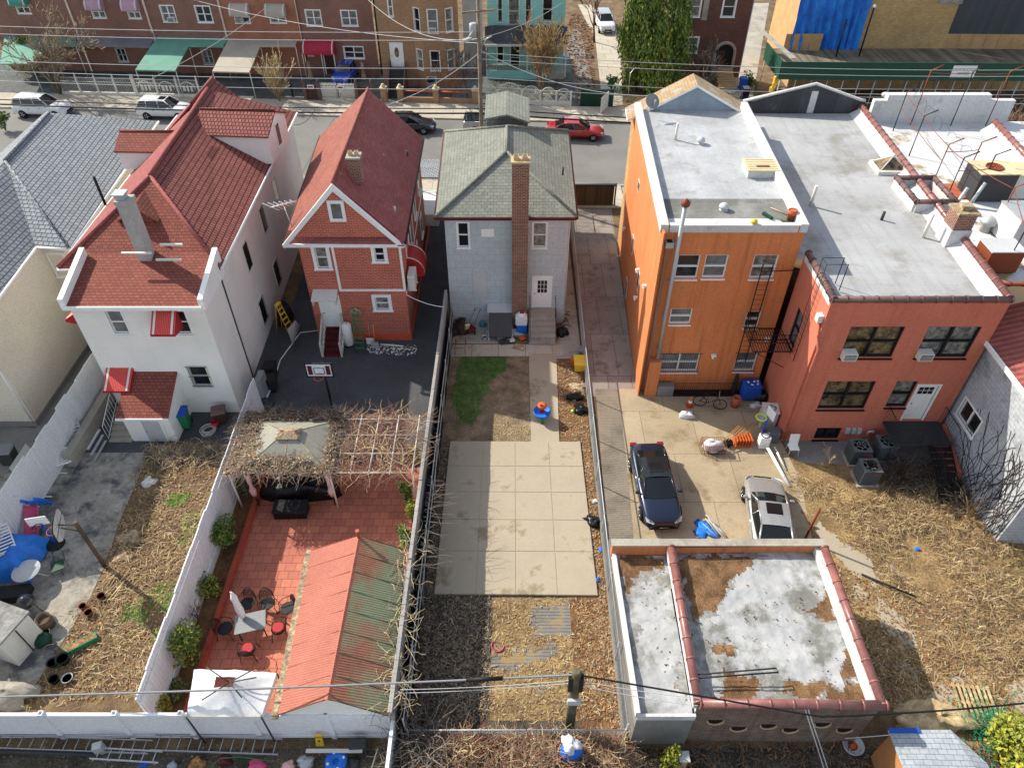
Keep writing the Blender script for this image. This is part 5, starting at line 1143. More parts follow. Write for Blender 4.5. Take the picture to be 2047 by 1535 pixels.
p = P(1209,45,.7); car('parked_car','white family van parked at the far end of a side driveway',(p[0],p[1],.02),math.radians(-86),'paint_white','suv',4.7,1.85,1.7,None,roofmat='paint_silver')
p = P(690,150,.8); car('parked_car','bright blue car parked in a front yard behind white gates',(p[0],p[1]+.6,.1),math.radians(-99),'paint_brtblue','suv',4.2,1.75,1.6,None)
# ------------------------------------------------ far side of the street
UF = V((1,SL,0)).normalized()
def facade(x0, off, x1): return V((x0,SY(x0,off),0)), (x1-x0)/UF.x
rowoff = 71.7
rows = [ # u0,u1, material, windows px, awning kind, ground windows
 (-10,155,'brick_row',[((28,4),(62,27)),((104,6),(139,29))],'awn_teal',[]),
 (155,305,'brick_row',[((180,12),(212,36)),((252,14),(282,37))],'awn_pink',[((231,98),(256,123))]),
 (305,451,'brick_row',[((319,12),(354,44)),((389,13),(426,45))],None,[((402,100),(428,128))]),
 (451,601,'brick_row_orange',[((467,24),(500,46)),((538,25),(572,46))],'awn_beige',[]),
 (601,750,'brick_row',[((610,21),(644,52)),((681,22),(715,52))],None,[((687,94),(728,117)),((616,102),(626,111))])]
labs = ['row house at the left edge with teal window awnings and green porch roof','row house with pink window awnings and grey porch roof','brown row house with long green canopy and window air conditioner','orange brick row house with beige striped awnings and beige canopy','red brick row house at the right end with magenta entrance awning']
for k,(u0,u1,bm,ws,aw,gw) in enumerate(rows):
    O0 = V((0,SY(0,rowoff),0))
    a = wr(O0,UF,(u0,62),(u0,62))[0]; b = wr(O0,UF,(u1,70),(u1,70))[0]; O = O0+UF*a; Lw = b-a
    t = thing('row_house',labs[k],'house',(O.x+3,O.y+4,0),0,'brick row houses across the street')
    hs = [wr(O,UF,*q) for q in ws+gw]; hs = [h for h in hs if h[0] > .05 and h[2] < Lw-.05]
    m = MB(); wall(m,O,UF,Lw-.02,8.6,hs,depth=.15); m.build('wall',bm,t)
    pu = V((0,0,8.6)); bk = V((.3,9,0)); m = MB(); m.slab([O+pu,O+UF*(Lw-.02)+pu,O+UF*(Lw-.02)+pu+bk,O+pu+bk],.2); m.build('roof','roof_dark',t)
    for j,h in enumerate(hs):
        window(t,O,UF,h,style='pair' if j != len(hs)-1 or k != 4 else 'dh',trim=.08,depth=.15,glass=['glass','glass_curtain','glass_blind'][(k+j)%3],bars=(3 if k in (1,2) and j == 2 else None),ac=((h[0]+.5,) if k == 2 and j == 0 else ((h[0]+.05,) if k == 3 and j == 0 else None)))
        if aw and j < 2: awning(t,O,UF,h[0]-.25,h[2]+.25,h[3]+.75,.85,.7,mat=aw,curve=True,stripes=True,name='window_awning',side=.2)
    if k: m = MB(); q = fp(O,UF,.05,0,.08); m.tube([q,q+V((0,0,8.4))],.05,0,6); m.build('downspout','ltgrey' if k != 4 else 'coping_brown',t)
    # porch canopies
    def canopy(pxs, z0, z1, mat, post=True, name='porch_canopy'):
        pts = [V(P(u,v,z)) for (u,v,z) in pxs]; m = MB(); m.slab(pts,.1); c = m.build(name,mat,t)
        m = MB()
        for (u,v,z) in pxs: 
            q = V(P(u,v,z))
            if post and v > 85: m.tube([(q.x,q.y+.1,.1),(q.x,q.y+.1,z-.05)],.04,0,5)
        if m.v: m.buildsep('canopy_post','offwhite',c)
    if k == 0: canopy([(155,66,3.3),(10,66,3.3),(0,128,2.7),(60,128,2.7),(100,92,3.0),(150,92,3.0)],0,0,'awn_green')
    if k == 1: canopy([(162,62,3.5),(313,66,3.5),(300,95,3.0),(150,91,3.0)],0,0,'awn_grey')
    if k == 2: canopy([(316,72,3.5),(458,74,3.5),(445,94,3.2),(377,93,3.2),(350,142,2.6),(270,140,2.6)],0,0,'awn_green')
    if k == 3: canopy([(460,72,3.5),(597,73,3.5),(590,93,3.2),(520,93,3.2),(498,145,2.6),(424,143,2.6)],0,0,'awn_beige')
    if k == 4:
        h = wr(O,UF,(606,78),(672,98)); awning(t,O,UF,h[0],h[2],h[3],1.0,1.1,mat='awn_magenta',curve=True,name='entrance_awning'); m = MB()
        for x in (h[0],(h[0]+h[2])/2+.3,h[2]): m.tube([fp(O,UF,x,.1,1.1),fp(O,UF,x,h[3]-1.0,1.1)],.04,0,5)
        m.buildsep('canopy_post','offwhite',t); dr_ = wr(O,UF,(650,104),(650,104)); door(t,O,UF,(h[2]-1.3,.3,h[2]-.4,2.4),'brown',depth=.0)
m = MB(); O0 = V((0,SY(0,rowoff),0)); a = wr(O0,UF,(750,70),(750,70))[0]; q = O0+UF*a; m.box(q.x,q.y+.8,0,q.x+.5,q.y+9,8.6); tag(m.build('alley_wall','dkgreen'),'narrow dark green wall in the gap beside the tan brick house','wall')
# tan brick house
t = thing('tan_brick_house','tan brick house with bay windows and white front door up grey steps','house',(-8.5,74,0))
Y0 = 70.2; O = V((-12.25,Y0,0)); UZ = V((1,-.03,0)).normalized(); Lw = 7.4
dr = wr(O,UZ,(779,87),(808,134)); wn = [wr(O,UZ,(774,-4),(786,33))]
bx0 = wr(O,UZ,(826,60),(826,60))[0]; bx1 = Lw-.35
OB = O+UZ*bx0+V((0,-.7,0)); bl = bx1-bx0
bw = [wr(OB,UZ,*q) for q in (((853,-4),(861,26)),)]
m = MB(); wall(m,O,UZ,Lw,9.5,wn+[dr],depth=.14); m.build('wall','brick_tan',t)
pb = [O+UZ*bx0, O+UZ*(bx0+.9)+V((0,-.8,0)), O+UZ*(bx1-.9)+V((0,-.8,0)), O+UZ*bx1]
mb_ = MB(); fw = []
for i in range(3):
    a_,b_ = pb[i],pb[i+1]; u_ = (b_-a_).normalized(); l_ = (b_-a_).length; c_ = l_/2; ww = .36 if i != 1 else .42
    hs = [(c_-ww,z0,c_+ww,z1) for z0,z1 in ((1.9,3.6),(5.2,7.1))]; 
    if i == 1: hs += [(.15,.25,.95,1.25)]
    hs = [h for h in hs if h[0] > .02 and h[2] < l_-.02]
    wall(mb_,a_,u_,l_,9.5,hs,depth=.12); fw.append((a_,u_,hs))
mb_.build('bay','brick_tan',t)
for i,(a_,u_,hs) in enumerate(fw):
    for j,h in enumerate(hs): window(t,a_,u_,h,trim=.06,depth=.12,glass=['glass_curtain','glass','glass_blind'][(i+j)%3],ac=((h[0]+.1,) if (i == 1 and j == 1) else None))
window(t,O,UZ,wn[0],trim=.06,depth=.14,glass='glass_curtain'); door(t,O,UZ,dr,depth=.05,trim=.06)
m = MB(); q = fp(O,UZ,(dr[0]+dr[2])/2,(dr[1]+dr[3])/2+.25,.02); m.lathe([(.2,-.01),(.2,.012)],(0,0,0),0,16,mat=Matrix.Translation(q)@Matrix.Rotation(PI/2,4,'X'),sy=2.2); m.build('oval_light','glass_amber',t)
m = MB(); x0_ = O.x+dr[0]-.15; n = 8; zz = dr[1]-.02
for i in range(n): m.box(x0_,Y0-.9-.3*i,0,x0_+1.35,Y0-.6-.3*i,zz-zz*i/n)
m.box(x0_,Y0-.6,0,x0_+1.35,Y0,zz); st = m.build('steps','dkgrey',t)
m = MB()
for x in (x0_-.1,x0_+1.36): m.mesh([(x,Y0,0),(x+.1,Y0,0),(x+.1,Y0-3.2,0),(x,Y0-3.2,0),(x,Y0,zz+.6),(x+.1,Y0,zz+.6),(x+.1,Y0-3.2,.7),(x,Y0-3.2,.7)],[(4,5,6,7),(1,5,6,2)[::-1],(0,3,7,4)[::-1],(2,3,7,6)])
m.build('step_wall','coping_brown',st)
# slim pale blue side house strip
m = MB(); O_ = V((-4.7,74,0)); m.box(-4.7,74,0,-3.2,84,8.5); tag(m.build('side_building','galv'),'narrow pale blue building squeezed between the tan and teal houses','building')
# teal house
t = thing('teal_house','teal sided house with black porch roof and barred bay windows','house',(1.5,78,0))
Y0 = 74.2; UT = V((1,-.02,0)).normalized(); O = V((-2.35,Y0,0)); Lw = 7.4
hs = [wr(O,UT,*q) for q in (((995,-4),(1004,44)),((1017,-4),(1037,50)),((1051,-4),(1058,46)),((1086,-4),(1103,42)))]
hs = [(h[0],h[1],h[2] if h[2]-h[0] > .4 else h[0]+.5,h[3]) for h in hs]
g_ = [(.9,.9,1.5,2.6),(2.2,.3,3.1,2.5),(4.4,.9,5.3,2.5)]
m = MB(); wall(m,O,UT,Lw,8.6,hs+g_,depth=.12); m.build('wall','teal_siding',t)
for j,h in enumerate(hs+g_): window(t,O,UT,h,trim=.07,depth=.12,bars=4 if j in (0,1,2,3) else None,glass='glass_curtain' if j == 1 else 'glass')
m = MB(); zz = 3.35; f_ = 72.0
m.mesh([(-2.6,f_,zz),(5.3,f_-.1,zz),(5.3,Y0,zz+.9),(-2.6,Y0,zz+.9),(-1.8,Y0-.3,zz+1.1),(4.6,Y0-.3,zz+1.1)],[(0,1,5,4),(1,2,5),(0,4,3),(4,5,2,3)]); m.build('porch_roof','tarpaper',t)
m = MB(); m.box(-2.6,f_-.1,zz-.2,5.3,f_,zz); 
for x in (-2.5,1.4,5.1): m.box(x,f_-.05,.3,x+.12,f_+.07,zz-.1)
m.build('porch_frame','offwhite',t)
m = MB(); m.box(-2.4,f_,0,5.1,Y0,.6,0); m.box(-2.4,f_-.06,.0,3.4,f_,.95,1)
for k in range(24): m.box(-2.4+k*.3,f_-.04,.6,-2.37+k*.3,f_-.01,1.5,1)
m.tube([(-2.4,f_-.03,1.5),(4.7,f_-.03,1.5)],.03,2,5); m.build('porch',['concrete','teal_siding','offwhite'],t)
# brown brick house
t = thing('brown_brick_house','dark brown brick house with arched stone doorway and white windows','house',(19.5,77,0))
Y0 = 73.0; UB = V((1,-.03,0)).normalized(); O = V((15.0,Y0,0)); Lw = 7.35
hs = [wr(O,UB,*q) for q in (((1357,-6),(1371,34)),((1380,-6),(1396,34)),((1450,-6),(1465,34)),((1376,76),(1391,106)))]
hs = [(h[0],h[1],h[0]+max(.7,h[2]-h[0]),h[3]) for h in hs]
m = MB(); wall(m,O,UB,Lw,8.8,hs,depth=.14); m.build('wall','brick_brown',t)
for j,h in enumerate(hs): window(t,O,UB,h,trim=.14,depth=.14,glass=['glass_blind','glass_curtain','glass','glass_blind'][j],ac=((h[0]+.05,) if j == 0 else None))
m = MB(); h = wr(O,UB,(1430,84),(1462,130)); cx_ = (h[0]+h[2])/2+.1; q = [fp(O,UB,cx_+.95*math.cos(a*PI/8),2.3+.95*math.sin(a*PI/8),.1) for a in range(9)]
m.tube([fp(O,UB,cx_+.95,.3,.1)]+q+[fp(O,UB,cx_-.95,.3,.1)],.16,0,6); fb(m,O,UB,cx_-.85,.3,cx_+.85,2.3,0,.03,1); m.poly([fp(O,UB,cx_+.85*math.cos(a*PI/8),2.3+.85*math.sin(a*PI/8),.03) for a in range(9)],1)
fb(m,O,UB,cx_-.5,.6,cx_+.05,2.5,.03,.06,2); m.build('doorway',['concrete','black','brown'],t)
m = MB(); fb(m,O,UB,h[0]-1.7,5.2,h[0]-1.2,8,0,.05); m.build('stone_panel','concrete',t)
m = MB(); q = fp(O,UB,cx_,0,0)
for i in range(9): m.box(q.x-.8,q.y-.4-.32*(i+1),0,q.x+.9,q.y-.35-.32*i,.95-.1*i)
m.box(q.x-.8,q.y-.4,0,q.x+.9,q.y,.98); m.build('steps','tan',t)
m = MB(); fb(m,O,UB,Lw-.06,0,Lw+.02,8.8,0,.05); m.build('downspout','ltgrey',t)
# building site with blue tarp and sidewalk shed
t = thing('building_site','yellow brick building under construction with dark metal cladding','building',(38,76,0))
Y0 = 69.6; O = V((26.4,Y0+.2,0)); UY_ = V((1,-.025,0)).normalized()
m = MB(); wall(m,O,UY_,13.1,11,[]); m.build('wall','brick_yellow',t)
a_ = wr(O,UY_,(1836,60),(1836,60))[0]; m = MB(); fb(m,O,UY_,13.1,5.0,27,11,-.2,-.1); m.build('metal_cladding','darkpanel',t)
m = MB(); fb(m,O,UY_,13.1,0,27,5.0,-.2,-.05); 
for k in range(12): fb(m,O,UY_,13.1+k*1.2,4.0,13.12+k*1.2,5.0,-.05,-.04,1)
m.build('plywood_hoarding',['plywood','brown'],t)
m = MB(); fb(m,O,UY_,11.2,7.5,13.3,9.5,0,.06); m.build('stone_band','concrete',t)
m = MB(); O2_ = V((26.4,Y0+.2,0)); wall(m,O2_+V((0,9,0)),(0,-1,0),9,11,[]); m.build('side_wall','plywood',t)
r = random.Random(5); m = MB(); cols = 34; rws = 8; x0_,x1_ = -1.2,5.6
vs = []
for j in range(rws+1):
    for i in range(cols+1):
        s_ = i/cols; x = x0_+(x1_-x0_)*s_+ (j-rws)*.05*(1 if s_ > .8 else 0); z = 3.6+7.5*j/rws; vs.append(fp(O,UY_,x,z,.35+.3*math.sin(i*1.55+j*.6)+r.uniform(-.08,.08)+(.5*(1-s_) if s_ < .3 else 0)))
m.mesh(vs,[(j*(cols+1)+i,j*(cols+1)+i+1,(j+1)*(cols+1)+i+1,(j+1)*(cols+1)+i) for j in range(rws) for i in range(cols)],0,True); tag(m.build('tarpaulin','tarp_blue'),'bright blue tarpaulin draped over the corner of the yellow brick building','tarpaulin')
t = thing('sidewalk_shed','long green sidewalk shed with plank deck and scaffold legs','scaffold',(33,66,0))
fy = 63.4; x0_,x1_ = 23.0,48.0
m = MB(); D('deck_planks', col='7f7460', kind='board', b=.25, mort=.02, col2='4c463c', col3='2e2a24', rough=.9, var=.3, vs=.3, bump=.4)
def shy(x): return SL*.3*(x-x0_)
m.slab([(x0_,fy,3.75),(x1_,fy+shy(x1_),3.75),(x1_,Y0-.1,3.75),(x0_,Y0-.1,3.75)],.1); m.build('plank_deck','deck_planks',t)
m = MB(); m.mesh([(x0_,fy-.1,3.2),(x1_,fy-.1+shy(x1_),3.2),(x1_,fy-.1+shy(x1_),4.65),(x0_,fy-.1,4.65),(x0_,fy,3.2),(x1_,fy+shy(x1_),3.2),(x1_,fy+shy(x1_),4.65),(x0_,fy,4.65)],[(0,1,2,3),(4,7,6,5),(3,2,6,7),(0,3,7,4),(0,4,5,1)])
m.box(x0_-.1,fy,3.2,x0_,fy+5,4.65); fa = m.build('green_fascia','shed_green',t)
m = MB()
for k in range(19):
    x = x0_+.1+k*1.36; y = fy+shy(x)-.02
    for yy in (y,Y0-1.2): m.tube([(x,yy,.1),(x,yy,3.25)],.045,0,6)
    m.tube([(x,y,3.2),(x,Y0-1.2,3.2)],.04,0,5)
for z in (1.7,2.4): m.tube([(x0_,fy,z),(x1_,fy+shy(x1_),z)],.035,0,5)
for k in range(0,18,3): x = x0_+.1+k*1.36; m.tube([(x,fy+shy(x),.3),(x+1.36,fy+shy(x+1.36),1.7)],.02,0,4)
m.build('scaffold_legs','galv',t)
m = MB(); h = wr((x0_,fy-.1,0),V((1,SL*.3,0)),(1910,134),(1955,156)); u_ = V((1,SL*.3,0)); fb(m,(x0_,fy-.1,0),u_,h[0]-.15,3.5,h[0]+1.85,4.45,0,.04,0)
def text(parent, s, size, loc, rot, mat, ext=.004, name='lettering', align='CENTER'):
    c = bpy.data.curves.new(name,'FONT'); c.body = s; c.size = size; c.extrude = ext; c.align_x = align; c.align_y = 'CENTER'; c.resolution_u = 2
    o = bpy.data.objects.new('tmp',c); COL.objects.link(o); dg = bpy.context.evaluated_depsgraph_get(); me = bpy.data.meshes.new_from_object(o.evaluated_get(dg)); bpy.data.objects.remove(o)
    n_ = bpy.data.objects.new(name,me); COL.objects.link(n_); me.materials.clear(); me.materials.append(MAT(mat)); n_.parent = parent; n_.location = V(loc)-V(worldloc(parent)); n_.rotation_euler = rot; return n_
sg = m.build('notice_sign','white',fa)
q = fp((x0_,fy-.1,0),u_,h[0]+.85,4.12,.05); text(sg,'CONSTRUCTION',.26,q,(PI/2,0,SL*.3),'dkgrey')
q = fp((x0_,fy-.1,0),u_,h[0]+.85,3.8,.05); text(sg,'SERVICES',.24,q,(PI/2,0,SL*.3),'dkgrey')
m = MB(); m.slab([(x0_+.6,fy+.1,4.9),(x0_+1.1,fy+.1,4.9),(x0_-.6,Y0-.2,5.6),(x0_-1.1,Y0-.2,5.6)],.06); m.build('loose_board','concrete',t)
m = MB(); m.box(24.7,Y0-.75,3.76,28.0,Y0-.6,5.2); m.build('plywood_guard','plywood',t)
for k,(u,v,h_) in enumerate(((1671,114,3.1),(1717,113,4.0))):
    q = V(P(u,v,3.8)); m = MB(); m.tube([q,q+V((0,0,h_))],.07,0,6); 
    if k: m.lathe([(.1,0),(.16,.1),(.1,.22),(.02,.25)],q+V((0,0,h_)),1,10)
    tag(m.build('scaffold_pole',['iron','white']),['shorter black pole on the plank deck','taller black pole with white globe on the plank deck'][k],'pole')
m = MB(); q = V(P(1540,200,1.2)); 
for z,w_ in ((0,.35),(.4,.45),(.9,.4),(1.3,.5),(1.8,.3)): m.ob(q+V((.1*math.sin(z*5),0,z)),(w_,.35,.5),z)
tag(m.build('wrapped_bundle','yellow',bevel=.06),'bright yellow wrapped bundle hanging at the end of the green shed','bundle')

# ------------------------------------------------ far side fences
def fline(u, v=195): 
    O0 = V((0,SY(0,65.7),0)); return wr(O0,UF,(u,v),(u,v))[0]
OF = V((0,SY(0,65.7),.12))
def iron_fence(name,label,u0,u1,h,mat,arch=False,posts=4,step=.15,cat='fence'):
    t = thing(name,label,cat,fp(OF,UF,fline(u0),0,0)); a,b = fline(u0),fline(u1); m = MB()
    n = int((b-a)/step)
    for k in range(n+1): x = a+(b-a)*k/n; m.tube([fp(OF,UF,x,.15,0),fp(OF,UF,x,h+(.1 if not arch else 0),0)],.014,0,4)
    for z in (.2,h-.35,h): m.tube([fp(OF,UF,a,z,0),fp(OF,UF,b,z,0)],.025,0,4)
    m.build('bars',mat,t)
    if arch:
        m = MB(); na = 3
        for k in range(na):
            c = a+(b-a)*(k+.5)/na; r_ = (b-a)/na*.36; m.tube([fp(OF,UF,c+r_*math.cos(j*PI/8),.7+r_*math.sin(j*PI/8)*.9,.05) for j in range(9)],.05,0,5)
            for s_ in (-.35,.0,.35): m.box(*(fp(OF,UF,c+s_-.1,.5,.03)),*(fp(OF,UF,c+s_+.1,1.0,.06)))
        m.build('arches',mat,t)
    m = MB()
    for k in range(posts+1): 
        x = a+(b-a)*k/posts; fb(m,OF,UF,x-.07,0,x+.07,h+.12,-.07,.07); q = fp(OF,UF,x,h+.12,0); m.lathe([(.09,0),(.02,.3)],q,0,4)
    m.buildsep('post',mat,t); m = MB(); fb(m,OF,UF,a,0,b,.22,-.1,.1); m.build('base_wall','offwhite' if mat == 'offwhite' else 'foundation',t); return t
iron_fence('iron_fence','white spiked iron fence with square panels in front of the left row house',130,275,1.5,'offwhite',posts=4)
iron_fence('iron_fence','white iron fence with arched medallions and spikes',278,402,1.5,'offwhite',arch=True,posts=3)
iron_fence('iron_fence','low black iron fence between the shrub and the dark gates',560,612,1.2,'iron',posts=2)
t = thing('front_gates','dark boards and two white barred gate panels before the blue car','gate',fp(OF,UF,fline(615),0,0))
m = MB()
for u0,u1 in ((613,638),(714,742)): fb(m,OF,UF,fline(u0),0,fline(u1),1.3,-.03,.03)
m.buildsep('dark_panel','brown',t)
for u0,u1 in ((642,676),(680,713)):
    m = MB(); a,b = fline(u0),fline(u1); n = 12
    for k in range(n+1): x = a+(b-a)*k/n; m.tube([fp(OF,UF,x,.15,.02),fp(OF,UF,x,1.55,.02)],.03,0,4)
    for z in (.2,.8,1.4): m.tube([fp(OF,UF,a,z,.02),fp(OF,UF,b,z,.02)],.04,0,4)
    fb(m,OF,UF,a+.1,.3,b-.1,1.2,-.02,0); m.build('gate_panel','offwhite',t)
for u,c_ in ((625,'red'),(684,'red')):
    x = fline(u); m = MB(); fb(m,OF,UF,x-.3,1.0,x+.3,1.35,.07,.09,0); fb(m,OF,UF,x-.22,1.1,x+.22,1.26,.09,.095,1); m.build('small_sign',['white','red'],t)
m = MB()
for u in (612,640,715,745): x = fline(u); fb(m,OF,UF,x-.14,0,x+.14,1.6,-.14,.14); m.lathe([(.16,0),(.1,.1),(.13,.2),(.02,.35)],fp(OF,UF,x,1.6,0),0,8)
m.buildsep('pillar','coping_brown',t)
t = thing('brick_fence','low tan brick fence with orange rails and ball topped pillars','fence',fp(OF,UF,fline(770),0,0)); m = MB(); mr_ = MB(); mc_ = MB()
us = (768,801,872,950)
for u in us: x = fline(u); fb(m,OF,UF,x-.25,0,x+.25,1.2,-.25,.25); fb(mc_,OF,UF,x-.3,1.2,x+.3,1.3,-.3,.3); mc_.lathe([(.12,0),(.2,.12),(.12,.28),(.02,.32)],fp(OF,UF,x,1.3,0),0,10)
m.buildsep('pillar','brick_tan',t); mc_.buildsep('pillar_cap','cream',t)
for u0,u1 in ((801,872),(872,950)):
    a,b = fline(u0)+.25,fline(u1)-.25; fb(mr_,OF,UF,a,.0,b,.45,-.1,.1); 
    for z in (1.0,): mr_.tube([fp(OF,UF,a,z,0),fp(OF,UF,b,z,0)],.06,1,5)
    n = int((b-a)/.14)
    for k in range(n): mr_.tube([fp(OF,UF,a+k*.14,1.0,0),fp(OF,UF,a+k*.14,1.12,0)],.02,1,4)
mr_.build('rail_panels',['brick_tan','orange'],t)
t = thing('sunburst_fence','white iron fence with round sunburst arches before the teal house','fence',fp(OF,UF,fline(960),0,0)); 
us = (955,995,1043,1080,1112,1141); m = MB(); mp_ = MB()
for i in range(5):
    a,b = fline(us[i])+.08,fline(us[i+1])-.08; c = (a+b)/2; r_ = (b-a)/2
    m.tube([fp(OF,UF,c+r_*math.cos(j*PI/12),1.0+r_*.9*math.sin(j*PI/12),0) for j in range(13)],.035,0,4); m.tube([fp(OF,UF,a,1.0,0),fp(OF,UF,b,1.0,0)],.03,0,4); fb(m,OF,UF,a,.05,b,.4,-.015,.015)
    for j in range(1,14):
        an = j*PI/14; d1 = (math.cos(an),math.sin(an)); m.tube([fp(OF,UF,c,1.0,0) if 0 else fp(OF,UF,c+.2*d1[0],1.0+.18*d1[1],0),fp(OF,UF,c+r_*d1[0],1.0+r_*.9*d1[1],0)],.014,0,4)
        x_ = a+(b-a)*j/14; m.tube([fp(OF,UF,c+.15*(x_-c),.95,0),fp(OF,UF,x_,.4,0)],.014,0,4)
m.build('sunburst_panels','offwhite',t)
for u in us: x = fline(u); fb(mp_,OF,UF,x-.09,0,x+.09,1.3,-.09,.09)
mp_.buildsep('post','offwhite',t)
m = MB(); q = V(P(1206,228,.1)); m.slab([(q.x-.3,q.y,1.5),(q.x+.5,q.y+1.6,1.5),(q.x+.56,q.y+1.6,1.5),(q.x-.24,q.y,1.5)],1.4); tag(m.build('leaning_gate','offwhite'),'open white gate standing at the mouth of the side driveway','gate')
# near side gates
m = MB(); m.box(4.4,47.1,.02,7.3,47.25,1.65); gt = m.build('wooden_gate','woodgate'); tag(gt,'brown wooden gate closing the driveway at the street end','gate')
m = MB(); m.box(4.3,47.05,1.65,7.4,47.3,1.72); m.tube([(4.3,47.15,0),(4.3,47.15,1.8)],.06); m.tube([(7.4,47.15,0),(7.4,47.15,1.8)],.06); m.build('gate_frame','iron',gt)
t = thing('yard_railing','black iron railing and gate between the brick and grey houses','fence',(-4.6,46.8,0)); m = MB()
for k in range(13): m.tube([(-5.4+k*.14,46.9,0),(-5.4+k*.14,46.9,1.3)],.012,0,4)
for z in (.15,1.2): m.tube([(-5.4,46.9,z),(-3.6,46.9,z)],.02,0,4)
m.build('bars','iron',t)

# ------------------------------------------------ utility pole and street wires
PYY = 50.4
b0 = V((PY(962,240,PYY)[0],PYY,0)); bx = b0.x
t = thing('utility_pole','weathered wooden utility pole with street lamp rising behind the grey house','utility pole',b0)
m = MB(); m.lathe([(.17,0),(.14,5),(.11,13.2)],b0,0,12); m.build('pole_shaft','polewood',t)
m = MB(); m.ob(b0+V((0,-.2,12.2)),(2.2,.1,.12),.3); m.lathe([(.25,0),(.25,.8),(.2,.85)],b0+V((-.35,0,10.6)),1,12); m.build('crossarm',['polewood','galv'],t)
m = MB(); q = b0+V((0,0,11.0)); m.tube([q,q+V((-.4,-.3,.0)),q+V((-.7,-.7,-.3))],.04,0,6); m.ob(q+V((-.75,-.9,-.3)),(.25,.75,.14),-.7); m.tube([b0+V((.1,0,9.9)),b0+V((.5,-.1,10.5)),b0+V((.85,-.2,10.7))],.05,0,6); m.build('street_lamp','galv',t)
def wire(a,b,sag,r,label,mat='dkgrey',name='cable',n=24):
    a = V(a); b = V(b); m = MB(); m.tube([a.lerp(b,i/n)+V((0,0,-sag*4*(i/n)*(1-i/n))) for i in range(n+1)],r,0,5,cap=False)
    return tag(m.build(name,mat),label,'cable')
def SP(x,off,z): return (x,off+SL*(x-bx),z)
wl = ['thick black telephone cable running left along the street','second black cable just above the parked cars at the left','upper thin street wire over the left row houses','lower thin street wire over the left row houses','thin grey wire crossing the porch canopies','thin grey wire at fence height on the left side','lowest thin grey wire over the white iron fence']
for k,(z,r) in enumerate(((5.5,.06),(5.85,.04),(10.9,.02),(10.4,.02),(8.6,.02),(7.9,.02),(7.2,.02))): wire(SP(bx,PYY,z),SP(-50,PYY,z+.1),.35,r,wl[k],'black' if r > .03 else 'ltgrey')
wl = ['thick black telephone cable running right over the red car','second black cable running right over the red car','upper thin street wire on the right side','lower thin street wire on the right side','middle thin wire in front of the evergreen trees','lowest thin wire in front of the evergreen trees']
for k,(z,r) in enumerate(((5.5,.06),(5.85,.04),(9.6,.02),(9.2,.02),(8.0,.02),(7.4,.02))): wire(SP(bx,PYY,z),SP(45,PYY,z+.1),.6,r,wl[k],'black' if r > .03 else 'ltgrey')
wire((bx,PYY,10.5),(-14.5,SY(-14,71.8),8.4),1.6,.02,'pale service drop wire sagging to the tan brick house','ltgrey'); wire((bx,PYY,10.2),(-30,SY(-30,71.6),6.9),.6,.02,'service wire reaching the green canopy row house','ltgrey')
wire((bx,PYY,10.5),(5.0,74,6.6),.4,.02,'service wire from pole to the teal house corner','ltgrey'); wire((-25,SY(-25,50),7.6),(-22.5,SY(-22,71.6),6.5),.3,.02,'service wire to the beige awning row house','ltgrey')
wire((bx,PYY,9.8),(9.0,45,8.8),.8,.02,'service wire from pole to the orange building front','ltgrey'); wire((bx,PYY,9.6),(-8.8,44.3,8.2),.5,.02,'service wire from pole to the brick house ridge','ltgrey'); wire((-14,SY(-14,50),5.6),(-14.3,46.3,6.4),.3,.02,'service wire to the front corner of the white house','iron')
# ------------------------------------------------ yard fences
def S(m,name,mat,label,cat,group=None,kind=None,**k):
    return tag(m.build(name,mat,**k),label,cat,group,kind)
def rbuild(pts,h,mat,name,par_=None,th=.05,step=2.4,wob=.05,seed=1,post=True,pm=None):
    """board fence along a ground line, with a slightly uneven top"""
    r = random.Random(seed); m = MB()
    for a,b in zip(pts,pts[1:]):
        a = V((*a,0)); b = V((*b,0)); L_ = (b-a).length; n = max(1,int(L_/.16)); d = (b-a)/n; nn = V((-d.y,d.x,0)).normalized()*th/2; dz = 0
        for i in range(n):
            if i%6 == 0: dz = r.uniform(-wob,wob)
            p = a+d*i; q = a+d*(i+.97); z = h+dz+r.uniform(-.008,.008); m.prism([((p-nn).x,(p-nn).y),((q-nn).x,(q-nn).y),((q+nn).x,(q+nn).y),((p+nn).x,(p+nn).y)],.04,z)
    return m.build(name,mat,par_)
t = thing('white_fence','weathered white board fence between the left yard and the tiled patio','fence',(-12.35,18,0))
rbuild([(-12.35,10.35),(-12.45,18),(-12.6,26)],2.42,'fence_white','boards',t,seed=3,wob=.06)
m = MB(); 
for z in (.5,2.1): m.tube([(-12.31,10.4,z),(-12.41,18,z),(-12.56,26,z)],.03,0,4)
m.build('rails','fence_white',t)
t = thing('white_fence','weathered white board fence at the far left of the paved yard','fence',(-21.2,18,0))
rbuild([(-21.3,8),(-21.25,18),(-21.2,29.5)],2.4,'fence_white','boards',t,seed=5,wob=.08)
m = MB(); m.box(-21.0,22.4,0,-20.6,28.6,.75); m.build('low_wall','concrete',t)
t = thing('vinyl_fence','smooth white vinyl panel fence with hollow square posts along the rear lane','fence',(-13,10.1,0))
m = MB(); m.box(-27,10.08,.05,-3.9,10.13,1.78); m.box(-27,10.05,1.74,-3.9,10.16,1.84); m.box(-27,10.05,.05,-3.9,10.16,.2); m.box(-3.95,6,.05,-3.9,10.1,1.78); m.box(-3.98,6,1.74,-3.87,10.1,1.84); m.build('panels','vinyl',t)
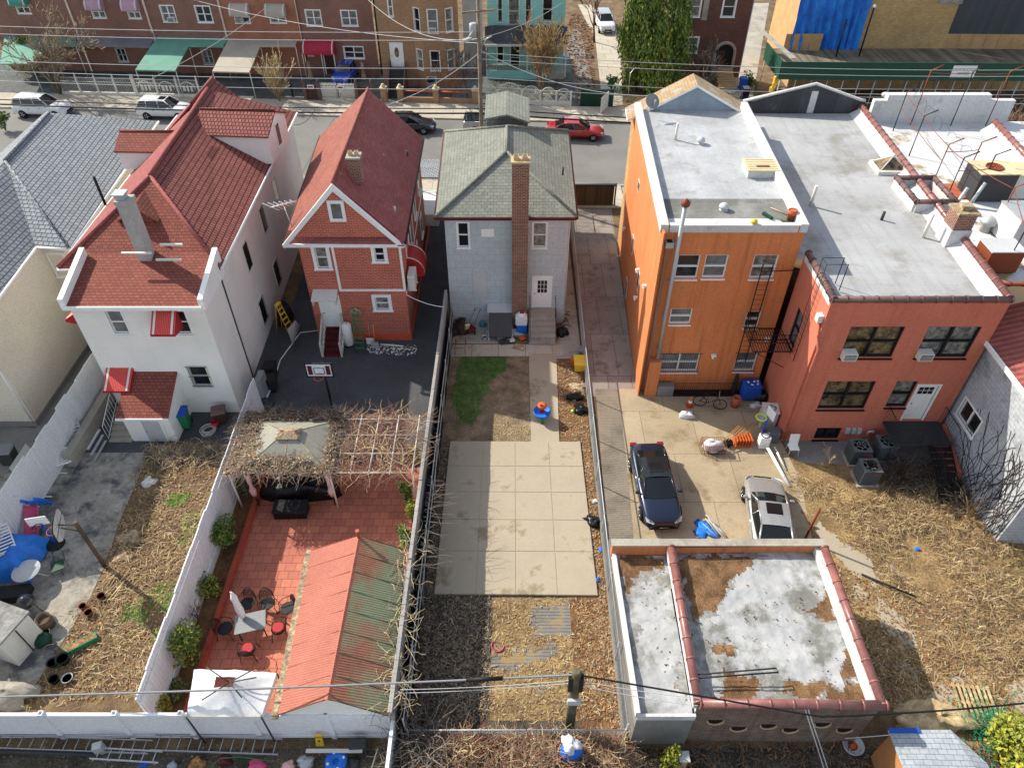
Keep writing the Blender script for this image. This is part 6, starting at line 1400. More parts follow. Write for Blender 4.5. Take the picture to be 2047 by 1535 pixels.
for u in (-70,78,225,358,495,650,772):
    q = V(P(u,1432,1.9)); x = q.x; m = MB(); y = 10.1
    for a_ in ((-.08,-.08,.08,-.06),(-.08,.06,.08,.08),(-.08,-.06,-.06,.06),(.06,-.06,.08,.06)): m.box(x+a_[0],y+a_[1],0,x+a_[2],y+a_[3],1.95)
    m.box(x-.06,y-.06,1.6,x+.06,y+.06,1.7,1); m.build('fence_post',['vinyl','black'],t)
# grey yard left: grey panel plus mesh fence
t = thing('grey_fence','long grey panel fence beside the asphalt yard and tiled patio','fence',(-3.8,20,0))
rbuild([(-3.95,9.9),(-3.85,20),(-3.7,33.2)],2.5,'fence_grey','boards',t,th=.14,wob=.04,seed=8)
t = thing('mesh_fence','tall black mesh screen fence with galvanised rails on the left of the grass yard','fence',(-3.45,20,0))
m = MB(); m.mesh([(-3.62,9.9,.02),(-3.4,33,.02),(-3.4,33,1.75),(-3.62,9.9,1.75)],[(0,1,2,3)]); m.mesh([(-3.60,9.9,.02),(-3.38,33,.02),(-3.38,33,1.75),(-3.60,9.9,1.75)],[(3,2,1,0)]); m.build('mesh_screen','mesh_black',t)
m = MB(); 
for z in (1.78,1.0): m.tube([(-3.58,9.9,z),(-3.36,33,z)],.025,0,5)
for k in range(10): y = 9.9+k*2.56; x = -3.58+.22*(y-9.9)/23.1; m.tube([(x,y,0),(x,y,2.0)],.03,0,5)
for k in range(0,9,2): y = 9.9+k*2.56; x = -3.58+.22*(y-9.9)/23.1; m.tube([(x,y,.1),(x+.02,y+2.5,1.7)],.015,0,4)
m.build('fence_frame','galv',t)
def chain(name,label,pts,h,sp=2.6,step=.16,band=0):
    t = thing(name,label,'fence',(*pts[0],0)); w = MB(); f = MB()
    for a,b in zip(pts,pts[1:]):
        a = V((*a,0)); b = V((*b,0)); L_ = (b-a).length; n = int(L_/step); d = (b-a)/n; k_ = int(h/step)
        for i in range(-k_,n):
            for s_ in (0,1):
                i0 = max(i,0); j1 = min(i+k_,n); z0 = (i0-i)*step; z1 = (j1-i)*step
                if s_: z0,z1 = h-z0,h-z1
                w.tube([a+d*i0+V((0,0,z0)),a+d*j1+V((0,0,z1))],.0055,0,3,cap=False)
        f.tube([a+V((0,0,h)),b+V((0,0,h))],.025,0,5); n = max(1,int(L_/sp))
        for i in range(n+1): q = a.lerp(b,i/n); f.tube([q,q+V((0,0,h+.08))],.032,0,6)
    w.build('chain_link','galv',t); f.build('fence_frame','galv',t)
    if band: m = MB(); m.prism([(pts[0][0]-.05,pts[0][1]),(pts[0][0]+.05,pts[0][1]),(pts[-1][0]+.05,pts[-1][1]),(pts[-1][0]-.05,pts[-1][1])],0,band); m.build('fence_curb','foundation',t)
    return t
chain('chain_fence','galvanised chain link fence between the slab yard and the driveway',[(3.85,9.9),(3.92,30),(4.05,46.8)],1.5,band=.25)
chain('chain_fence','low chain link fence across the back of the dark yard',[(-3.5,9.85),(3.8,9.85)],1.2,2.4)
m = MB(); par(m,(4.15,10.1),(4.05,17.4),.16,0,1.3); S(m,'strip_wall','foundation','narrow dark wall squeezed between the chain fence and the garage','wall')

# ------------------------------------------------ pergola, gazebo, shed, tent on the patio
t = thing('pergola','metal grid pergola with bare vine stems over the tiled patio','pergola',(-8,21.5,0))
m = MB(); za = 2.4; X0_,X1_,Y0_,Y1_ = -12.1,-4.25,20.0,23.2
for x in (X0_,-7.8,X1_):
    for y in (Y0_,Y1_): m.tube([(x,y,0),(x,y,za)],.045,0,6)
m.buildsep('post','offwhite',t); m = MB()
for y in (Y0_,21.1,22.2,Y1_): m.tube([(-7.8,y,za),(X1_,y,za)],.03,0,5)
for x in (-7.7,-6.9,-6.1,-5.2,X1_): m.tube([(x,Y0_-.1,za+.03),(x,Y1_+.2,za+.03)],.03,0,5)
m.tube([(X0_,Y0_,za),(-7.8,Y0_,za)],.035,0,5); m.tube([(X0_,Y1_,za),(-7.8,Y1_,za)],.035,0,5); m.tube([(X0_,Y0_,za),(X0_,Y1_,za)],.035,0,5); m.build('roof_grid','offwhite',t)
t = thing('gazebo','grey fabric gazebo under leaf litter with tied pink curtains','gazebo',(-9.7,21.5,0))
gx0,gx1,gy0,gy1 = -11.4,-7.95,20.15,22.9
m = MB()
for x in (gx0,gx1):
    for y in (gy0,gy1): m.tube([(x,y,0),(x,y,2.5)],.04,0,6)
m.buildsep('post','brown',t)
m = MB(); zc,zt = 2.5,3.45; c0,c1 = -10.1,-9.3; cy = 21.5
m.mesh([(gx0-.2,gy0-.2,zc),(gx1+.2,gy0-.2,zc),(gx1+.2,gy1+.2,zc),(gx0-.2,gy1+.2,zc),(c0,cy-.25,zt-.25),(c1,cy-.25,zt-.25),(c1,cy+.25,zt-.25),(c0,cy+.25,zt-.25)],[(0,1,5,4),(1,2,6,5),(2,3,7,6),(3,0,4,7)],0)
m.mesh([(c0-.12,cy-.35,zt-.2),(c1+.12,cy-.35,zt-.2),(c1+.12,cy+.35,zt-.2),(c0-.12,cy+.35,zt-.2),(c0+.1,cy,zt),(c1-.1,cy,zt)],[(0,1,5,4),(1,2,5),(2,3,4,5),(3,0,4)],1)
for p,q in (((gx0-.2,gy0-.2,zc),(c0,cy-.25,zt-.25)),((gx1+.2,gy0-.2,zc),(c1,cy-.25,zt-.25)),((gx1+.2,gy1+.2,zc),(c1,cy+.25,zt-.25)),((gx0-.2,gy1+.2,zc),(c0,cy+.25,zt-.25)),((-9.7,gy0-.2,zc),(-9.7,cy-.25,zt-.25))): m.tube([p,q],.018,1,4)
m.build('canopy',['canopy_grey','litter_pale'],t)
for x in (gx0,gx1): m = MB(); m.lathe([(.1,0),(.16,.35),(.07,.62),(.1,1.0),(.14,1.6)],(x,gy0-.05,.75),0,9); m.build('curtain','palepink',t)
t = thing('tool_shed','long garden shed with rust red and green corrugated metal roof','shed',(-6.3,14,0))
zr_,ze_ = 2.95,2.15
r0 = V(P(718,1070,zr_)); r1 = V(P(655,1396,zr_)); l0 = V(P(622,1100,ze_)); l1 = V(P(556,1428,ze_)); q0 = V(P(813,1100,ze_)); q1 = V(P(775,1430,ze_))
m = MB(); m.slab([r0,r1,l1,l0],.05,0); rl = m.build('roof',['corr_red'],t); rl['label'] = 'rust red corrugated roof slope'
m = MB(); m.slab([q0,q1,r1,r0],.05,0)
D('corr_mix', col='94604a', kind='corr', col2='80503c', b=.09, rough=.75, var=.2, bump=.5, stain='747c5e', st=(.42,.58), ss=.4)
rr = m.build('roof','corr_mix',t); rr['label'] = 'green stained corrugated roof slope'
m = MB(); 
for k in range(9):
    s_ = k/8; a_ = r0.lerp(r1,s_)+V((0,0,.01)); b_ = l0.lerp(l1,s_)+V((0,0,.01)); c_ = q0.lerp(q1,s_)+V((0,0,.01)); m.tube([a_,b_],.012,0,4); m.tube([a_,c_],.012,1,4)
m.slab([r0+V((-.28,0,-.18)),r1+V((-.3,0,-.18)),r1+V((0,-.05,.03)),r0+V((0,0,.03))],.02,2); m.slab([r0+V((0,0,.03)),r1+V((0,-.05,.03)),r1+V((.14,0,-.08)),r0+V((.14,0,-.08))],.02,2)
m.build('ridge_cap',['terracotta','dkgreen','corr_red'],t)
m = MB(); m.mesh([(l1.x+.15,l1.y+.15,0),(q1.x-.15,l1.y+.15,0),(q1.x-.15,l1.y+.15,ze_),(r1.x,l1.y+.15,zr_-.05),(l1.x+.15,l1.y+.15,ze_)],[(0,1,2,3,4)])
m.mesh([(l1.x+.15,l1.y+.15,0),(l1.x+.15,l1.y+.15,ze_-.05),(l0.x+.15,l0.y,ze_-.05),(l0.x+.15,l0.y,0)],[(0,1,2,3)]); m.mesh([(q1.x-.15,q1.y+.15,0),(q1.x-.15,q1.y+.15,ze_-.05),(q0.x-.15,q0.y,ze_-.05),(q0.x-.15,q0.y,0)],[(3,2,1,0)]); m.mesh([(l0.x+.15,l0.y,0),(q0.x-.15,l0.y,0),(q0.x-.15,l0.y,ze_),(r0.x,l0.y,zr_-.05),(l0.x+.15,l0.y,ze_)],[(4,3,2,1,0)]); m.build('wall','siding_white',t)
m = MB(); m.slab([l0+V((-.22,.05,-.02)),l1+V((-.22,-.1,-.02)),l1+V((.0,-.1,-.02)),l0+V((0,.05,-.02))],.1); m.build('gutter','litter_pale',t)
m = MB(); m.lathe([(.06,0),(.06,.35),(.08,.36),(.08,.45)],r0+V((0,-.1,0)),0,8); m.build('vent_pipe','terracotta',t)
# ragged white canopy tent with a hole
t = thing('canopy_tent','torn white canopy tent with bent frame poles by the vinyl fence','tent',(-9.9,11.3,0))
pa = [V(P(u,v,2.15)) for u,v in ((372,1432),(522,1432),(553,1345),(388,1338))]; r = random.Random(4); n = 12; vs = []; keep = []
for j in range(n+1):
    for i in range(n+1):
        s_,t_ = i/n,j/n; p = pa[0].lerp(pa[1],s_).lerp(pa[3].lerp(pa[2],s_),t_); rr_ = max(abs(s_-.5),abs(t_-.6))*2; vs.append(p+V((0,0,.6*(1-rr_)-.1*abs(math.sin(s_*6.28))*rr_+r.uniform(-.02,.02))))
for j in range(n):
    for i in range(n):
        if 4 <= i <= 6 and 6 <= j <= 8 : continue
        keep.append((j*(n+1)+i,j*(n+1)+i+1,(j+1)*(n+1)+i+1,(j+1)*(n+1)+i))
m = MB(); m.mesh(vs,keep,0,True); 
for a_,b_ in ((0,1),(1,2),(2,3),(3,0)): m.mesh([pa[a_],pa[b_],pa[b_]+V((0,0,-.25)),pa[a_]+V((0,0,-.25))],[(0,1,2,3)])
m.build('fabric','canopy_white',t)
m = MB()
for p in pa: m.tube([(p.x,p.y,0),(p.x,p.y,2.15)],.03,0,5)
c_ = (pa[0]+pa[2])/2+V((0,.15,.5))
for d in ((-.9,.5,.1),(.8,.45,.15),(-.7,-.6,.1),(.6,-.55,.2),(.9,.1,.2)): m.tube([c_+V((0,0,.05)),c_+V(d)],.022,0,5)
m.build('frame','dkgrey',t)

# patio dining set
t = thing('dining_table','grey metal mesh dining table with closed white parasol','table',P(500,1255,0)); q = V(P(500,1243,.74)); m = MB(); m.ob(q,(1.15,.8,.03),.25); m.build('tabletop','grey',t,bevel=.01)
for a_,b_ in ((-.45,-.28),(.45,-.28),(.45,.28),(-.45,.28)): m = MB(); e = V((a_*math.cos(.25)-b_*math.sin(.25),a_*math.sin(.25)+b_*math.cos(.25),0)); m.tube([q+e,(q.x+e.x,q.y+e.y,0)],.025,0,5); m.build('leg','iron',t)
u_ = thing('folded_parasol','closed white garden parasol beside the dining table','parasol',(q.x-.25,q.y+.1,0)); m = MB(); m.tube([(q.x-.25,q.y+.1,0),(q.x-.45,q.y+.35,2.3)],.02,0,6); m.build('parasol_pole','offwhite',u_)
m = MB(); m.lathe([(.12,0),(.15,.35),(.11,.8),(.13,1.05),(.03,1.35)],(0,0,0),0,9,mat=Matrix.Translation((q.x-.3,q.y+.17,.85))@Matrix.Rotation(-.18,4,'X')@Matrix.Rotation(-.12,4,'Y')); m.build('parasol_cloth','canopy_white',u_)
def patio_chair(label,loc,rz,cushion):
    t = thing('patio_chair',label,'chair',(loc[0],loc[1],.02),rz,'patio dining chairs')
    for x in (-.24,.24):
        for y in (-.24,.24): m = MB(); m.tube([(x,y,.42),(x*1.25,y*1.3,0)],.016,0,5); m.build('leg','iron',t,local=True)
    m = MB(); m.lathe([(.27,0),(.29,.02),(.27,.04)],(0,0,.42),0,14); m.build('seat','iron',t,local=True)
    m = MB(); m.tube([(.27*math.cos(a*PI/8),-.26-.1*math.sin(a*PI/8),.45+.55*math.sin(a*PI/8)) for a in range(9)],.018,0,5)
    for k in range(-4,5): x = k*.058; zt_ = .45+.5*math.sqrt(max(0,1-(x/.27)**2)); m.tube([(x,-.27,.45),(x*.9,-.345,zt_)],.011,0,4)
    for k in range(1,6): z = .5+k*.075; w_ = .26*math.sqrt(max(.05,1-((z-.45)/.55)**2)); m.tube([(-w_,-.28-.06*(z-.45)/.5,z),(w_,-.28-.06*(z-.45)/.5,z)],.011,0,4)
    m.build('backrest','iron',t,local=True)
    m = MB(); 
    for s_ in (-1,1): m.tube([(s_*.25,-.3,.72),(s_*.33,-.05,.7),(s_*.32,.2,.62),(s_*.25,.22,.44)],.016,0,5)
    
    for c_ in (0,1):
        n_ = len(m.v)//2; h_ = MB(); h_.v = m.v[c_*n_:(c_+1)*n_]; k_ = len(m.f)//2; h_.f = [tuple(i-c_*n_ for i in f) for f in m.f[c_*k_:(c_+1)*k_]]; h_.m = m.m[:k_]; h_.sm = m.sm[:k_]; h_.build('armrest','iron',t,local=True)
    if cushion: m = MB(); m.lathe([(.22,0),(.25,.04),(.2,.08)],(0,0,.46),0,12); m.build('cushion','red',t,local=True)
qx,qy = q.x,q.y
for lab,dx,dy,rz,c_ in (('patio chair tucked at the left side of the mesh table',-1.0,-.1,-PI/2,0),('patio chair behind the mesh table by the parasol',.35,.95,PI+.3,0),('patio chair with red cushion in front of the mesh table',.1,-.95,.1,1),('patio chair with red cushion at the right of the mesh table',1.05,-.1,PI/2+.2,1),('patio chair between parasol and table corner',-.45,.95,PI-.2,0),('patio chair pulled out at the far right of the mesh table',1.2,.75,PI/2+.7,0)): patio_chair(lab,(qx+dx,qy+dy),rz,c_)
def lump(name,mats,label,cat,loc,sx,sy,sz,seed,par_=None,flatb=True,n=14,rough_=.12,group=None,sq=.0,rz=0):
    r = random.Random(seed); m = MB(); vs = []; rows_ = 7
    ph = [r.uniform(0,6) for _ in range(6)]
    for j in range(rows_):
        t_ = j/(rows_-1)*PI/2
        for i in range(n):
            a = 2*PI*i/n; rr = 1+rough_*math.sin(3*a+ph[0]+t_*2)+rough_*.8*math.sin(5*a+ph[1]+t_*3)+r.uniform(-rough_,rough_)*.5
            ca,sa = math.cos(a),math.sin(a)
            if sq: k_ = (abs(ca)**(2/sq)+abs(sa)**(2/sq))**(-sq/2) ; ca,sa = ca*k_,sa*k_
            c_ = math.cos(t_)**.55; x,y = ca*sx*rr*c_,sa*sy*rr*c_
            x,y = x*math.cos(rz)-y*math.sin(rz),x*math.sin(rz)+y*math.cos(rz)
            vs.append((loc[0]+x,loc[1]+y,loc[2]+math.sin(t_)**.7*sz*(1+.1*math.sin(2*a+ph[3]))))
    fs = [(j*n+i,j*n+(i+1)%n,(j+1)*n+(i+1)%n,(j+1)*n+i) for j in range(rows_-1) for i in range(n)]+[tuple((rows_-1)*n+i for i in range(n))]
    m.mesh(vs,fs,0,True); o = m.build(name,mats,par_)
    return tag(o,label,cat,group)
lump('covered_sofa','bag_black','long patio furniture under a black cover beneath the gazebo','furniture cover',P(601,985,0),1.75,.55,.85,3,sq=.5,rough_=.07,n=28)
q = V(P(582,1035,0)); m = MB(); m.ob(q+V((0,.25,.24)),(1.45,.7,.46),.03); t_ = S(m,'storage_box','bag_black','black storage box on the tiled patio','box',bevel=.05); m = MB(); m.ob(q+V((0,.25,.5)),(1.5,.75,.06),.03); m.build('lid','rubber',t_,bevel=.02)
# ------------------------------------------------ plants
def ribbon(m, pts, w, mi=0):
    n = len(pts); b = len(m.v)
    for i,p in enumerate(pts):
        d = (pts[min(i+1,n-1)]-pts[max(i-1,0)]); s = d.cross(V((0,0,1)));
        if s.length < 1e-4: s = V((1,0,0))
        s.normalize(); k = w*(1-.6*i/(n-1)); m.v.append(tuple(p-s*k)); m.v.append(tuple(p+s*k))
    for i in range(n-1): m.f.append((b+2*i,b+2*i+1,b+2*i+3,b+2*i+2)); m.m.append(mi); m.sm.append(False)
def scatter(pl,n,r):
    xs = [p[0] for p in pl]; ys = [p[1] for p in pl]; o = []
    while len(o) < n:
        x,y = r.uniform(min(xs),max(xs)),r.uniform(min(ys),max(ys))
        if inpoly(x,y,pl): o.append((x,y))
    return o
def strands(name,label,pl,n,ln,w,mats,seed,hz=.25,curl=.5,cat='dry grass',clump=0,keepout=()):
    r = random.Random(seed); m = MB(); cl = scatter(pl,clump,r) if clump else None
    pts = scatter(pl,n,r)
    for i,(x,y) in enumerate(pts):
        if cl and r.random() < .75:
            c = r.choice(cl); x = c[0]+r.gauss(0,.3); y = c[1]+r.gauss(0,.3)
        if any(inpoly(x,y,k) for k in keepout): continue
        dn = fbm(x+seed*3,y,.55); 
        if clump and r.random() > .62+dn*1.1: continue
        a = r.uniform(0,2*PI); L_ = ln*r.uniform(.4,1.3)*(1+.5*dn); p = V((x,y,r.uniform(.01,hz*.4))); P_ = [p]; el = r.uniform(-.1,1.0)*min(1,hz*3); k = 4
        for j in range(k):
            a += r.uniform(-curl,curl); el -= .35*r.random()+.12; p = p+V((math.cos(a)*math.cos(el),math.sin(a)*math.cos(el),math.sin(el)))*L_/k; p.z = max(.012,p.z); P_.append(p.copy())
        ribbon(m,P_,w*r.uniform(.6,1.3),r.randrange(len(mats)))
    return tag(m.build(name,mats),label,cat,None,'stuff')
def chips(name,label,pl,n,s,mats,seed,cat='leaf litter',z=.02,hz=.03,keepout=()):
    r = random.Random(seed); m = MB()
    for x,y in scatter(pl,n,r):
        if any(inpoly(x,y,k) for k in keepout): continue
        a = r.uniform(0,2*PI); q = s*r.uniform(.5,1.4); t1 = r.uniform(-.5,.5); zz = z+r.uniform(0,hz); c_,s_ = math.cos(a)*q,math.sin(a)*q
        m.poly([(x-c_,y-s_,zz-t1*q*.4),(x+s_*.5,y-c_*.5,zz),(x+c_,y+s_,zz+t1*q*.4),(x-s_*.6,y+c_*.6,zz+q*.25)],r.randrange(len(mats)))
    return tag(m.build(name,mats),label,cat,None,'stuff')
def leaves(m,c,rad,n,s,r,nm=1,shell=.55,up=0):
    for _ in range(n):
        while True:
            d = V((r.uniform(-1,1),r.uniform(-1,1),r.uniform(-1,1)))
            if .01 < d.length < 1: break
        d = d.normalized()*(d.length**shell)
        p = V((c[0]+d.x*rad[0],c[1]+d.y*rad[1],c[2]+d.z*rad[2])); q = s*r.uniform(.6,1.4)
        a = V((r.uniform(-1,1),r.uniform(-1,1),r.uniform(-.3,1)+up)).normalized(); b = a.cross(V((r.uniform(-1,1),r.uniform(-1,1),r.uniform(-1,1)))).normalized()
        m.poly([p-a*q,p+b*q*.45,p+a*q,p-b*q*.45],r.randrange(nm))
def bush(name,label,loc,rad,h,mats,seed,n=500,s=.09,cat='shrub',stems=5,lobes=7,group=None,up=0,stem='twig_dark'):
    r = random.Random(seed); t = thing(name,label,cat,loc,0,group); st = MB(); m = MB(); loc = V(loc)
    for k in range(lobes):
        a = r.uniform(0,2*PI); d = rad*r.uniform(.1,.62); zc = h*r.uniform(.3,.8); R_ = rad*r.uniform(.35,.6)
        c = loc+V((math.cos(a)*d,math.sin(a)*d,zc)); leaves(m,c,(R_,R_,R_*r.uniform(.8,1.2)),n//lobes,s,r,len(mats),up=up); st.tube([loc,loc.lerp(c,.5)+V((0,0,.05)),c],[.03,.02,.008],0,4)
    m.build('foliage',mats,t); st.build('stems',stem,t); return t
def branch(m,p,d,ln,r0,depth,r,mats=1,droop=0,spread=.55,tw=None,nb=3):
    k = 4; pts = [p]; rs = [r0]; q = p.copy(); dd = d.normalized()
    for i in range(k):
        dd = (dd+V((r.uniform(-.14,.14),r.uniform(-.14,.14),r.uniform(-.1,.1)-droop))).normalized(); q = q+dd*ln/k; pts.append(q.copy()); rs.append(max(RMIN,r0*(1-.45*(i+1)/k)))
    (m if depth > 1 or tw is None else tw).tube(pts,rs,0,5 if depth > 1 else 3)
    if depth <= 0: return
    for j in range(nb):
        i = r.randint(1,k); a = r.uniform(0,2*PI); side = dd.cross(V((math.cos(a),math.sin(a),.3))).normalized(); nd_ = (dd+side*spread*r.uniform(.7,1.5)+V((0,0,.12))).normalized()
        branch(m,pts[i],nd_,ln*r.uniform(.5,.78),rs[i]*.62,depth-1,r,mats,droop,spread,tw,nb)
def baretree(name,label,loc,h,seed,mats=('bark','twig'),stems=1,depth=4,spread=.55,cat='tree',r0=.12,nb=3,lean=.15,group=None):
    global RMIN
    RMIN = .024 if loc[1] > 40 else .008
    r = random.Random(seed); t = thing(name,label,cat,loc,0,group); m = MB(); tw = MB()
    for s_ in range(stems):
        a = r.uniform(0,2*PI); branch(m,V(loc),V((math.cos(a)*lean,math.sin(a)*lean,1)),h*r.uniform(.38,.5),r0,depth,r,1,-.02,spread,tw,nb)
    m.build('trunk',mats[0],t); tw.build('crown',mats[1],t); return t
def evergreen(name,label,loc,rad,h,seed,mats,group=None,n=8500,z0=.3,s=.17):
    r = random.Random(seed); t = thing(name,label,'tree',loc,0,group); tr = MB(); tr.tube([loc,(loc[0],loc[1],h*.9)],[.16,.03],0,7); tr.build('trunk','bark',t); m = MB()
    for k in range(70):
        f = r.random(); z = z0+f*(h-z0); R_ = rad*(math.sin(min(1,(f+.12)*1.15)*PI*.86)**.6)*(1.0-.45*f); a = r.uniform(0,2*PI); d = R_*r.uniform(.35,.95)
        leaves(m,(loc[0]+math.cos(a)*d,loc[1]+math.sin(a)*d,z),(rad*.3,rad*.3,rad*r.uniform(.4,.75)),n//70,s,r,len(mats),up=1.6)
    m.build('crown',mats,t); return t
# weeds
A1 = pix((300,905),(455,905),(405,1090),(330,1400),(60,1400),(130,1280),(180,1195),(215,1130),(240,1040))
cg = []
strands('dry_weeds','tangled dry weeds covering the left yard beside the concrete',A1,5200,.5,.013,['straw','straw_pale','twig'],1,.3,clump=150)
chips('fallen_leaves','brown dead leaves over the left yard weeds',A1,2600,.06,['leaf_litter','litter_pale'],2)
for k,pl in enumerate((pix((370,1030),(405,1020),(395,1080),(350,1095)),pix((330,1160),(385,1150),(350,1230),(265,1205)),pix((250,1205),(300,1220),(290,1250),(245,1240)),pix((370,1010),(330,1010),(340,990),(380,985)))):
    strands('green_grass','patch of fresh green grass among the dry weeds of the left yard',pl,600,.16,.012,['grass_lime','grass'],20+k,.12,cat='grass')
strands('vine_tangle','dark curled vine tangle along the edge of the asphalt by the white fence',pix((300,895),(460,895),(452,925),(300,930)),1500,.7,.016,['twig_grey','twig','straw_pale'],31,.6,.9)
B1 = pix((1580,950),(1700,960),(1760,985),(1900,960),(1960,1060),(2060,1110),(2100,1330),(1900,1330),(1860,1240),(1720,1120),(1640,1040))
gk = [pix(*q) for q in (((1622,1035),(1690,1090),(1752,1125),(1745,1165),(1690,1140),(1638,1100)),((1740,1190),(1790,1215),(1835,1290),(1810,1300),(1755,1235)),((1870,1352),(1930,1340),(1928,1395),(1885,1415),(1845,1385)),((2005,1355),(2120,1360),(2120,1460),(2030,1430)),((1765,1140),(1830,1138),(1840,1150),(1780,1152)))]
strands('dry_weeds','deep golden dry weeds filling the lot behind the salmon building',B1,13000,.55,.013,['straw','straw_pale','straw','twig'],3,.4,clump=230,keepout=gk)
B2 = pix((1640,1110),(1740,1160),(1800,1200),(1860,1280),(2060,1330),(2060,1420),(1850,1420),(1790,1410))
strands('dry_weeds','thin dry weeds between the concrete patches beside the garage',B2,3000,.5,.015,['straw','straw_pale','leaf_litter'],4,.2,clump=120,keepout=gk)
chips('fallen_leaves','brown dead leaves over the lot right of the garage',pix((1640,1110),(1740,1160),(2060,1200),(2060,1440),(1790,1440)),3500,.06,['leaf_litter','litter_pale'],5)
# grey house yard
strands('yard_grass','short green grass in the shaded rear lawn',pix((925,708),(1020,709),(1005,745),(968,765),(965,800),(950,840),(915,845),(908,760)),3000,.13,.012,['grass','grass'],6,.12,cat='grass')
strands('yard_grass','sparse dull grass around the bare soil of the rear lawn',pix((895,712),(1055,712),(1060,880),(885,880)),1500,.16,.01,['straw','twig_grey','grass'],7,.08,cat='grass')
strands('sun_toned_grass','dry grass coloured pale for the sunlit corner between the lawn and the slab',pix((985,838),(1060,855),(1062,882),(983,882)),900,.14,.012,['straw_pale','straw_pale'],8,.08)  # straw tone and outline paint in the sunlit corner of the yard
chips('fallen_leaves','dead leaves along the mulch strip by the chain fence',[(2.4,24),(3.8,24),(3.8,30),(2.4,30)],1300,.05,['litter_pale','leaf_litter','litter_pale'],9)
chips('fallen_leaves','orange brown leaves beside the slab and the garage',[(3.45,9.9),(3.8,9.9),(3.8,24),(3.4,24)],1300,.06,['leaf_litter','litter_pale'],10)
chips('fallen_leaves','leaf litter on the ground behind the slab',pix((1150,1200),(1225,1200),(1245,1440),(1160,1440)),1300,.055,['leaf_litter','leaf_litter','litter_pale'],11)
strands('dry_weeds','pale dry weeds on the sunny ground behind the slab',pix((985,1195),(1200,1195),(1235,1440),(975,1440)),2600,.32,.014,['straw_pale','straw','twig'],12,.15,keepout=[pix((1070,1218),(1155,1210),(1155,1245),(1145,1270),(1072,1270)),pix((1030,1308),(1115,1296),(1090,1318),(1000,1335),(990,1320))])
strands('dark_weeds','tangled weeds coloured dark for the fence shade left of the sunny ground',pix((835,1190),(985,1195),(975,1440),(805,1440)),3400,.35,.014,['twig_grey','twig_dark','litter_pale'],13,.2)  # dark twig colours put the fence's shade into this strip of weeds
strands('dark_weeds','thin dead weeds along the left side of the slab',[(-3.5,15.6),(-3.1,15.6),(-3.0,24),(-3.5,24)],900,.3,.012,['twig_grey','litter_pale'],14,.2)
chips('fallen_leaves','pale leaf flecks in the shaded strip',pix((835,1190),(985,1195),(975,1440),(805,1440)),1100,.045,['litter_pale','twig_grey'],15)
# big brush heap at the bottom
def heap(name,label,pl,n,hmax,mats,seed,ln=.9,w=.014,cat='brush'):
    r = random.Random(seed); m = MB(); cx_ = sum(p[0] for p in pl)/len(pl); cy_ = sum(p[1] for p in pl)/len(pl)
    for x,y in scatter(pl,n,r):
        z = r.random()**.7*hmax*(.75+.25*math.sin(x*1.7)*math.cos(y*2.1)); a = r.uniform(0,2*PI); p = V((x,y,z)); P_ = [p.copy()]; el = r.uniform(-.5,.8)
        for j in range(5): a += r.uniform(-.7,.7); el += r.uniform(-.5,.35); p = p+V((math.cos(a)*math.cos(el),math.sin(a)*math.cos(el),math.sin(el)))*ln*r.uniform(.1,.26); p.z = max(.02,p.z); P_.append(p.copy())
        ribbon(m,P_,w*r.uniform(.6,1.4),r.randrange(len(mats)))
    return tag(m.build(name,mats),label,cat,None,'stuff')
heap('brush_heap','large pale heap of bare tangled vines along the rear of the yard',[(-2.7,7.6),(3.6,7.4),(3.8,9.7),(-2.4,9.7)],9000,1.3,['twig','straw_pale','twig_red','twig'],41)
heap('brush_heap','darker bare vine tangle between the vinyl fence corner and the brush heap',[(-3.8,7.6),(-2.5,7.6),(-2.5,10.6),(-3.7,10.6)],900,1.6,['twig_grey','twig_dark'],42,1.3)
heap('pergola_vines','bare reddish vine stems woven through the pergola grid',[(-7.8,19.9),(-4.1,19.9),(-4.1,23.4),(-7.8,23.4)],10,.1,['twig_red'],43) if 0 else None
r = random.Random(44); m = MB()
for k in range(800):
    x,y = r.uniform(-7.9,-4.2),r.uniform(19.9,23.5); a = r.uniform(0,2*PI); p = V((x,y,2.42+r.uniform(-.12,.18))); P_ = [p.copy()]
    for j in range(5): a += r.uniform(-.6,.6); p = p+V((math.cos(a),math.sin(a),r.uniform(-.1,.1)))*.24; P_.append(p.copy())
    ribbon(m,P_,.009 if k > 60 else .022,r.choice((0,0,1,2)))
tag(m.build('pergola_vines',['twig_red','twig','straw_pale']),'bare reddish vine stems woven through the pergola grid','vines',None,'stuff')
r = random.Random(45); m = MB()
for k in range(7500):
    x,y = r.uniform(-12.2,-7.6),r.uniform(19.75,23.5); dx = min(abs(x-gx0),abs(x-gx1)); edge = max(abs(x+9.68)/2.1,abs(y-21.5)/1.7)
    if edge < (.66 if y < 21.4 and x < -8.6 else .84)+r.uniform(-.16,.1): continue
    z = 2.52+max(0,(1-edge))*.9+r.uniform(-.05,.14)
    if r.random() < .72: a = r.uniform(0,2*PI); q = .075*r.uniform(.5,1.4); m.poly([(x-q*math.cos(a),y-q*math.sin(a),z),(x+q*.5*math.sin(a),y-q*.5*math.cos(a),z+.02),(x+q*math.cos(a),y+q*math.sin(a),z+.03),(x-q*.5*math.sin(a),y+q*.5*math.cos(a),z-.02)],r.choice((0,0,0,1,2)) if y < 22 else r.choice((2,3,3,1)))
    else:
        a = r.uniform(0,2*PI); p = V((x,y,z)); P_ = [p.copy()]
        for j in range(4): a += r.uniform(-.6,.6); p = p+V((math.cos(a),math.sin(a),r.uniform(-.15,.15)))*.2; P_.append(p.copy())
        ribbon(m,P_,.012,r.choice((2,4)))
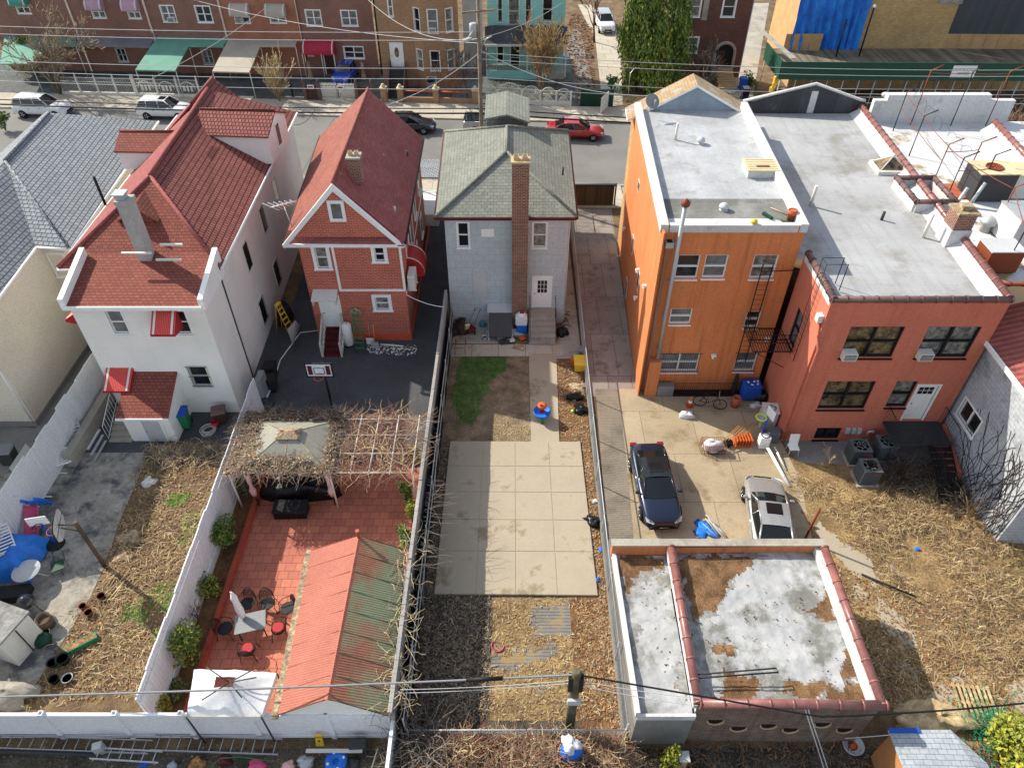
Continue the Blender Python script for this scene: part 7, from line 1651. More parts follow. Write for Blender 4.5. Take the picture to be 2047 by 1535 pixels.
tag(m.build('leaf_thatch',['litter_pale','leaf_litter','twig_grey','twig_dark','twig']),'thick thatch of dead vine leaves lying over the gazebo roof edges','dead leaves',None,'stuff')
# vines along the shed side of the grey fence
r = random.Random(46); m = MB()
for k in range(220):
    y = r.uniform(10,17); p = V((-3.9+r.uniform(-.5,.3),y,2.3+r.uniform(-.2,.2))); a = r.uniform(0,2*PI); P_ = [p.copy()]
    for j in range(5): a += r.uniform(-.7,.7); p = p+V((math.cos(a)*.14,math.sin(a)*.2,r.uniform(-.1,.06))); P_.append(p.copy())
    ribbon(m,P_,.012,r.randrange(2))
for k in range(36):
    y = r.uniform(15.5,20); p = V((-3.6,y,2.1)); a = r.uniform(-.6,.6); P_ = [p.copy()]; L_ = r.uniform(.5,1.5)
    for j in range(5): a += r.uniform(-.3,.3); p = p+V((math.cos(a),math.sin(a),r.uniform(-.35,.15)))*L_/5; P_.append(p.copy())
    ribbon(m,P_,.012,1)
tag(m.build('fence_vines',['straw_pale','twig_grey']),'dead vine stems hanging over the long grey fence beside the shed','vines',None,'stuff')
# shrubs in the bed beside the white fence and along the patio
for lab,u,v,rad,h,mt,sd in (('round bright green shrub in the bed against the white fence',450,1085,.62,1.5,['leaf_green','leaf_arbor','leaf_yellow'],1),('olive shrub in the middle of the bed behind the red kerb',420,1185,.5,1.1,['leaf_olive','leaf_yellow','leaf_arbor'],2),('tall dense green shrub near the white canopy tent',378,1305,.72,1.9,['leaf_arbor','leaf_olive','leaf_yellow'],3),('small olive shrub beside the tall dense one',350,1330,.4,1.2,['leaf_yellow','leaf_olive'],4),('orange leaved shrub at the corner of the vinyl fence',322,1420,.38,.9,['leaf_orange','leaf_yellow'],5),('grey green low plant behind the canopy tent',355,1385,.35,.5,['leaf_olive','twig_grey'],6),('small grey green plant by the gazebo curtain',480,985,.35,.7,['leaf_olive','twig_grey'],7)):
    bush('garden_shrub',lab,P(u,v,0),rad*1.3,h*1.12,mt,sd,n=2400 if h > 1.3 else 1200,s=.06,lobes=11)
baretree('bare_shrub','small bare purple stemmed shrub in the bed by the white fence',P(400,1240,0),1.8,11,('twig_red','twig_red'),3,3,.6,'shrub',.02)
for lab,u,v,rad,h,mt,sd in (('yellow green shrub under the corner of the pergola grid',828,915,.33,2.2,['leaf_yellow','leaf_olive'],21),('pale green shrub below the pergola edge',812,985,.32,2.0,['leaf_olive','leaf_green'],22),('bright yellow shrub by the grey fence and patio',822,1020,.33,1.8,['leaf_lime','leaf_yellow'],23),('lush green shrub at the shed corner by the grey fence',812,1070,.36,1.7,['leaf_green','leaf_arbor','leaf_lime'],24)):
    q = P(u,v,1.0); bush('fence_shrub',lab,(min(q[0],-4.35),q[1],0),rad,h,mt,sd,n=1100,s=.07)
# across the street
evergreen('evergreen_tree','tall dense evergreen at the left of the pair by the brown house',(11.7,69.3,0),2.5,10.8,1,['leaf_arbor','leaf_olive','leaf_olive'],'evergreen trees by the brown house')
evergreen('evergreen_tree','tall evergreen at the right of the pair against the brown house',(14.7,70.6,0),2.5,10.8,2,['leaf_arbor','leaf_olive'],'evergreen trees by the brown house')
evergreen('evergreen_tree','shorter bright evergreen in front of the tall pair',(13.3,68.2,0),1.7,6.2,3,['leaf_olive','leaf_green','leaf_yellow'],'evergreen trees by the brown house',2400)
bush('garden_shrub','tall olive shrub behind the bare tree at the left row house',P(62,150,0),1.9,3.6,['leaf_olive','leaf_arbor','leaf_orange'],31,n=2600,s=.16)
baretree('bare_tree','pale bare street tree in front of the left row houses',P(122,190,0),8.5,5,('twig_grey','litter_pale'),4,5,.7,r0=.13,nb=3,lean=.5)
baretree('bare_tree','bare brown bushy tree in front of the teal house porch',P(1082,195,0),7.0,8,('twig','straw'),5,4,.45,r0=.08,nb=4,lean=.25)
baretree('bare_tree','small reddish bare shrub beside the tan brick house bay',P(905,205,0),4.6,9,('twig_red','twig_red'),3,3,.6,r0=.05,lean=.35)
baretree('bare_tree','grey bare sapling beside the pale blue building',P(935,200,0),6.5,10,('twig_grey','twig_grey'),2,4,.4,r0=.06)
baretree('bare_tree','dark bare tree beside the parked family van',P(1188,85,0),7,12,('bark','twig_dark'),1,4,.6,r0=.13)
baretree('bare_shrub','leafless grey shrub in front of the brown brick house',P(1405,180,0),5.0,13,('twig_grey','twig_grey'),7,3,.6,'shrub',.05,lean=.7)
baretree('bare_shrub','straw coloured tall shrub in front of the orange brick row house',P(560,205,0),4.6,14,('straw','straw_pale'),7,3,.3,'shrub',.04,4,.2)
baretree('bare_shrub','dry brown bush by the right flat roof coping',P(1985,300,2),3.6,15,('twig','twig'),8,3,.5,'shrub',.03,4,.5)
bush('garden_shrub','green yellow bush beside the straw coloured shrub',P(560,150,0),.9,1.6,['leaf_lime','leaf_green'],33,n=700,s=.12)
bush('garden_shrub','dark green bush under the beige canopy end',P(575,125,0),1.0,2.2,['leaf_arbor','leaf_green'],34,n=800,s=.12)
bush('garden_shrub','dark green shrub beside the driveway leaning gate',P(1222,180,0),.6,1.7,['leaf_arbor','leaf_green'],35,n=600,s=.1)
bush('garden_shrub','rounded dark shrub beside the recycling bins at the brown house',P(1497,175,0),.9,1.2,['leaf_arbor'],36,n=600,s=.11)
bush('garden_shrub','pointed green shrub at the left edge below the white sport utility car',P(12,262,0),.8,1.8,['leaf_arbor','leaf_olive'],37,n=800,s=.1)
chips('fallen_leaves','red brown leaves along the side driveway',pix((1130,215),(1190,215),(1185,60),(1150,20),(1130,60)),1500,.16,['leaf_litter','twig_red','twig_dark'],38)
strands('dead_ivy','dark ground ivy around the teal house yard',pix((970,205),(1135,205),(1130,165),(985,160)),1600,.5,.03,['twig_dark','twig','leaf_arbor'],39,.4,cat='ivy')
strands('dead_ivy','dark undergrowth below the evergreen trees',pix((1240,205),(1440,205),(1430,160),(1250,150)),1600,.5,.03,['twig_dark','twig','leaf_arbor'],40,.4,cat='ivy')
# ivy stems creeping on the block building
r = random.Random(50); m = MB()
for k in range(60):
    y = r.uniform(18.2,21.8); z = 0; a = r.uniform(-.7,.3); P_ = []
    for j in range(12): P_.append(V((20.73,y,z))); y += math.sin(a)*.28; z += math.cos(a)*.42*r.uniform(.6,1.2); a += r.uniform(-.5,.5); 
    P_ = [p for p in P_ if 18.15 < p.y < 24 and p.z < 6.1]
    if len(P_) > 2: m.tube(P_,.012,0,3)
tag(m.build('wall_creeper','twig_dark'),'bare creeper stems climbing the sunny end of the block building wall','vines',None,'stuff')
baretree('bare_shrub','thin bare sapling leaning out beside the block building',P(1935,1040,0),3.2,16,('straw','twig_grey'),3,3,.5,'shrub',.03,3,.45)
baretree('bare_shrub','bare thorny shrub by the salmon porch stairs',P(1800,960,0),1.8,17,('twig_dark','twig_dark'),6,3,.7,'shrub',.02,3,.6)
baretree('bare_shrub','dry stalk standing in the weeds by the salmon wall',P(1650,935,0),1.7,18,('straw','straw_pale'),2,3,.4,'shrub',.04,3,.3)
baretree('bare_tree','bare tangled tree behind the block building corner',P(2048,1130,0),2.0,19,('bark','twig_dark'),3,3,.7,r0=.05,lean=.5)
evergreen('yellow_shrub','small bright yellow green cypress at the bottom of the lane',P(1338,1535,0),.42,1.5,7,['leaf_lime','leaf_yellow'],None,1500,.05,.07)
bush('yellow_shrub','wide bright yellow cypress shrub at the bottom right corner',P(2035,1530,0),1.3,1.6,['leaf_lime','leaf_yellow'],41,n=2600,s=.1)
strands('bramble','dark leafless bramble around the porch stairs and condensers',pix((1745,925),(1960,925),(1965,1010),(1900,1000),(1790,985)),1500,.8,.014,['twig_dark','twig_grey'],71,.8,.5,cat='bramble')
chips('roof_leaves','dead leaves drifted over the flat garage roof',[(4.6,10.4),(11.4,10.4),(11.4,15.6),(4.6,15.6)],110,.05,['leaf_litter','twig_dark'],72,z=2.64)
# ------------------------------------------------ clutter, yard by yard
def bin_(label,loc,w,d,h,body,lid,rz=0,wheels=True,group=None,name='wheelie_bin'):
    t = thing(name,label,'bin',(loc[0],loc[1],.02),rz,group); m = MB(); k = .82
    m.mesh([(-w/2*k,-d/2*k,.05),(w/2*k,-d/2*k,.05),(w/2*k,d/2*k,.05),(-w/2*k,d/2*k,.05),(-w/2,-d/2,h),(w/2,-d/2,h),(w/2,d/2,h),(-w/2,d/2,h)],[(0,3,2,1),(4,5,6,7),(0,1,5,4),(1,2,6,5),(2,3,7,6),(3,0,4,7)]); m.build('bin_body',body,t,local=True,bevel=.03)
    m = MB(); m.mesh([(-w/2-.03,-d/2-.05,h),(w/2+.03,-d/2-.05,h),(w/2+.03,d/2+.03,h),(-w/2-.03,d/2+.03,h),(-w/2+.02,-d/2,h+.05),(w/2-.02,-d/2,h+.05),(w/2-.02,d/2,h+.09),(-w/2+.02,d/2,h+.09)],[(0,3,2,1),(4,5,6,7),(0,1,5,4),(1,2,6,5),(2,3,7,6),(3,0,4,7)]); m.tube([(-w/2,d/2+.07,h-.02),(w/2,d/2+.07,h-.02)],.02,0,6); m.build('lid',lid,t,local=True,bevel=.02)
    if wheels:
        for s_ in (-1,1): m = MB(); m.lathe([(.1,-.03),(.11,0),(.1,.03)],(0,0,0),0,12,mat=Matrix.Translation((s_*w*.42,d/2*.9,.1))@Matrix.Rotation(PI/2,4,'Y')); m.build('wheel','black',t,local=True)
    return t
def stepladder(label,loc,rz,h,mat,lean=.25,w=.5,name='step_ladder'):
    t = thing(name,label,'ladder',(loc[0],loc[1],.02),rz); m = MB()
    for s_ in (-1,1): m.tube([(s_*w/2,-h*lean,0),(s_*w*.35,0,h)],.025,0,4)
    m.build('side_rails',mat,t,local=True); m = MB(); n = int(h/.3)
    for k in range(1,n): f = k/n; m.ob((0,-h*lean*(1-f),h*f),(w*(1-.3*f),.1,.03))
    m.build('treads',mat,t,local=True); m = MB(); m.ob((0,0,h),(w*.75,.2,.05)); 
    for s_ in (-1,1): m.tube([(s_*w*.35,.02,h),(s_*w/2,h*lean*.8,0)],.018,0,4)
    m.build('rear_legs',mat,t,local=True); return t
def hoop(label,loc,rz,h,board,polemat,base=None,fan=False):
    t = thing('basketball_hoop',label,'basketball hoop',(loc[0],loc[1],.01),rz); m = MB()
    m.tube([(0,0,0),(0,0,h)],.085 if fan else .06,0,8); m.tube([(0,0,h*.93),(0,-.55,h+.05)],.03,0,6); m.tube([(0,0,h*.8),(0,-.55,h-.15)],.03,0,6); m.build('hoop_pole',polemat,t,local=True)
    m = MB()
    if fan:
        pts = [(-.62,-.6,h+.35),(-.66,-.6,h-.2),(-.35,-.6,h-.48),(.35,-.6,h-.48),(.66,-.6,h-.2),(.62,-.6,h+.35),(.3,-.6,h+.45),(-.3,-.6,h+.45)]
        m.poly(pts); m.poly([(x,y+.04,z) for x,y,z in pts[::-1]])
        for k in range(8): m.tube([pts[k],pts[(k+1)%8]],.02,1,4)
        for k in range(4): m.tube([(pts[k][0],-.57,pts[k][2]),(pts[k+4][0],-.57,pts[k+4][2])],.015,1,4)
        m.tube([(-.64,-.56,h),(.64,-.56,h)],.015,1,4); m.build('backboard',[board,'iron'],t,local=True)
    else:
        m.box(-.62,-.6,h-.35,.62,-.57,h+.42,0)
        for a_ in ((-.64,-.61,h-.38,-.58,-.56,h+.45),(.58,-.61,h-.38,.64,-.56,h+.45),(-.64,-.61,h+.4,.64,-.56,h+.46),(-.64,-.61,h-.4,.64,-.56,h-.34),(-.25,-.61,h-.2,.25,-.605,h-.17),(-.25,-.61,h+.15,.25,-.605,h+.18),(-.25,-.61,h-.2,-.22,-.605,h+.18),(.22,-.61,h-.2,.25,-.605,h+.18)): m.box(*a_,1)
        m.box(-.52,-.612,h-.25,-.32,-.607,h+.3,2); m.box(.32,-.612,h-.25,.52,-.607,h+.3,2); m.build('backboard',[board,'black','maroon'],t,local=True)
    m = MB(); m.tube([(.23*math.cos(a*PI/8),-.86+.23*math.sin(a*PI/8),h-.2) for a in range(17)],.012,0,5); m.tube([(0,-.6,h-.2),(0,-.63,h-.2)],.05,0,5); m.build('rim','orange',t,local=True)
    if base: m = MB(); m.ob((0,.1,.12),(.8,1.0,.2)); m.build('hoop_base',base,t,local=True,bevel=.05)
    return t
def pot(label,u,v,r_,h,mat,name='flower_pot',soil='twig_dark',cat='pot',z=.01,group=None):
    q = P(u,v,0); m = MB(); m.lathe([(r_*.7,0),(r_,h),(r_*1.05,h),(r_*.9,h-.02),(r_*.85,h*.8)],(q[0],q[1],z),0,14); o = S(m,name,mat,label,cat,group); m = MB(); m.lathe([(.01,h*.8),(r_*.86,h*.8)],(q[0],q[1],z),0,12); m.build('soil',soil,o); return o
# left yard (white house)
q = V(P(210,1132,0)); hoop('tall rusty pole basketball hoop with fan shaped grey backboard in the left yard',q,math.radians(-72),3.05,'ltgrey','bark',fan=True)
q = V(P(112,1088,0)); t = thing('toy_hoop','blue plastic toy basketball hoop with white board and black base','toy hoop',q,.2); m = MB(); m.lathe([(.38,0),(.36,.12),(.15,.16)],(0,0,0),0,16); m.build('toy_base','rubber',t,local=True); m = MB(); m.lathe([(.07,.1),(.07,.8),(.06,.82),(.055,1.55)],(0,0,0),0,10); m.build('toy_pole','blue',t,local=True); m = MB(); m.ob((0,-.08,1.75),(.8,.05,.5)); m.build('toy_board','white',t,local=True,bevel=.05); m = MB(); m.tube([(.2*math.cos(a*PI/8),-.3+.2*math.sin(a*PI/8),1.6) for a in range(17)],.02,0,5); m.build('toy_rim','black',t,local=True)
q = V(P(78,1045,0)); t = thing('toy_slide','pink and blue plastic toddler slide against the white fence','slide',q,.25); m = MB()
n = 10; vs = []
for i in range(n+1):
    f = i/n; y = -1.2+f*1.5; z = .12+.75*(f**1.2 if f < 1 else 1)
    for x,dz in ((-.25,.12),(-.2,0),(.2,0),(.25,.12)): vs.append((x,y,z+dz))
m.mesh(vs,[(i*4+k,i*4+k+1,(i+1)*4+k+1,(i+1)*4+k) for i in range(n) for k in range(3)],0,True); sl_ = m.build('chute','pink',t,local=True); sl_.modifiers.new('s','SOLIDIFY').thickness = .04
m = MB(); 
for s_ in (-1,1): m.tube([(s_*.25,.3,1.25),(s_*.3,.8,.5),(s_*.32,1.0,.03)],.07,0,8)
for k in range(3): m.ob((0,.5+.16*k,.85-.27*k),(.55,.14,.05))
m.build('slide_steps','brtblue',t,local=True,bevel=.01)
r = random.Random(77); c_ = V(P(32,1120,0)); m = MB(); n = 22; vs = []
for j in range(n+1):
    for i in range(n+1):
        x = (i/n-.5)*2.2; y = (j/n-.5)*2.1; rr_ = max(abs(i/n-.5),abs(j/n-.5))*2; z = .95*(1-max(0,(rr_-.62)/.38)**1.3)+.07*math.sin(x*6+y*3)+r.uniform(-.03,.03); z = max(.02,z); e = 1+.06*math.sin(7*math.atan2(y,x)); vs.append((c_.x+x*e,c_.y+y*e,z))
m.mesh(vs,[(j*(n+1)+i,j*(n+1)+i+1,(j+1)*(n+1)+i+1,(j+1)*(n+1)+i) for j in range(n) for i in range(n)],0,True); S(m,'tarpaulin','tarp_blue','rumpled blue tarpaulin covering a pile beside the left white fence','tarpaulin')
def slats(name,label,cat,loc,rz,w,l,tilt,mat,n=8,z=.5,legs=True):
    t = thing(name,label,cat,(loc[0],loc[1],0),rz); m = MB(); M_ = Matrix.Translation((0,0,z))@Matrix.Rotation(tilt,4,'X')
    for k in range(n): f = -l/2+l*(k+.5)/n; m.mesh([tuple(M_@V(p)) for p in ((-w/2,f-.03,0),(w/2,f-.03,0),(w/2,f+.03,0),(-w/2,f+.03,0),(-w/2,f-.03,.025),(w/2,f-.03,.025),(w/2,f+.03,.025),(-w/2,f+.03,.025))],[(0,3,2,1),(4,5,6,7),(0,1,5,4),(1,2,6,5),(2,3,7,6),(3,0,4,7)])
    m.build('slats',mat,t,local=True); m = MB()
    for s_ in (-1,1): m.tube([M_@V((s_*w/2,-l/2,0)),M_@V((s_*w/2,l/2,0))],.03,0,5)
    m.tube([M_@V((-w/2,l/2,0)),M_@V((w/2,l/2,0))],.03,0,5); m.tube([M_@V((-w/2,-l/2,0)),M_@V((w/2,-l/2,0))],.03,0,5)
    if legs:
        for s_ in (-1,1):
            for e in (-l/2,l/2): p = M_@V((s_*w/2,e,0)); m.tube([p,(p.x,p.y,0)],.025,0,5)
    m.build('frame',mat,t,local=True); return t
slats('garden_bench','grey slatted bench frame tipped against the left white fence','bench',P(155,885,0),.55,.8,1.3,.75,'ltgrey',9,.6)
slats('garden_chair','white slatted lounge chair seat by the fence below the grey bench','chair',P(128,930,0),.5,.85,.85,.3,'white',8,.55,False)
q = V(P(110,970,0)); m = MB(); a_ = q+V((-.3,.7,.05)); b_ = q+V((-.35,-.7,.05))
for p in (a_,b_): m.tube([p+V((-.1,0,0)),p+V((.55,0,0))],.03,0,5); m.tube([p,p+V((.0,.3,1.1))],.025,0,5)
m.tube([a_+V((0,.3,1.1)),b_+V((0,.3,1.1))],.025,0,5); m.tube([a_+V((.1,0,0)),b_+V((.1,0,0))],.025,0,5); S(m,'metal_stand','white','white metal clothes stand frame leaning on the left fence','stand')
m = MB(); q = V(P(85,955,0)); m.slab([q+V((-.5,-.7,1.5)),q+V((-.5,.8,1.5)),q+V((-.3,.8,.4)),q+V((-.3,-.7,.4))],.03); S(m,'white_board','offwhite','plain white board leaning upright on the left fence','board')
q = V(P(68,1160,0)); t = thing('garden_table','round white metal garden table beside the blue tarpaulin','table',q); m = MB(); m.lathe([(.02,.7),(.5,.7),(.52,.72),(.5,.74),(.02,.735)],q,0,24); m.tube([q+V((.52*math.cos(k*PI/10),.52*math.sin(k*PI/10),.72)) for k in range(21)],.02,0,5); m.build('tabletop','ltgrey',t)
for k in range(3): a = k*2.1+.4; m = MB(); m.tube([q+V((.3*math.cos(a),.3*math.sin(a),.7)),q+V((.25*math.cos(a),.25*math.sin(a),.35)),q+V((.55*math.cos(a),.55*math.sin(a),0))],.025,0,5); m.build('leg','offwhite',t)
slats('garden_chair','white slatted chair back leaning over the blue tarpaulin','chair',P(30,1110,0),.6,.7,1.3,.35,'white',9,1.15,False)
q = P(122,1140,0); m = MB(); m.ob((q[0],q[1],.35),(.5,.5,.04),.5); 
for dx,dy in ((-.22,-.22),(.22,-.22),(.22,.22),(-.22,.22)): m.tube([(q[0]+dx,q[1]+dy,0),(q[0]+dx,q[1]+dy,.35)],.015,0,4)
m.tube([(q[0]-.22,q[1]+.22,.35),(q[0]-.22,q[1]+.4,.85),(q[0]+.22,q[1]+.4,.85),(q[0]+.22,q[1]+.22,.35)],.015,0,4); S(m,'folding_chair','dkgreen','small dark green folding chair between tarpaulin and round table','chair')
q = V(P(68,1222,0)); t = thing('kettle_grill','black round kettle barbecue beside the white storage shed','barbecue',q); m = MB(); m.lathe([(.05,.5),(.25,.55),(.33,.72),(.32,.78),(.22,.95),(.06,1.02),(.02,1.03)],q,0,18); m.build('grill_bowl','paint_dark',t)
for k in range(3): a = k*2.1; m = MB(); m.tube([q+V((.22*math.cos(a),.22*math.sin(a),.6)),q+V((.36*math.cos(a),.36*math.sin(a),0))],.015,0,5); m.build('leg','iron',t)
q = V(P(97,1250,0)); m = MB(); m.lathe([(.26,0),(.29,.55),(.26,.56),(.22,.4)],q,0,16); S(m,'barrel_planter','bark','rusty cut drum planter in front of the kettle barbecue','planter')
for k,(lab,u,v,r_,h,mt) in enumerate((('white round basin at the end of the concrete patio',137,1358,.2,.15,'ltgrey'),('small black pot beside the white basin',112,1362,.18,.25,'rubber'),('dark green pot with plants near the green planter box',130,1322,.24,.3,'dkgreen'),('grey plastic tub by the storage shed corner',108,1328,.2,.2,'dkgrey'),('white enamel basin behind the green bag',92,1268,.2,.15,'white'),('terracotta ring pot in the pile of broken pots',180,1228,.17,.2,'terracotta'),('terracotta pot lying beside the ring pot',168,1215,.15,.18,'terracotta'),('brown clay pot at the weed edge by the hoop pole',205,1195,.16,.2,'rust'))): pot(lab,u,v,r_,h,mt)
lump('bag_of_compost','dkgreen','green plastic sack beside the white storage shed','sack',P(88,1282,0),.33,.3,.35,11)
q = V(P(165,1290,0)); m = MB(); m.ob(q+V((0,0,.12)),(1.15,.28,.24),.62); t_ = S(m,'planter_box','green','long green window planter box lying on the weeds','planter'); m = MB(); m.ob(q+V((0,0,.245)),(1.05,.2,.01),.62); m.build('soil','leaf_litter',t_)
q = [V(P(u,v,0)) for u,v in ((0,1335),(62,1345))]
t = thing('storage_shed','white panel storage shed with snow white flaking roof at the left edge','shed',P(20,1300,0)); zz = 1.5
a_ = V(P(-40,1285,zz)); b_ = V(P(10,1205,zz)); c_ = V(P(78,1290,0)); d_ = V(P(40,1375,0))
m = MB(); m.ob((-19.1,13.55,.8),(1.9,1.3,1.6),-.32); m.build('wall','offwhite',t); m = MB(); m.ob((-19.1,13.55,1.66),(2.05,1.45,.1),-.32); m.build('roof','roof_greyed',t); m = MB(); m.ob((-18.12,13.22,.8),(.03,.04,1.5),-.32); m.ob((-19.35,12.93,.8),(.04,.02,1.5),-.32); m.build('door_seam','iron',t)
m = MB(); q = V(P(50,1200,0)); m.slab([q+V((-1.2,-.3,.5)),q+V((.2,-.1,.5)),q+V((.2,.5,.5)),q+V((-1.2,.3,.5))],.4); S(m,'black_crate','rubber','dark crate behind the kettle barbecue','crate')
lump('rubble_pile','litter_pale','pale pile of broken plaster and rags in the left weeds','rubble',P(262,1075,0),.5,.35,.15,12,rough_=.3); lump('rubble_pile','litter_pale','smaller pale rag heap below the first one in the weeds','rubble',P(245,1115,0),.4,.25,.12,13,rough_=.3); lump('rag_bundle','offwhite','white cloth lump in the weeds near the vine tangle','cloth',P(300,965,0),.3,.25,.25,14,rough_=.3)
m = MB(); 
for k in range(9): r = random.Random(k); q = V(P(205+r.uniform(-15,15),1190+r.uniform(-20,20),.08)); m.tube([q,q+V((r.uniform(.2,.6),r.uniform(.7,1.4),.1))],.018,0,5)
S(m,'stick_bundle','straw_pale','bundle of long pale dry sticks beside the broken pots','sticks')
m = MB(); m.tube([P(10,1350,.2),P(-40,1400,.3)],.25,0,9)
lump('stone_heap','concrete','pale broken concrete heap in the bottom left corner of the yard','rubble',P(20,1390,0),1.0,.5,.5,15,rough_=.2)
# behind the white house
bin_('green wheeled bin with blue lid by the white entry shed',P(372,852,0),.62,.68,1.0,'green','blue',.2)
q = P(444,842,0); bin_('squat brown ribbed bin by the white house wall',q,.65,.6,.75,'brown','coping_brown',.3,False); m = MB(); m.lathe([(.15,0),(.19,.35),(.17,.35),(.14,.05)],P(432,852,0),0,14); S(m,'orange_bucket','brightred','orange red bucket in front of the squat brown bin','bucket')
m = MB(); q = V(P(417,862,0)); r = random.Random(3)
for k in range(8): rr_ = r.uniform(.25,.42); c_ = q+V((r.uniform(-.06,.06),r.uniform(-.06,.06),.03+k*.025)); m.tube([c_+V((rr_*math.cos(a*PI/8),rr_*math.sin(a*PI/8),0)) for a in range(17)],.016,0,4)
S(m,'garden_hose','offwhite','coil of pale garden hose on the asphalt beside the bins','hose')
bin_('dark grey bin in the yard at the far left edge',P(25,925,0),.75,.6,.9,'dkgrey','grey',.1)
lump('junk_pile','leaf_litter','pile of tools and rubbish in the narrow passage by the beige house','rubbish',P(160,700,0),.35,.6,.4,21,rough_=.35)
m = MB(); 
for z in (.05,.45,.85): m.box(-19.9,22.7,z,-19.8,24.0,z+.06)
S(m,'low_rail','galv','low galvanised rail at the foot of the entry steps','rail')
# between the houses
for k,(u,v) in enumerate(((545,742),(546,768))): bin_(['round topped black bin further from the camera beside the white house','black bin nearer the camera at the end of the white fence'][k],P(u,v+12,0),.6,.6,.85,'rubber','black',.1*k,False)
stepladder('yellow stepladder leaning in the passage beside the white house',P(572,670,0),1.2,2.2,'yellow'); 
m = MB(); m.slab([P(590,640,1.8),P(600,650,.1),P(585,690,.1),P(575,660,1.8)],.03); S(m,'clear_sheet','ltgrey','pale sheet leaning in the passage behind the yellow ladder','sheet')
lump('black_tarp_heap','rubber','dark covered heap in the passage next to the yellow ladder','heap',P(572,640,0),.4,.7,1.1,31)
m = MB(); m.tube([P(530,800,.3),P(545,770,.2),P(560,720,.1),P(600,665,.05),P(640,660,.04)],.03,0,6); S(m,'white_hose','white','white hose trailing along the white house wall','hose')
m = MB(); m.box(-13.0,26.8,0,-12.7,27.6,1.5); S(m,'grey_cabinet','grey','small grey utility cabinet at the corner of the white house','cabinet')
lump('rubbish_bags','dkgrey','grey rubbish heap at the end of the white fence','rubbish',P(530,815,0),.35,.6,.35,32,rough_=.3)
# brick house yard
q = V(P(657,800,0)); q = V((PY(655,760,29.0)[0],28.3,0)); pb_ = V(P(668,830,0)); hoop('black basketball hoop with clear rectangular backboard on the asphalt yard',(pb_.x,pb_.y,0),0,3.55,'lampclear','black')
q = V(P(699,690,0)); t = thing('water_tank','white cylindrical water heater standing by the wooden steps','tank',q); m = MB(); m.lathe([(.24,.1),(.27,.15),(.27,1.45),(.2,1.52),(.02,1.54)],q,0,18); m.build('tank_body','white',t,); m = MB(); m.lathe([(.2,0),(.24,.12)],q,0,12); m.tube([q+V((.08,0,1.5)),q+V((.08,0,1.7))],.02,0,5); m.build('tank_base','dkgrey',t)
stepladder('teal stepladder standing against the red brick wall',P(723,697,0),0,2.3,'green',.18)
for k,(u,v,mt,lab) in enumerate(((742,672,'tan','snow shovel with white blade leaning on the brick wall'),(752,680,'yellow','yellow handled shovel leaning on the brick wall'))):
    q = V(P(u,v+8,0)); t = thing('shovel',lab,'shovel',q); m = MB(); m.tube([q+V((0,-.25,.3)),q+V((0,.0,1.4))],.018,0,5); m.build('handle',mt,t); m = MB(); m.ob(q+V((0,-.32,.18)),(.42,.05,.4),0,-.2); m.build('blade','white' if k == 0 else 'galv',t)
q = V(P(780,672,0)); t = thing('hand_truck','dark red two wheeled hand truck beside the shovels','hand truck',q); m = MB()
for x in (-.2,.2): m.tube([q+V((x,0,.05)),q+V((x,.15,1.2))],.02,0,5)
for z in (.3,.6,.9): m.tube([q+V((-.2,z*.12,z)),q+V((.2,z*.12,z))],.015,0,5)
m.ob(q+V((0,-.12,.05)),(.42,.25,.02)); m.build('truck_frame','maroon',t)
for s_ in (-1,1): m = MB(); m.lathe([(.11,-.03),(.12,0),(.11,.03)],(0,0,0),0,12,mat=Matrix.Translation(q+V((s_*.26,.1,.12)))@Matrix.Rotation(PI/2,4,'Y')); m.build('wheel','black',t)
m = MB(); m.tube([P(760,688,.05),P(805,692,.06)],.045,0,6); S(m,'white_pipe','white','white plastic pipe lying at the foot of the brick wall','pipe')
chips('snow_flakes','scattered white chips and flakes on the asphalt below the brick house',pix((735,690),(830,690),(840,712),(735,708)),160,.07,['white','offwhite'],60,cat='debris')
# grey house yard
def wheel_(name,label,q,r_,par_=None,ang=0.3): 
    m = MB(); M_ = Matrix.Translation(q)@Matrix.Rotation(ang,4,'Y')@Matrix.Rotation(.3,4,'X'); m.lathe([(r_*.55,-.09),(r_,-.08),(r_*1.02,0),(r_,.08),(r_*.55,.09)],(0,0,0),0,18,mat=M_); m.lathe([(.02,.02),(r_*.55,.03)],(0,0,0),1,14,mat=M_); return S(m,name,['tyre','dkgrey'],label,'tyre')
wheel_('old_tyre','old car tyre on top of junk by the grey house corner',V(P(923,622,.55)),.33)
lump('junk_pile','twig_dark','dark heap of garden junk beside the mesh fence','rubbish',P(920,660,0),.45,.7,.5,41,rough_=.35)
t = thing('push_mower','old red and black push mower by the cellar hatch','mower',P(942,668,0)); q = V(P(940,665,0)); m = MB(); m.ob(q+V((0,0,.28)),(.5,.55,.22),.5); m.build('deck','maroon',t,bevel=.04)
for dx,dy in ((-.28,-.2),(.28,-.2),(.28,.25),(-.28,.25)): m = MB(); m.lathe([(.1,-.03),(.11,0),(.1,.03)],(0,0,0),0,10,mat=Matrix.Translation(q+V((dx,dy,.11)))@Matrix.Rotation(PI/2,4,'Y')); m.build('wheel','tyre',t)
m = MB(); m.tube([q+V((-.15,.2,.35)),q+V((.35,1.0,1.1)),q+V((.6,.85,1.1)),q+V((.2,.1,.35))],.016,0,5); m.build('handle','dkgrey',t)
m = MB(); m.ob(V(P(933,655,.5)),(.25,.12,.75),.4,.5); S(m,'cardboard_carton','cream','cream and yellow carton leaning on the junk heap','carton',bevel=.01)
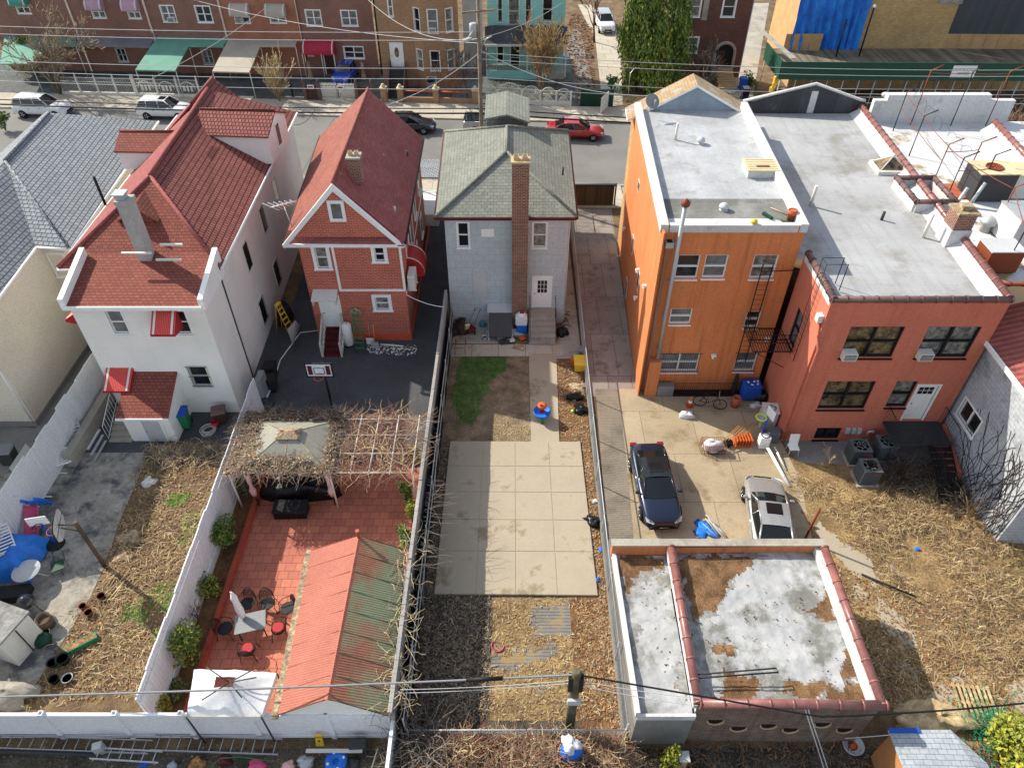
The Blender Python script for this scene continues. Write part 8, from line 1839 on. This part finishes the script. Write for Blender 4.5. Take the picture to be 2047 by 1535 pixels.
lump('watering_can','teal','teal watering can near the cellar hatch','watering can',P(965,652,0),.2,.16,.28,42); lump('black_sack','bag_black','small black sack beside the teal watering can','sack',P(962,640,0),.22,.2,.35,43)
m = MB(); q = V(P(948,640,0)); m.tube([q,q+V((.35,.5,1.3))],.018,0,5); m.ob(q+V((-.02,-.05,.1)),(.25,.05,.3)); S(m,'garden_spade','iron','dark garden spade leaning near the cellar hatch','spade')
lump('dust_sheet','tarp_grey','pale blue grey sheet crumpled at the foot of the cellar hatch','sheet',P(1008,668,0),1.0,.4,.3,44,rough_=.25,n=26)
t = thing('toy_house','white and teal plastic toy kitchen by the brick chimney','toy',P(1043,660,0)); q = V(P(1043,662,0)); m = MB(); m.ob(q+V((0,0,.3)),(.6,.5,.6)); m.build('toy_lower','brtblue',t,bevel=.05); m = MB(); m.ob(q+V((-.03,0,.85)),(.68,.5,.55)); m.lathe([(.3,0),(.22,.2),(.05,.25)],q+V((-.03,0,1.1)),0,12); m.build('toy_upper','white',t,bevel=.06); m = MB(); m.ob(q+V((0,0,1.38)),(.25,.2,.12)); m.build('toy_top','rust',t,bevel=.03)
for lab,u,v,w_,d_,mt,rz in (('orange cardboard piece on the ground by the steps',1044,676,.35,.3,'orange',.6),('pale paper sheet with red marks on the walk',1038,694,.65,.4,'litter_pale',-.4),('grey rag beside the folded cardboard',1010,684,.55,.35,'dkgrey',.2),('flattened white carton by the lilac bucket',1022,680,.4,.3,'offwhite',.3)):
    m = MB(); m.ob(V(P(u,v,.1)),(w_,d_,.05),rz,.08); S(m,'flattened_box',mt,lab,'cardboard',bevel=.01)
pot('lilac plastic bucket in front of the crumpled sheet',998,680,.17,.32,'ltgrey','plastic_bucket','grey','bucket'); pot('white jug shaped pot by the bucket',969,680,.13,.28,'white','white_pot','grey','pot')
m = MB(); q = V(P(1060,690,0)); m.tube([q+V((0,-.1,.05)),q+V((.05,.5,1.5))],.014,0,5); m.ob(q+V((0,-.15,.06)),(.5,.1,.06)); S(m,'push_broom','ltgrey','grey broom leaning beside the concrete steps','broom')
m = MB(); q = V(P(921,700,0))
for x in (-.28,.28): m.tube([q+V((x,-.45,.45)),q+V((x,.45,.55))],.015,0,5); m.tube([q+V((x,-.45,.45)),q+V((x,-.45,0))],.015,0,5); m.tube([q+V((x,.45,.55)),q+V((x,.45,0))],.015,0,5)
for y in (-.4,-.1,.2,.4): m.tube([q+V((-.28,y,.5)),q+V((.28,y,.5))],.012,0,5)
S(m,'rusty_cart_frame','rust','rusty metal cart frame at the corner of the lawn','cart')
lump('black_bag','bag_black','black rubbish bag on the concrete right of the steps','bag',P(1124,668,0),.32,.35,.45,45,rough_=.2)
m = MB(); r = random.Random(8)
for k in range(5): q = V(P(1136+r.uniform(-8,8),628+k*7,.05)); m.tube([q+V((.2*math.cos(a),.2*math.sin(a),r.uniform(0,.2))) for a in range(6)],.02,0,5)
S(m,'bent_tubing','black','twisted black tubing on the side path of the grey house','tubing')
bin_('yellow storage tote standing by the chain link fence',P(1158,738,0),.62,.75,.6,'yellow','yellow',0,False,name='storage_tote'); m = MB(); m.ob(V(P(1147,722,.25)),(.35,.35,.5)); S(m,'orange_tub','orange','orange plastic tub behind the yellow tote','tub',bevel=.03); m = MB(); m.lathe([(.2,0),(.24,.3),(.22,.3)],P(1163,705,0),0,12); S(m,'grey_basket','grey','grey wire basket behind the yellow tote','basket')
q = V(P(1083,838,.06)); t = thing('water_table','blue round toddler water table with orange and red tower on the walk','toy',q)
m = MB(); m.lathe([(.3,.42),(.42,.46),(.44,.58),(.4,.58),(.37,.5),(.02,.49)],q,0,22); m.build('basin','brtblue',t)
for k in range(3): a = k*2.1-1.57; m = MB(); m.lathe([(.08,0),(.07,.45)],q+V((.28*math.cos(a),.28*math.sin(a),0)),0,10); m.build('leg','lime' if k else 'green',t)
m = MB(); m.lathe([(.12,.5),(.1,.75)],q+V((0,.08,0)),0,10); m.lathe([(.06,.75),(.22,.82),(.24,.92),(.08,.94)],q+V((0,.08,0)),1,12); m.ob(q+V((-.08,.05,.98)),(.12,.1,.1),.4,m=1); m.build('toy_tower',['brightred','orange'],t)
for k,(u,v,s_) in enumerate(((1150,795,.4),(1163,822,.42),(1188,1045,.4))): lump('rubbish_bag','bag_black',['torn black rubbish bag nearest the yellow tote','tied black rubbish bag below the torn one','flattened black rubbish bag beside the slab edge'][k],'bag',P(u,v,0),s_,s_*.7,.25,50+k,rough_=.3)
lump('white_paper','litter_pale','crumpled cream paper sacks by the chain link fence','paper',P(1160,775,0),.5,.3,.12,54,rough_=.3); lump('green_ball','lime','small lime green toy by the black bag','toy',P(1145,823,0),.09,.09,.12,55)
for k,(u,v,mt) in enumerate(((1203,1100,'brtblue'),(1193,1160,'brtblue'),(1190,1003,'offwhite'))): lump('plastic_litter',mt,['blue plastic litter by the fence halfway down the slab','blue wrapper near the bottom corner of the slab','white plastic cup in the leaves beside the slab'][k],'litter',P(u,v,0),.14,.1,.1,57+k,rough_=.3)
m = MB(); q = V(P(995,1290,.05)); m.tube([q+V((.24*math.cos(a*PI/8),.24*math.sin(a*PI/8),0)) for a in range(6,17)],.025,0,6); S(m,'pink_hoop','pink','pink plastic ring half buried in the shade line weeds','ring')
# orange building yard
q = V(P(1378,812,0)); t = thing('traffic_cone','orange traffic cone with white band by the stored bicycle','traffic cone',q); m = MB(); m.lathe([(.15,.04),(.03,.7)],q,0,14); m.box(q.x-.19,q.y-.19,0,q.x+.19,q.y+.19,.04); m.build('cone_body','orange',t); m = MB(); m.lathe([(.112,.28),(.082,.42)],q,0,14); m.build('reflective_band','white',t)
lump('white_bag','bag_white','white plastic sack lying in the sun below the traffic cone','bag',P(1373,832,0),.36,.27,.3,61,rough_=.2)
def bicycle(label,loc,rz):
    t = thing('bicycle',label,'bicycle',loc,rz)
    for x in (-.5,.52):
        m = MB(); m.tube([(x+.33*math.cos(a*PI/10),0,.35+.33*math.sin(a*PI/10)) for a in range(21)],.022,0,6)
        for k in range(8): m.tube([(x,0,.35),(x+.32*math.cos(k*PI/4),0,.35+.32*math.sin(k*PI/4))],.004,0,3)
        m.build('wheel','tyre',t,local=True)
    m = MB(); bb_ = (-.05,0,.32); st_ = (-.2,0,.85); hd = (.4,0,.82)
    for a_,b_ in (((-.5,0,.35),bb_),((-.5,0,.35),st_),(bb_,st_),(bb_,hd),(st_,hd),(hd,(.52,0,.35))): m.tube([a_,b_],.018,0,5)
    m.build('frame','iron',t,local=True); m = MB(); m.tube([(.36,0,.98),(.38,-.28,1.02)],.015,0,5); m.tube([(.36,0,.98),(.38,.28,1.02)],.015,0,5); m.tube([hd,(.36,0,.98)],.015,0,5); m.build('handlebar','galv',t,local=True); m = MB(); m.ob((-.24,0,.95),(.26,.14,.06)); m.tube([st_,(-.24,0,.93)],.014,0,5); m.build('saddle','black',t,local=True); return t
q = P(1418,822,0); bicycle('black bicycle leaning in front of the orange wall railing',(q[0],q[1]+.25,.02),-.25)
m = MB(); x_ = [PY(u,790,27.35)[0] for u in (1344,1500)]; n = 40
for k in range(n+1): x = x_[0]+(x_[1]-x_[0])*k/n; m.tube([(x,27.2,.05),(x,27.2,.95)],.01,0,4)
for z in (.1,.95): m.tube([(x_[0],27.2,z),(x_[1],27.2,z)],.018,0,4)
S(m,'area_railing','iron','low iron railing along the foot of the orange rear wall','railing')
m = MB(); q = V(P(1328,792,0)); m.ob(q+V((0,.15,.35)),(.85,.4,.7)); S(m,'stone_planter','foundation','grey stone trough beside the orange buttress','trough',bevel=.03)
m = MB(); m.box(x_[0],27.2,.012,x_[1]+.2,27.69,.05); S(m,'areaway_cover','rubber','dark areaway strip between the railing and orange wall','grating')
m = MB(); q = V(P(1468,812,0)); m.lathe([(.2,0),(.21,.65),(.19,.65),(.18,.2)],q,0,14); S(m,'clay_flue','terracotta','orange clay flue pipe standing beside the bicycle','flue')
q = V(P(1497,800,0)); m = MB(); m.ob(q+V((0,.2,.6)),(.95,.7,.9),.05); t_ = S(m,'covered_grill','blue','dark blue patterned cover over a barbecue by the orange wall','cover',bevel=.08); m = MB()
for dx,dy in ((-.2,.05),(.12,.1),(-.05,-.15),(.25,-.1),(.3,.12)): m.ob(q+V((dx,.2+dy,1.055)),(.13,.09,.012),dx*5)
m.build('cover_print','white',t_)
lump('black_bag','bag_black','black bags heaped right of the blue covered barbecue','bag',P(1520,800,0),.3,.4,.6,63,rough_=.25); lump('rubbish_bag','bag_white','small pale rubbish heap at the foot of the salmon side wall','rubbish',P(1512,812,0),.3,.2,.2,64,rough_=.3); lump('furled_umbrella','rubber','folded dark umbrella leaning beside the clay flue','umbrella',P(1463,790,0),.13,.13,1.4,65,rough_=.1)
t = thing('washing_machine','tall white appliance with cables on top by the salmon side wall','appliance',P(1534,850,0)); q = V(P(1534,858,0)); m = MB(); m.ob(q+V((0,.35,.55)),(.75,.7,1.1),-.1); m.build('casing','ltgrey',t,bevel=.05); m = MB(); m.ob(q+V((0,.35,1.13)),(.78,.73,.06),-.1); m.tube([q+V((-.2,.3,1.18)),q+V((0,.5,1.2)),q+V((.25,.35,1.18)),q+V((.1,.15,1.18))],.02,1,5); m.build('lid',['offwhite','black'],t)
m = MB(); q = V(P(1542,885,0)); m.ob(q+V((0,.2,.35)),(.65,.5,.7),-.1); S(m,'grey_tote','acgrey','blue grey storage box in front of the tall white appliance','box',bevel=.04)
q = V(P(1423,900,0)); t = thing('shopping_trolley','red wire trolley full of white bags tipped on the parking pad','trolley',q); m = MB()
w_,d_,h_ = 1.1,.6,.6
for z in (0,.15,.3,.45,.6):
    m.tube([q+V((-w_/2,-d_/2,z)),q+V((w_/2,-d_/2,z)),q+V((w_/2,d_/2,z)),q+V((-w_/2,d_/2,z)),q+V((-w_/2,-d_/2,z))],.012 if 0 < z < .6 else .022,0,4)
for k in range(13): x = -w_/2+w_*k/12; m.tube([q+V((x,-d_/2,0)),q+V((x,-d_/2,h_))],.009,0,4); m.tube([q+V((x,d_/2,0)),q+V((x,d_/2,h_))],.009,0,4)
m.build('basket','rust',t); lump('white_bag','bag_white','white bags filling the red wire trolley','bag',q+V((0,0,.15)),.5,.28,.5,66)
for k in range(7):
    r = random.Random(90+k); q = V(P(1462+k*7,872-k*1.5,.5)); m = MB(); e = q+V((.55+r.uniform(-.1,.1),.55,.25)); s_ = q+V((-.55,-.35,0)); m.tube([s_,e],.022,0,5); S(m,'wooden_stick','wood','pale wooden stick sticking out of the red trolley heap','stick','wooden sticks leaning in the trolley heap')
q = V(P(1482,888,0)); m = MB()
for k in range(6): m.ob(q+V((-.35+k*.14,0,.3)),(.05,.5,.55),.1,.1)
m.ob(q+V((0,-.2,.1)),(.85,.06,.08),.1); m.ob(q+V((0,.2,.5)),(.85,.06,.08),.1); S(m,'wooden_crate','orange','orange slatted wooden crate between trolley and white stool','crate')
wheel_('small_wheel','small black wheel lying between the trolley and the wooden crate',V(P(1456,885,.2)),.22)
q = V(P(1523,892,0)); m = MB(); m.ob(q+V((0,0,.4)),(.5,.42,.75)); t_ = S(m,'white_cabinet','white','small white cabinet stool with a seat ring','cabinet',bevel=.04); m = MB(); m.tube([q+V((.2*math.cos(a*PI/8),.17*math.sin(a*PI/8),.79)) for a in range(17)],.025,0,5); m.build('seat_ring','dkgrey',t_)
q = V(P(1521,880,0)); t = thing('toy_hoop','lime green toy basketball hoop standing behind the white cabinet','toy hoop',q); m = MB(); m.tube([q,q+V((0,.1,1.5))],.05,0,8); m.build('toy_pole','blue',t); m = MB(); m.ob(q+V((.1,.1,1.75)),(.06,.6,.55),.3); m.build('toy_board','white',t,bevel=.02); m = MB(); m.tube([q+V((-.3+.24*math.cos(a*PI/8),.1+.24*math.sin(a*PI/8),1.5)) for a in range(17)],.04,0,6); m.build('toy_rim','lime',t)
q = V(P(1582,905,0)); t = thing('plastic_chair','white moulded chair against the salmon wall','chair',q); m = MB(); m.ob(q+V((0,0,.42)),(.48,.45,.05)); m.ob(q+V((.02,.22,.72)),(.46,.05,.6),0,-.2); m.build('seat_shell','white',t,bevel=.03)
for dx,dy in ((-.2,-.18),(.2,-.18),(.2,.2),(-.2,.2)): m = MB(); m.tube([q+V((dx,dy,.4)),q+V((dx*1.2,dy*1.2,0))],.018,0,5); m.build('leg','offwhite',t)
for k,(a_,b_) in enumerate((((1535,895),(1578,972)),((1548,893),(1566,925)),((1553,905),(1572,940)))):
    m = MB(); p,q = V(P(*a_,.3)),V(P(*b_,.04)); m.tube([p,q],.09 if k == 0 else .035,0,4 if k == 0 else 6); S(m,'white_plank','white',['long wide white board lying from the cabinet into the weeds','short white pipe beside the long white board','thin white rod right of the long white board'][k],'board')
for k,(u,v) in enumerate(((1708,918),(1760,910),(1727,958))):
    q = V(P(u,v,0)); t = thing('condenser_unit',['grey air conditioning condenser nearest the salmon wall on the left','grey air conditioning condenser on the right by the porch','air conditioning condenser in front with leaves on its top'][k],'air conditioner',q,0,'condenser units behind the salmon building'); s_ = .4
    m = MB(); m.box(q.x-s_,q.y-s_,.08,q.x+s_,q.y+s_,.98)
    for j in range(14): 
        z = .16+j*.055; m.box(q.x-s_-.008,q.y-s_-.008,z,q.x+s_+.008,q.y+s_+.008,z+.018,1)
    m.build('casing',['dkgrey','acgrey'],t); m = MB(); m.lathe([(.05,.985),(.36,.985),(.38,1.02),(.34,1.02),(.33,1.0)],q,0,20); m.box(q.x-s_-.02,q.y-s_-.02,.96,q.x+s_+.02,q.y+s_+.02,1.0,0)
    for a in range(7): an = a*PI/3.5; m.tube([q+V((.05*math.cos(an),.05*math.sin(an),1.03)),q+V((.35*math.cos(an),.35*math.sin(an),1.03))],.008,1,4)
    m.tube([q+V((.2*math.cos(a*PI/8),.2*math.sin(a*PI/8),1.03)) for a in range(17)],.008,1,4); m.build('fan_grille',['acgrey','galv'],t)
    m = MB(); m.box(q.x-.5,q.y-.5,0,q.x+.5,q.y+.5,.08); m.build('pad','concrete',t); m = MB(); m.box(q.x+.05,q.y-s_-.015,.72,q.x+.25,q.y-s_-.01,.78); m.build('maker_plate','brightred',t)
    if k == 2: m = MB(); r = random.Random(4); [m.poly([q+V((r.uniform(-.3,.3)+a_,r.uniform(-.3,.3)+b_,1.035)) for a_,b_ in ((0,0),(.05,.02),(.03,.06))]) for _ in range(40)]; m.build('leaves','litter_pale',t)
m = MB(); q = V(P(1608,1080,0)); m.tube([q,V((q.x+.1,q.y+.1,2.1))],.05,0,8); S(m,'rusty_post','rust','rusty steel post standing at the corner of the pad by the garage','post')
m = MB(); m.tube([P(1722,1147,.06),P(1832,1193,.3)],.04,0,6); S(m,'steel_bar','iron','long black steel bar lying on the dry weeds','bar')
lump('blue_tarp_scrap','tarp_blue','small crumpled blue tarpaulin on the pad between the cars','tarpaulin',P(1410,1062,0),.5,.4,.12,71,rough_=.35)
for k in range(8): r = random.Random(k); m = MB(); q = V(P(1430+r.uniform(-14,14),1052+r.uniform(-14,12),.12+k*.02)); d = V((r.uniform(.2,.5),-r.uniform(.5,.9),0)); m.tube([q-d*.6,q+d*.6],.016,0,5); S(m,'metal_rod','ltgrey','pale metal rod in the pile beside the blue tarpaulin scrap','rod','metal rods piled by the blue scrap')
lump('plastic_bag','bag_white','small white bag in the weeds left of the garage shadow','bag',P(1835,1420,0),.25,.18,.15,72,rough_=.3); lump('blue_can','brtblue','blue can in the dry weeds near the block building','can',P(1833,1098,0),.1,.1,.12,73)
# pallet and netting at the lower right
q = V(P(1948,1408,.0)); t = thing('wooden_pallet','weathered wooden pallet on the weeds in the lower right','pallet',q); m = MB(); c_,s_ = math.cos(-.12),math.sin(-.12)
for k in range(8): m.ob(q+V(((-.6+k*.17)*c_,(-.6+k*.17)*s_,.14)),(.09,1.35,.025),-.12)
m.build('deck_slats','straw_pale',t); m = MB()
for y in (-.6,0,.6): m.ob(q+V((-y*s_,y*c_,.07)),(1.35,.1,.1),-.12)
m.build('bearers','wood',t)
r = random.Random(12); m = MB(); c_ = V(P(1985,1468,.1))
for k in range(420): a = r.uniform(0,2*PI); p = c_+V((r.gauss(0,.5),r.gauss(0,.45),r.uniform(0,.5))); P_ = [p.copy()]; [P_.append((p:=p+V((r.uniform(-.12,.12),r.uniform(-.12,.12),r.uniform(-.08,.08)))).copy()) for _ in range(4)]; ribbon(m,P_,.02,0)
S(m,'garden_netting','green','tangled heap of green netting beside the yellow cypress shrub','netting')
m = MB(); 
for k in range(4): p = V(P(2005,1445+k*8,.15)); m.tube([p,p+V((1.6,-.25,.05))],.04,0,5)
S(m,'timber_lengths','offwhite','pale timber lengths lying at the right edge below the pallet','timber')
m = MB(); q = V(P(1918,1425,.1)); 
for k in range(6): m.ob(q+V((-.3+k*.12,-.1*k,.1)),(.06,.5,.02),-.6)
S(m,'grey_grille','grey','grey slatted grille lying beside the pallet','grille')
lump('hay_heap','straw_pale','mound of dead grass behind the small white roofed hut','grass heap',P(1870,1440,0),1.5,.55,.5,80,rough_=.2,n=20)
t = thing('wooden_hut','small wooden hut with white shingle roof at the bottom right','shed',P(1800,1560,0)); D('hut_roof', col='a8b0b4', col2='9ea6aa', col3='6a7276', kind='shingle', a=.3, b=.16, mort=.008, rough=.9, var=.08, bump=.5)
zz = 2.0; a_ = V(P(1776,1458,zz)); b_ = V(P(1900,1458,zz)); c_ = V(P(1990,1540,zz-.1)); d_ = V(P(1812,1545,zz))
m = MB(); m.slab([a_,b_,V((c_.x,a_.y-.9,zz-.35)),V((c_.x,a_.y-3,zz-.35)),V((d_.x,a_.y-3,zz)),d_],.08); m.build('roof','hut_roof',t)
D('hut_wood', col='b07844', kind='siding', b=.16, col3='6a4322', rough=.8, var=.2, bump=.4)
m = MB(); m.mesh([(a_.x+.05,a_.y-.1,0),(d_.x+.0,d_.y-.1,0),(d_.x+.0,d_.y-.1,zz-.08),(a_.x+.05,a_.y-.1,zz-.08)],[(0,1,2,3)]); m.box(a_.x+.1,a_.y-.12,0,b_.x,a_.y-.08,zz-.15); m.build('wall','hut_wood',t)
m = MB(); m.box(a_.x,a_.y-.1,zz,a_.x+1.0,a_.y+.05,zz+.04); m.build('blue_strip','blue',t)
q = V(P(1703,1492,0)); m = MB(); m.lathe([(.3,0),(.36,.2),(.34,.2),(.3,.1),(.02,.09)],q,0,20); t_ = S(m,'metal_tub','ltgrey','round grey tub with rusty middle beside the brick garage wall','tub'); m = MB(); m.lathe([(.02,.13),(.16,.11)],q,0,12); m.build('rust_patch','orange',t_)
q = V(P(1262,1480,0)); t = thing('lane_post','short square post with pale cap at the corner of the garage','post',(4.95,9.6,0)); q = V((PY(1415,1400,9.0)[0],9.0,0)); m = MB(); m.box(q.x-.12,q.y-.12,0,q.x+.12,q.y+.12,1.2); m.build('post_body','litter_pale',t); m = MB(); m.box(q.x-.17,q.y-.17,1.2,q.x+.17,q.y+.17,1.26); m.build('cap','ltgrey',t)
# rear lane junk behind the vinyl fence
def ladder(label,a,b,w,mat,n=12,group=None):
    a = V(a); b = V(b); d = (b-a).normalized(); s_ = d.cross(V((0,0,1))).normalized()*w/2; t = thing('extension_ladder',label,'ladder',a,0,group); m = MB()
    for k in (1,-1): m.ob((a+b)/2+s_*k,((b-a).length,.03,.08),math.atan2(d.y,d.x))
    m.build('side_rails',mat,t); m = MB()
    for k in range(n): p = a.lerp(b,(k+.5)/n); m.tube([p-s_,p+s_],.018,0,5)
    m.buildsep('rung',mat,t,.12); return t
ladder('long aluminium ladder lying flat along the vinyl fence at the left',P(-60,1480,.25),P(300,1492,.3),.42,'galv',16)
ladder('aluminium ladder with rungs showing below the tent and shed',P(305,1483,.3),P(560,1492,.3),.5,'galv',12)
ladder('shorter ladder section stacked in front of the long one',P(185,1505,.4),P(320,1512,.45),.35,'ltgrey',6)
m = MB(); m.tube([P(-40,1500,.25),P(200,1508,.3)],.06,0,4); S(m,'steel_channel','dkgrey','dark steel channel lying in front of the long ladder','beam')
m = MB(); m.ob(V(P(198,1495,.5)),(.3,.25,.5),.3); S(m,'ladder_bracket','galv','upright silver bracket at the end of the long ladder','bracket',bevel=.02)
q = V(P(642,1482,0)); t = thing('wet_floor_sign','yellow folding wet floor warning sign by the vinyl fence','sign',q); m = MB(); m.mesh([(q.x-.15,q.y-.15,0),(q.x+.15,q.y-.15,0),(q.x+.1,q.y,.62),(q.x-.1,q.y,.62),(q.x-.15,q.y-.13,0),(q.x+.15,q.y-.13,0),(q.x+.1,q.y+.02,.62),(q.x-.1,q.y+.02,.62)],[(0,1,2,3),(4,7,6,5),(0,4,5,1),(1,5,6,2),(2,6,7,3),(3,7,4,0)]); m.build('sign_panel','yellow',t)
text(t,'CAUTION',.05,(q.x,q.y-.055,.5),(math.radians(76),0,0),'black'); m = MB(); m.mesh([(q.x-.05,q.y-.098,.25),(q.x+.05,q.y-.098,.25),(q.x,q.y-.075,.36)],[(0,1,2)]); m.build('warning_mark','black',t)
m = MB(); m.ob(V(P(716,1490,.35)),(.6,.3,.55),.05); t_ = S(m,'plastic_crate','dkgrey','dark grey ribbed plastic crate near the fence corner','crate',bevel=.05)
m = MB(); m.ob(V(P(668,1500,.4)),(1.9,.12,.05),.0); S(m,'long_shelf','offwhite','long pale plank shelf across the lane junk','plank')
m = MB(); q = V(P(672,1522,.2)); m.lathe([(.1,-.02),(.36,-.02),(.38,.0),(.36,.1),(.12,.12),(.1,.02)],q,0,22); t_ = S(m,'cable_reel','brtblue','blue round reel lying below the long pale plank','reel'); m = MB()
for k in range(4): a = k*PI/2+.4; m.lathe([(.02,.0),(.045,.0),(.045,.14),(.02,.14)],q+V((.27*math.cos(a),.27*math.sin(a),0)),0,8)
m.build('reel_studs','white',t_)
for lab,u,v,mt,s_,sd in (('pink plastic basket in the rear lane junk',515,1532,'pink',.28,91),('maroon seat cushion in the lane junk',450,1520,'maroon',.25,92),('pale plastic seat shell left of the blue reel',612,1524,'galv',.28,93),('peach coloured box lid beside the seat shell',578,1530,'palepink',.2,94),('grey engine cover next to the blue reel',708,1526,'dkgrey',.22,95),('blue cloth in the lane junk at the left',288,1528,'blue',.14,96),('brown soil sack between ladders and pink basket',395,1528,'leaf_litter',.28,97),('white bundle of rags near the blue cloth',345,1530,'tarp_grey',.16,98)): lump('lane_junk',mt,lab,'junk',P(u,v,0),s_,s_*.8,s_*.8,sd,rough_=.2)
m = MB(); p0 = V(P(420,1535,.3)); m.tube([p0,V(P(440,1515,.5)),V(P(480,1512,.6)),V(P(540,1520,.4))],.015,0,5); S(m,'green_hose','green','thin green hose looping over the lane junk','hose')
m = MB(); q = V(P(755,1520,.3)); m.tube([q+V((-.2,-.4,0)),q+V((.0,.3,.3)),q+V((.2,-.1,.2)),q+V((-.1,-.4,0))],.025,0,5); S(m,'bent_tube','cream','cream bent tube frame in the corner by the fence return','frame')
q = V(P(1138,1535,0)); lump('blue_barrel_bag','brtblue','blue tub full of shiny foil bags in the brush heap','tub',(q[0],q[1]+.2,.9),.35,.35,.5,99); lump('foil_bag','bag_white','silver foil bag on top of the blue tub','bag',(q[0],q[1]+.2,1.35),.3,.25,.25,100,rough_=.3)
chips('lane_litter','small pale litter scattered on the dark rear lane',[(-26,8.6),(-4,8.6),(-4,9.9),(-26,9.9)],500,.05,['litter_pale','twig_grey','leaf_litter'],61,cat='litter')
strands('lane_weeds','dark dead weeds on the rear lane behind the garage',[(4.2,8.2),(17,8.2),(17,9.8),(4.2,9.8)],1800,.5,.014,['twig_dark','twig_grey','leaf_litter'],62,.3)
# pole with cables over the rear boundary
t = thing('cable_pole','old mossy wooden cable pole standing in the brush heap','utility pole',(2.06,10.4,0)); b_ = V((2.0,10.3,0)); m = MB(); m.lathe([(.17,0),(.15,4.4),(.1,4.5)],b_,0,12); m.build('pole_shaft','polewood_dark',t); m = MB()
for dx in (-.17,.17): m.ob(b_+V((dx,-.02,3.75)),(.12,.2,.9))
m.box(b_.x-.22,b_.y-.24,2.6,b_.x+.22,b_.y-.14,2.9,1); m.build('pole_hardware',['iron','ltgrey'],t)
Pm = b_+V((0,0,4.25))
wire(Pm,PY(0,1392,10.6),.12,.035,'thick cable running left from the old pole across the tiled patio','grey'); wire(Pm,PY(1640,1432,9.0),.0,.03,'thick black cable running right from the old pole over the garage','black'); wire(PY(1640,1432,9.0),PY(2047,1405,9.8),.15,.03,'black cable continuing over the lot at the lower right','black')
m = MB(); m.tube([V(Pm).lerp(V(PY(0,1392,10.6)),.12)+V((0,0,-.05)),V(Pm).lerp(V(PY(0,1392,10.6)),.18)+V((0,0,-.07))],.07,0,8); S(m,'splice_box','black','black splice sleeve on the thick cable left of the old pole','splice case')
for k,(a_,b2) in enumerate(((b_+V((0,0,3.9)),PY(800,1378,10.3)),(b_+V((0,0,3.7)),PY(790,1385,10.2)),(b_+V((0,0,3.9)),PY(1400,1395,9.8)),(b_+V((0,0,3.6)),PY(1395,1410,9.8)))): wire(a_,b2,.12,.012,['upper thin wire from the old pole to the shed','lower thin wire from the old pole to the shed','upper thin wire from the old pole to the garage','lower thin wire from the old pole to the garage'][k],'ltgrey')
for k in range(2): wire(PY(1610+k*6,1418,9.6),PY(1655+k*8,1560,8.6),.0,.02,['left one of two pale service cables dropping from the garage edge','right one of two pale service cables dropping from the garage edge'][k],'ltgrey')
wire(PY(1690,1475,9.5),PY(1780,1468,9.3),.02,.015,'short wire from the garage wall to the wooden hut','ltgrey')
wire((-5.7,31.8,3.2),(-3.7,31.5,2.6),.15,.02,'white cable looping from the brick house to the mesh fence','white')
# antenna on the brick house eave
t = thing('tv_antenna','white television aerial at the eave between the white and brick houses','antenna',P(565,415,6.5)); m = MB(); q0 = PY(540,415,33.5); q1 = PY(592,402,33.5); m.tube([q0,q1],.035,0,5)
for k in range(6): f = (k+.3)/6; p = V(q0).lerp(V(q1),f); h_ = .75-.09*k; m.tube([p+V((-.35*h_,-.5*h_,.55*h_)),p+V((.35*h_,.5*h_,-.55*h_))],.025,0,4)
m.build('antenna_elements','white',t); m = MB(); m.tube([V(q0).lerp(V(q1),.5),(-11.2,32.6,6.4)],.025,0,5); m.build('antenna_mast','galv',t)
# far side small things
for k,(u,v,mt) in enumerate(((373,130,'blue'),(1483,180,'blue'),(1487,200,'paint_blue'))): bin_(['blue bin under the green canopy of the row house','upper blue recycling bin beside the brown brick house','lower dark blue bin beside the brown brick house'][k],P(u,v,0),.65,.7,1.05,mt,'dkgrey' if k == 0 else mt)
m = MB(); q = V(P(862,185,.1)); m.ob(q+V((0,0,.5)),(.6,.6,1.0)); t_ = S(m,'kettle_stand','grey','grey bin with black rounded lid in front of the tan brick bay','bin',bevel=.06); m = MB(); m.lathe([(.32,0),(.28,.25),(.05,.38)],q+V((0,0,1.0)),0,14); m.build('lid','black',t_)
for k,u in enumerate((622,728)): m = MB(); q = V(P(u,160,.1)); m.lathe([(.3,0),(.26,.3),(.14,.9),(.2,1.2),(.13,1.35),(.15,1.55),(.02,1.75)],q,0,12); S(m,'garden_statue','litter_pale',['weathered stone garden statue left of the blue car','weathered stone garden statue right of the blue car'][k],'statue')
m = MB(); q = V(P(1255,195,.02)); m.tube([q,q+V((0,0,2.2)),q+V((.3,0,2.6)),q+V((.8,0,2.7))],.04,0,6); S(m,'bent_pole','galv','bent galvanised pole at the mouth of the side driveway','pole')
m = MB(); m.box(6.2,65.5,0,9.2,65.7,1.5); S(m,'green_panel_fence','dkgreen','green panel fence beside the leaning gate','fence')
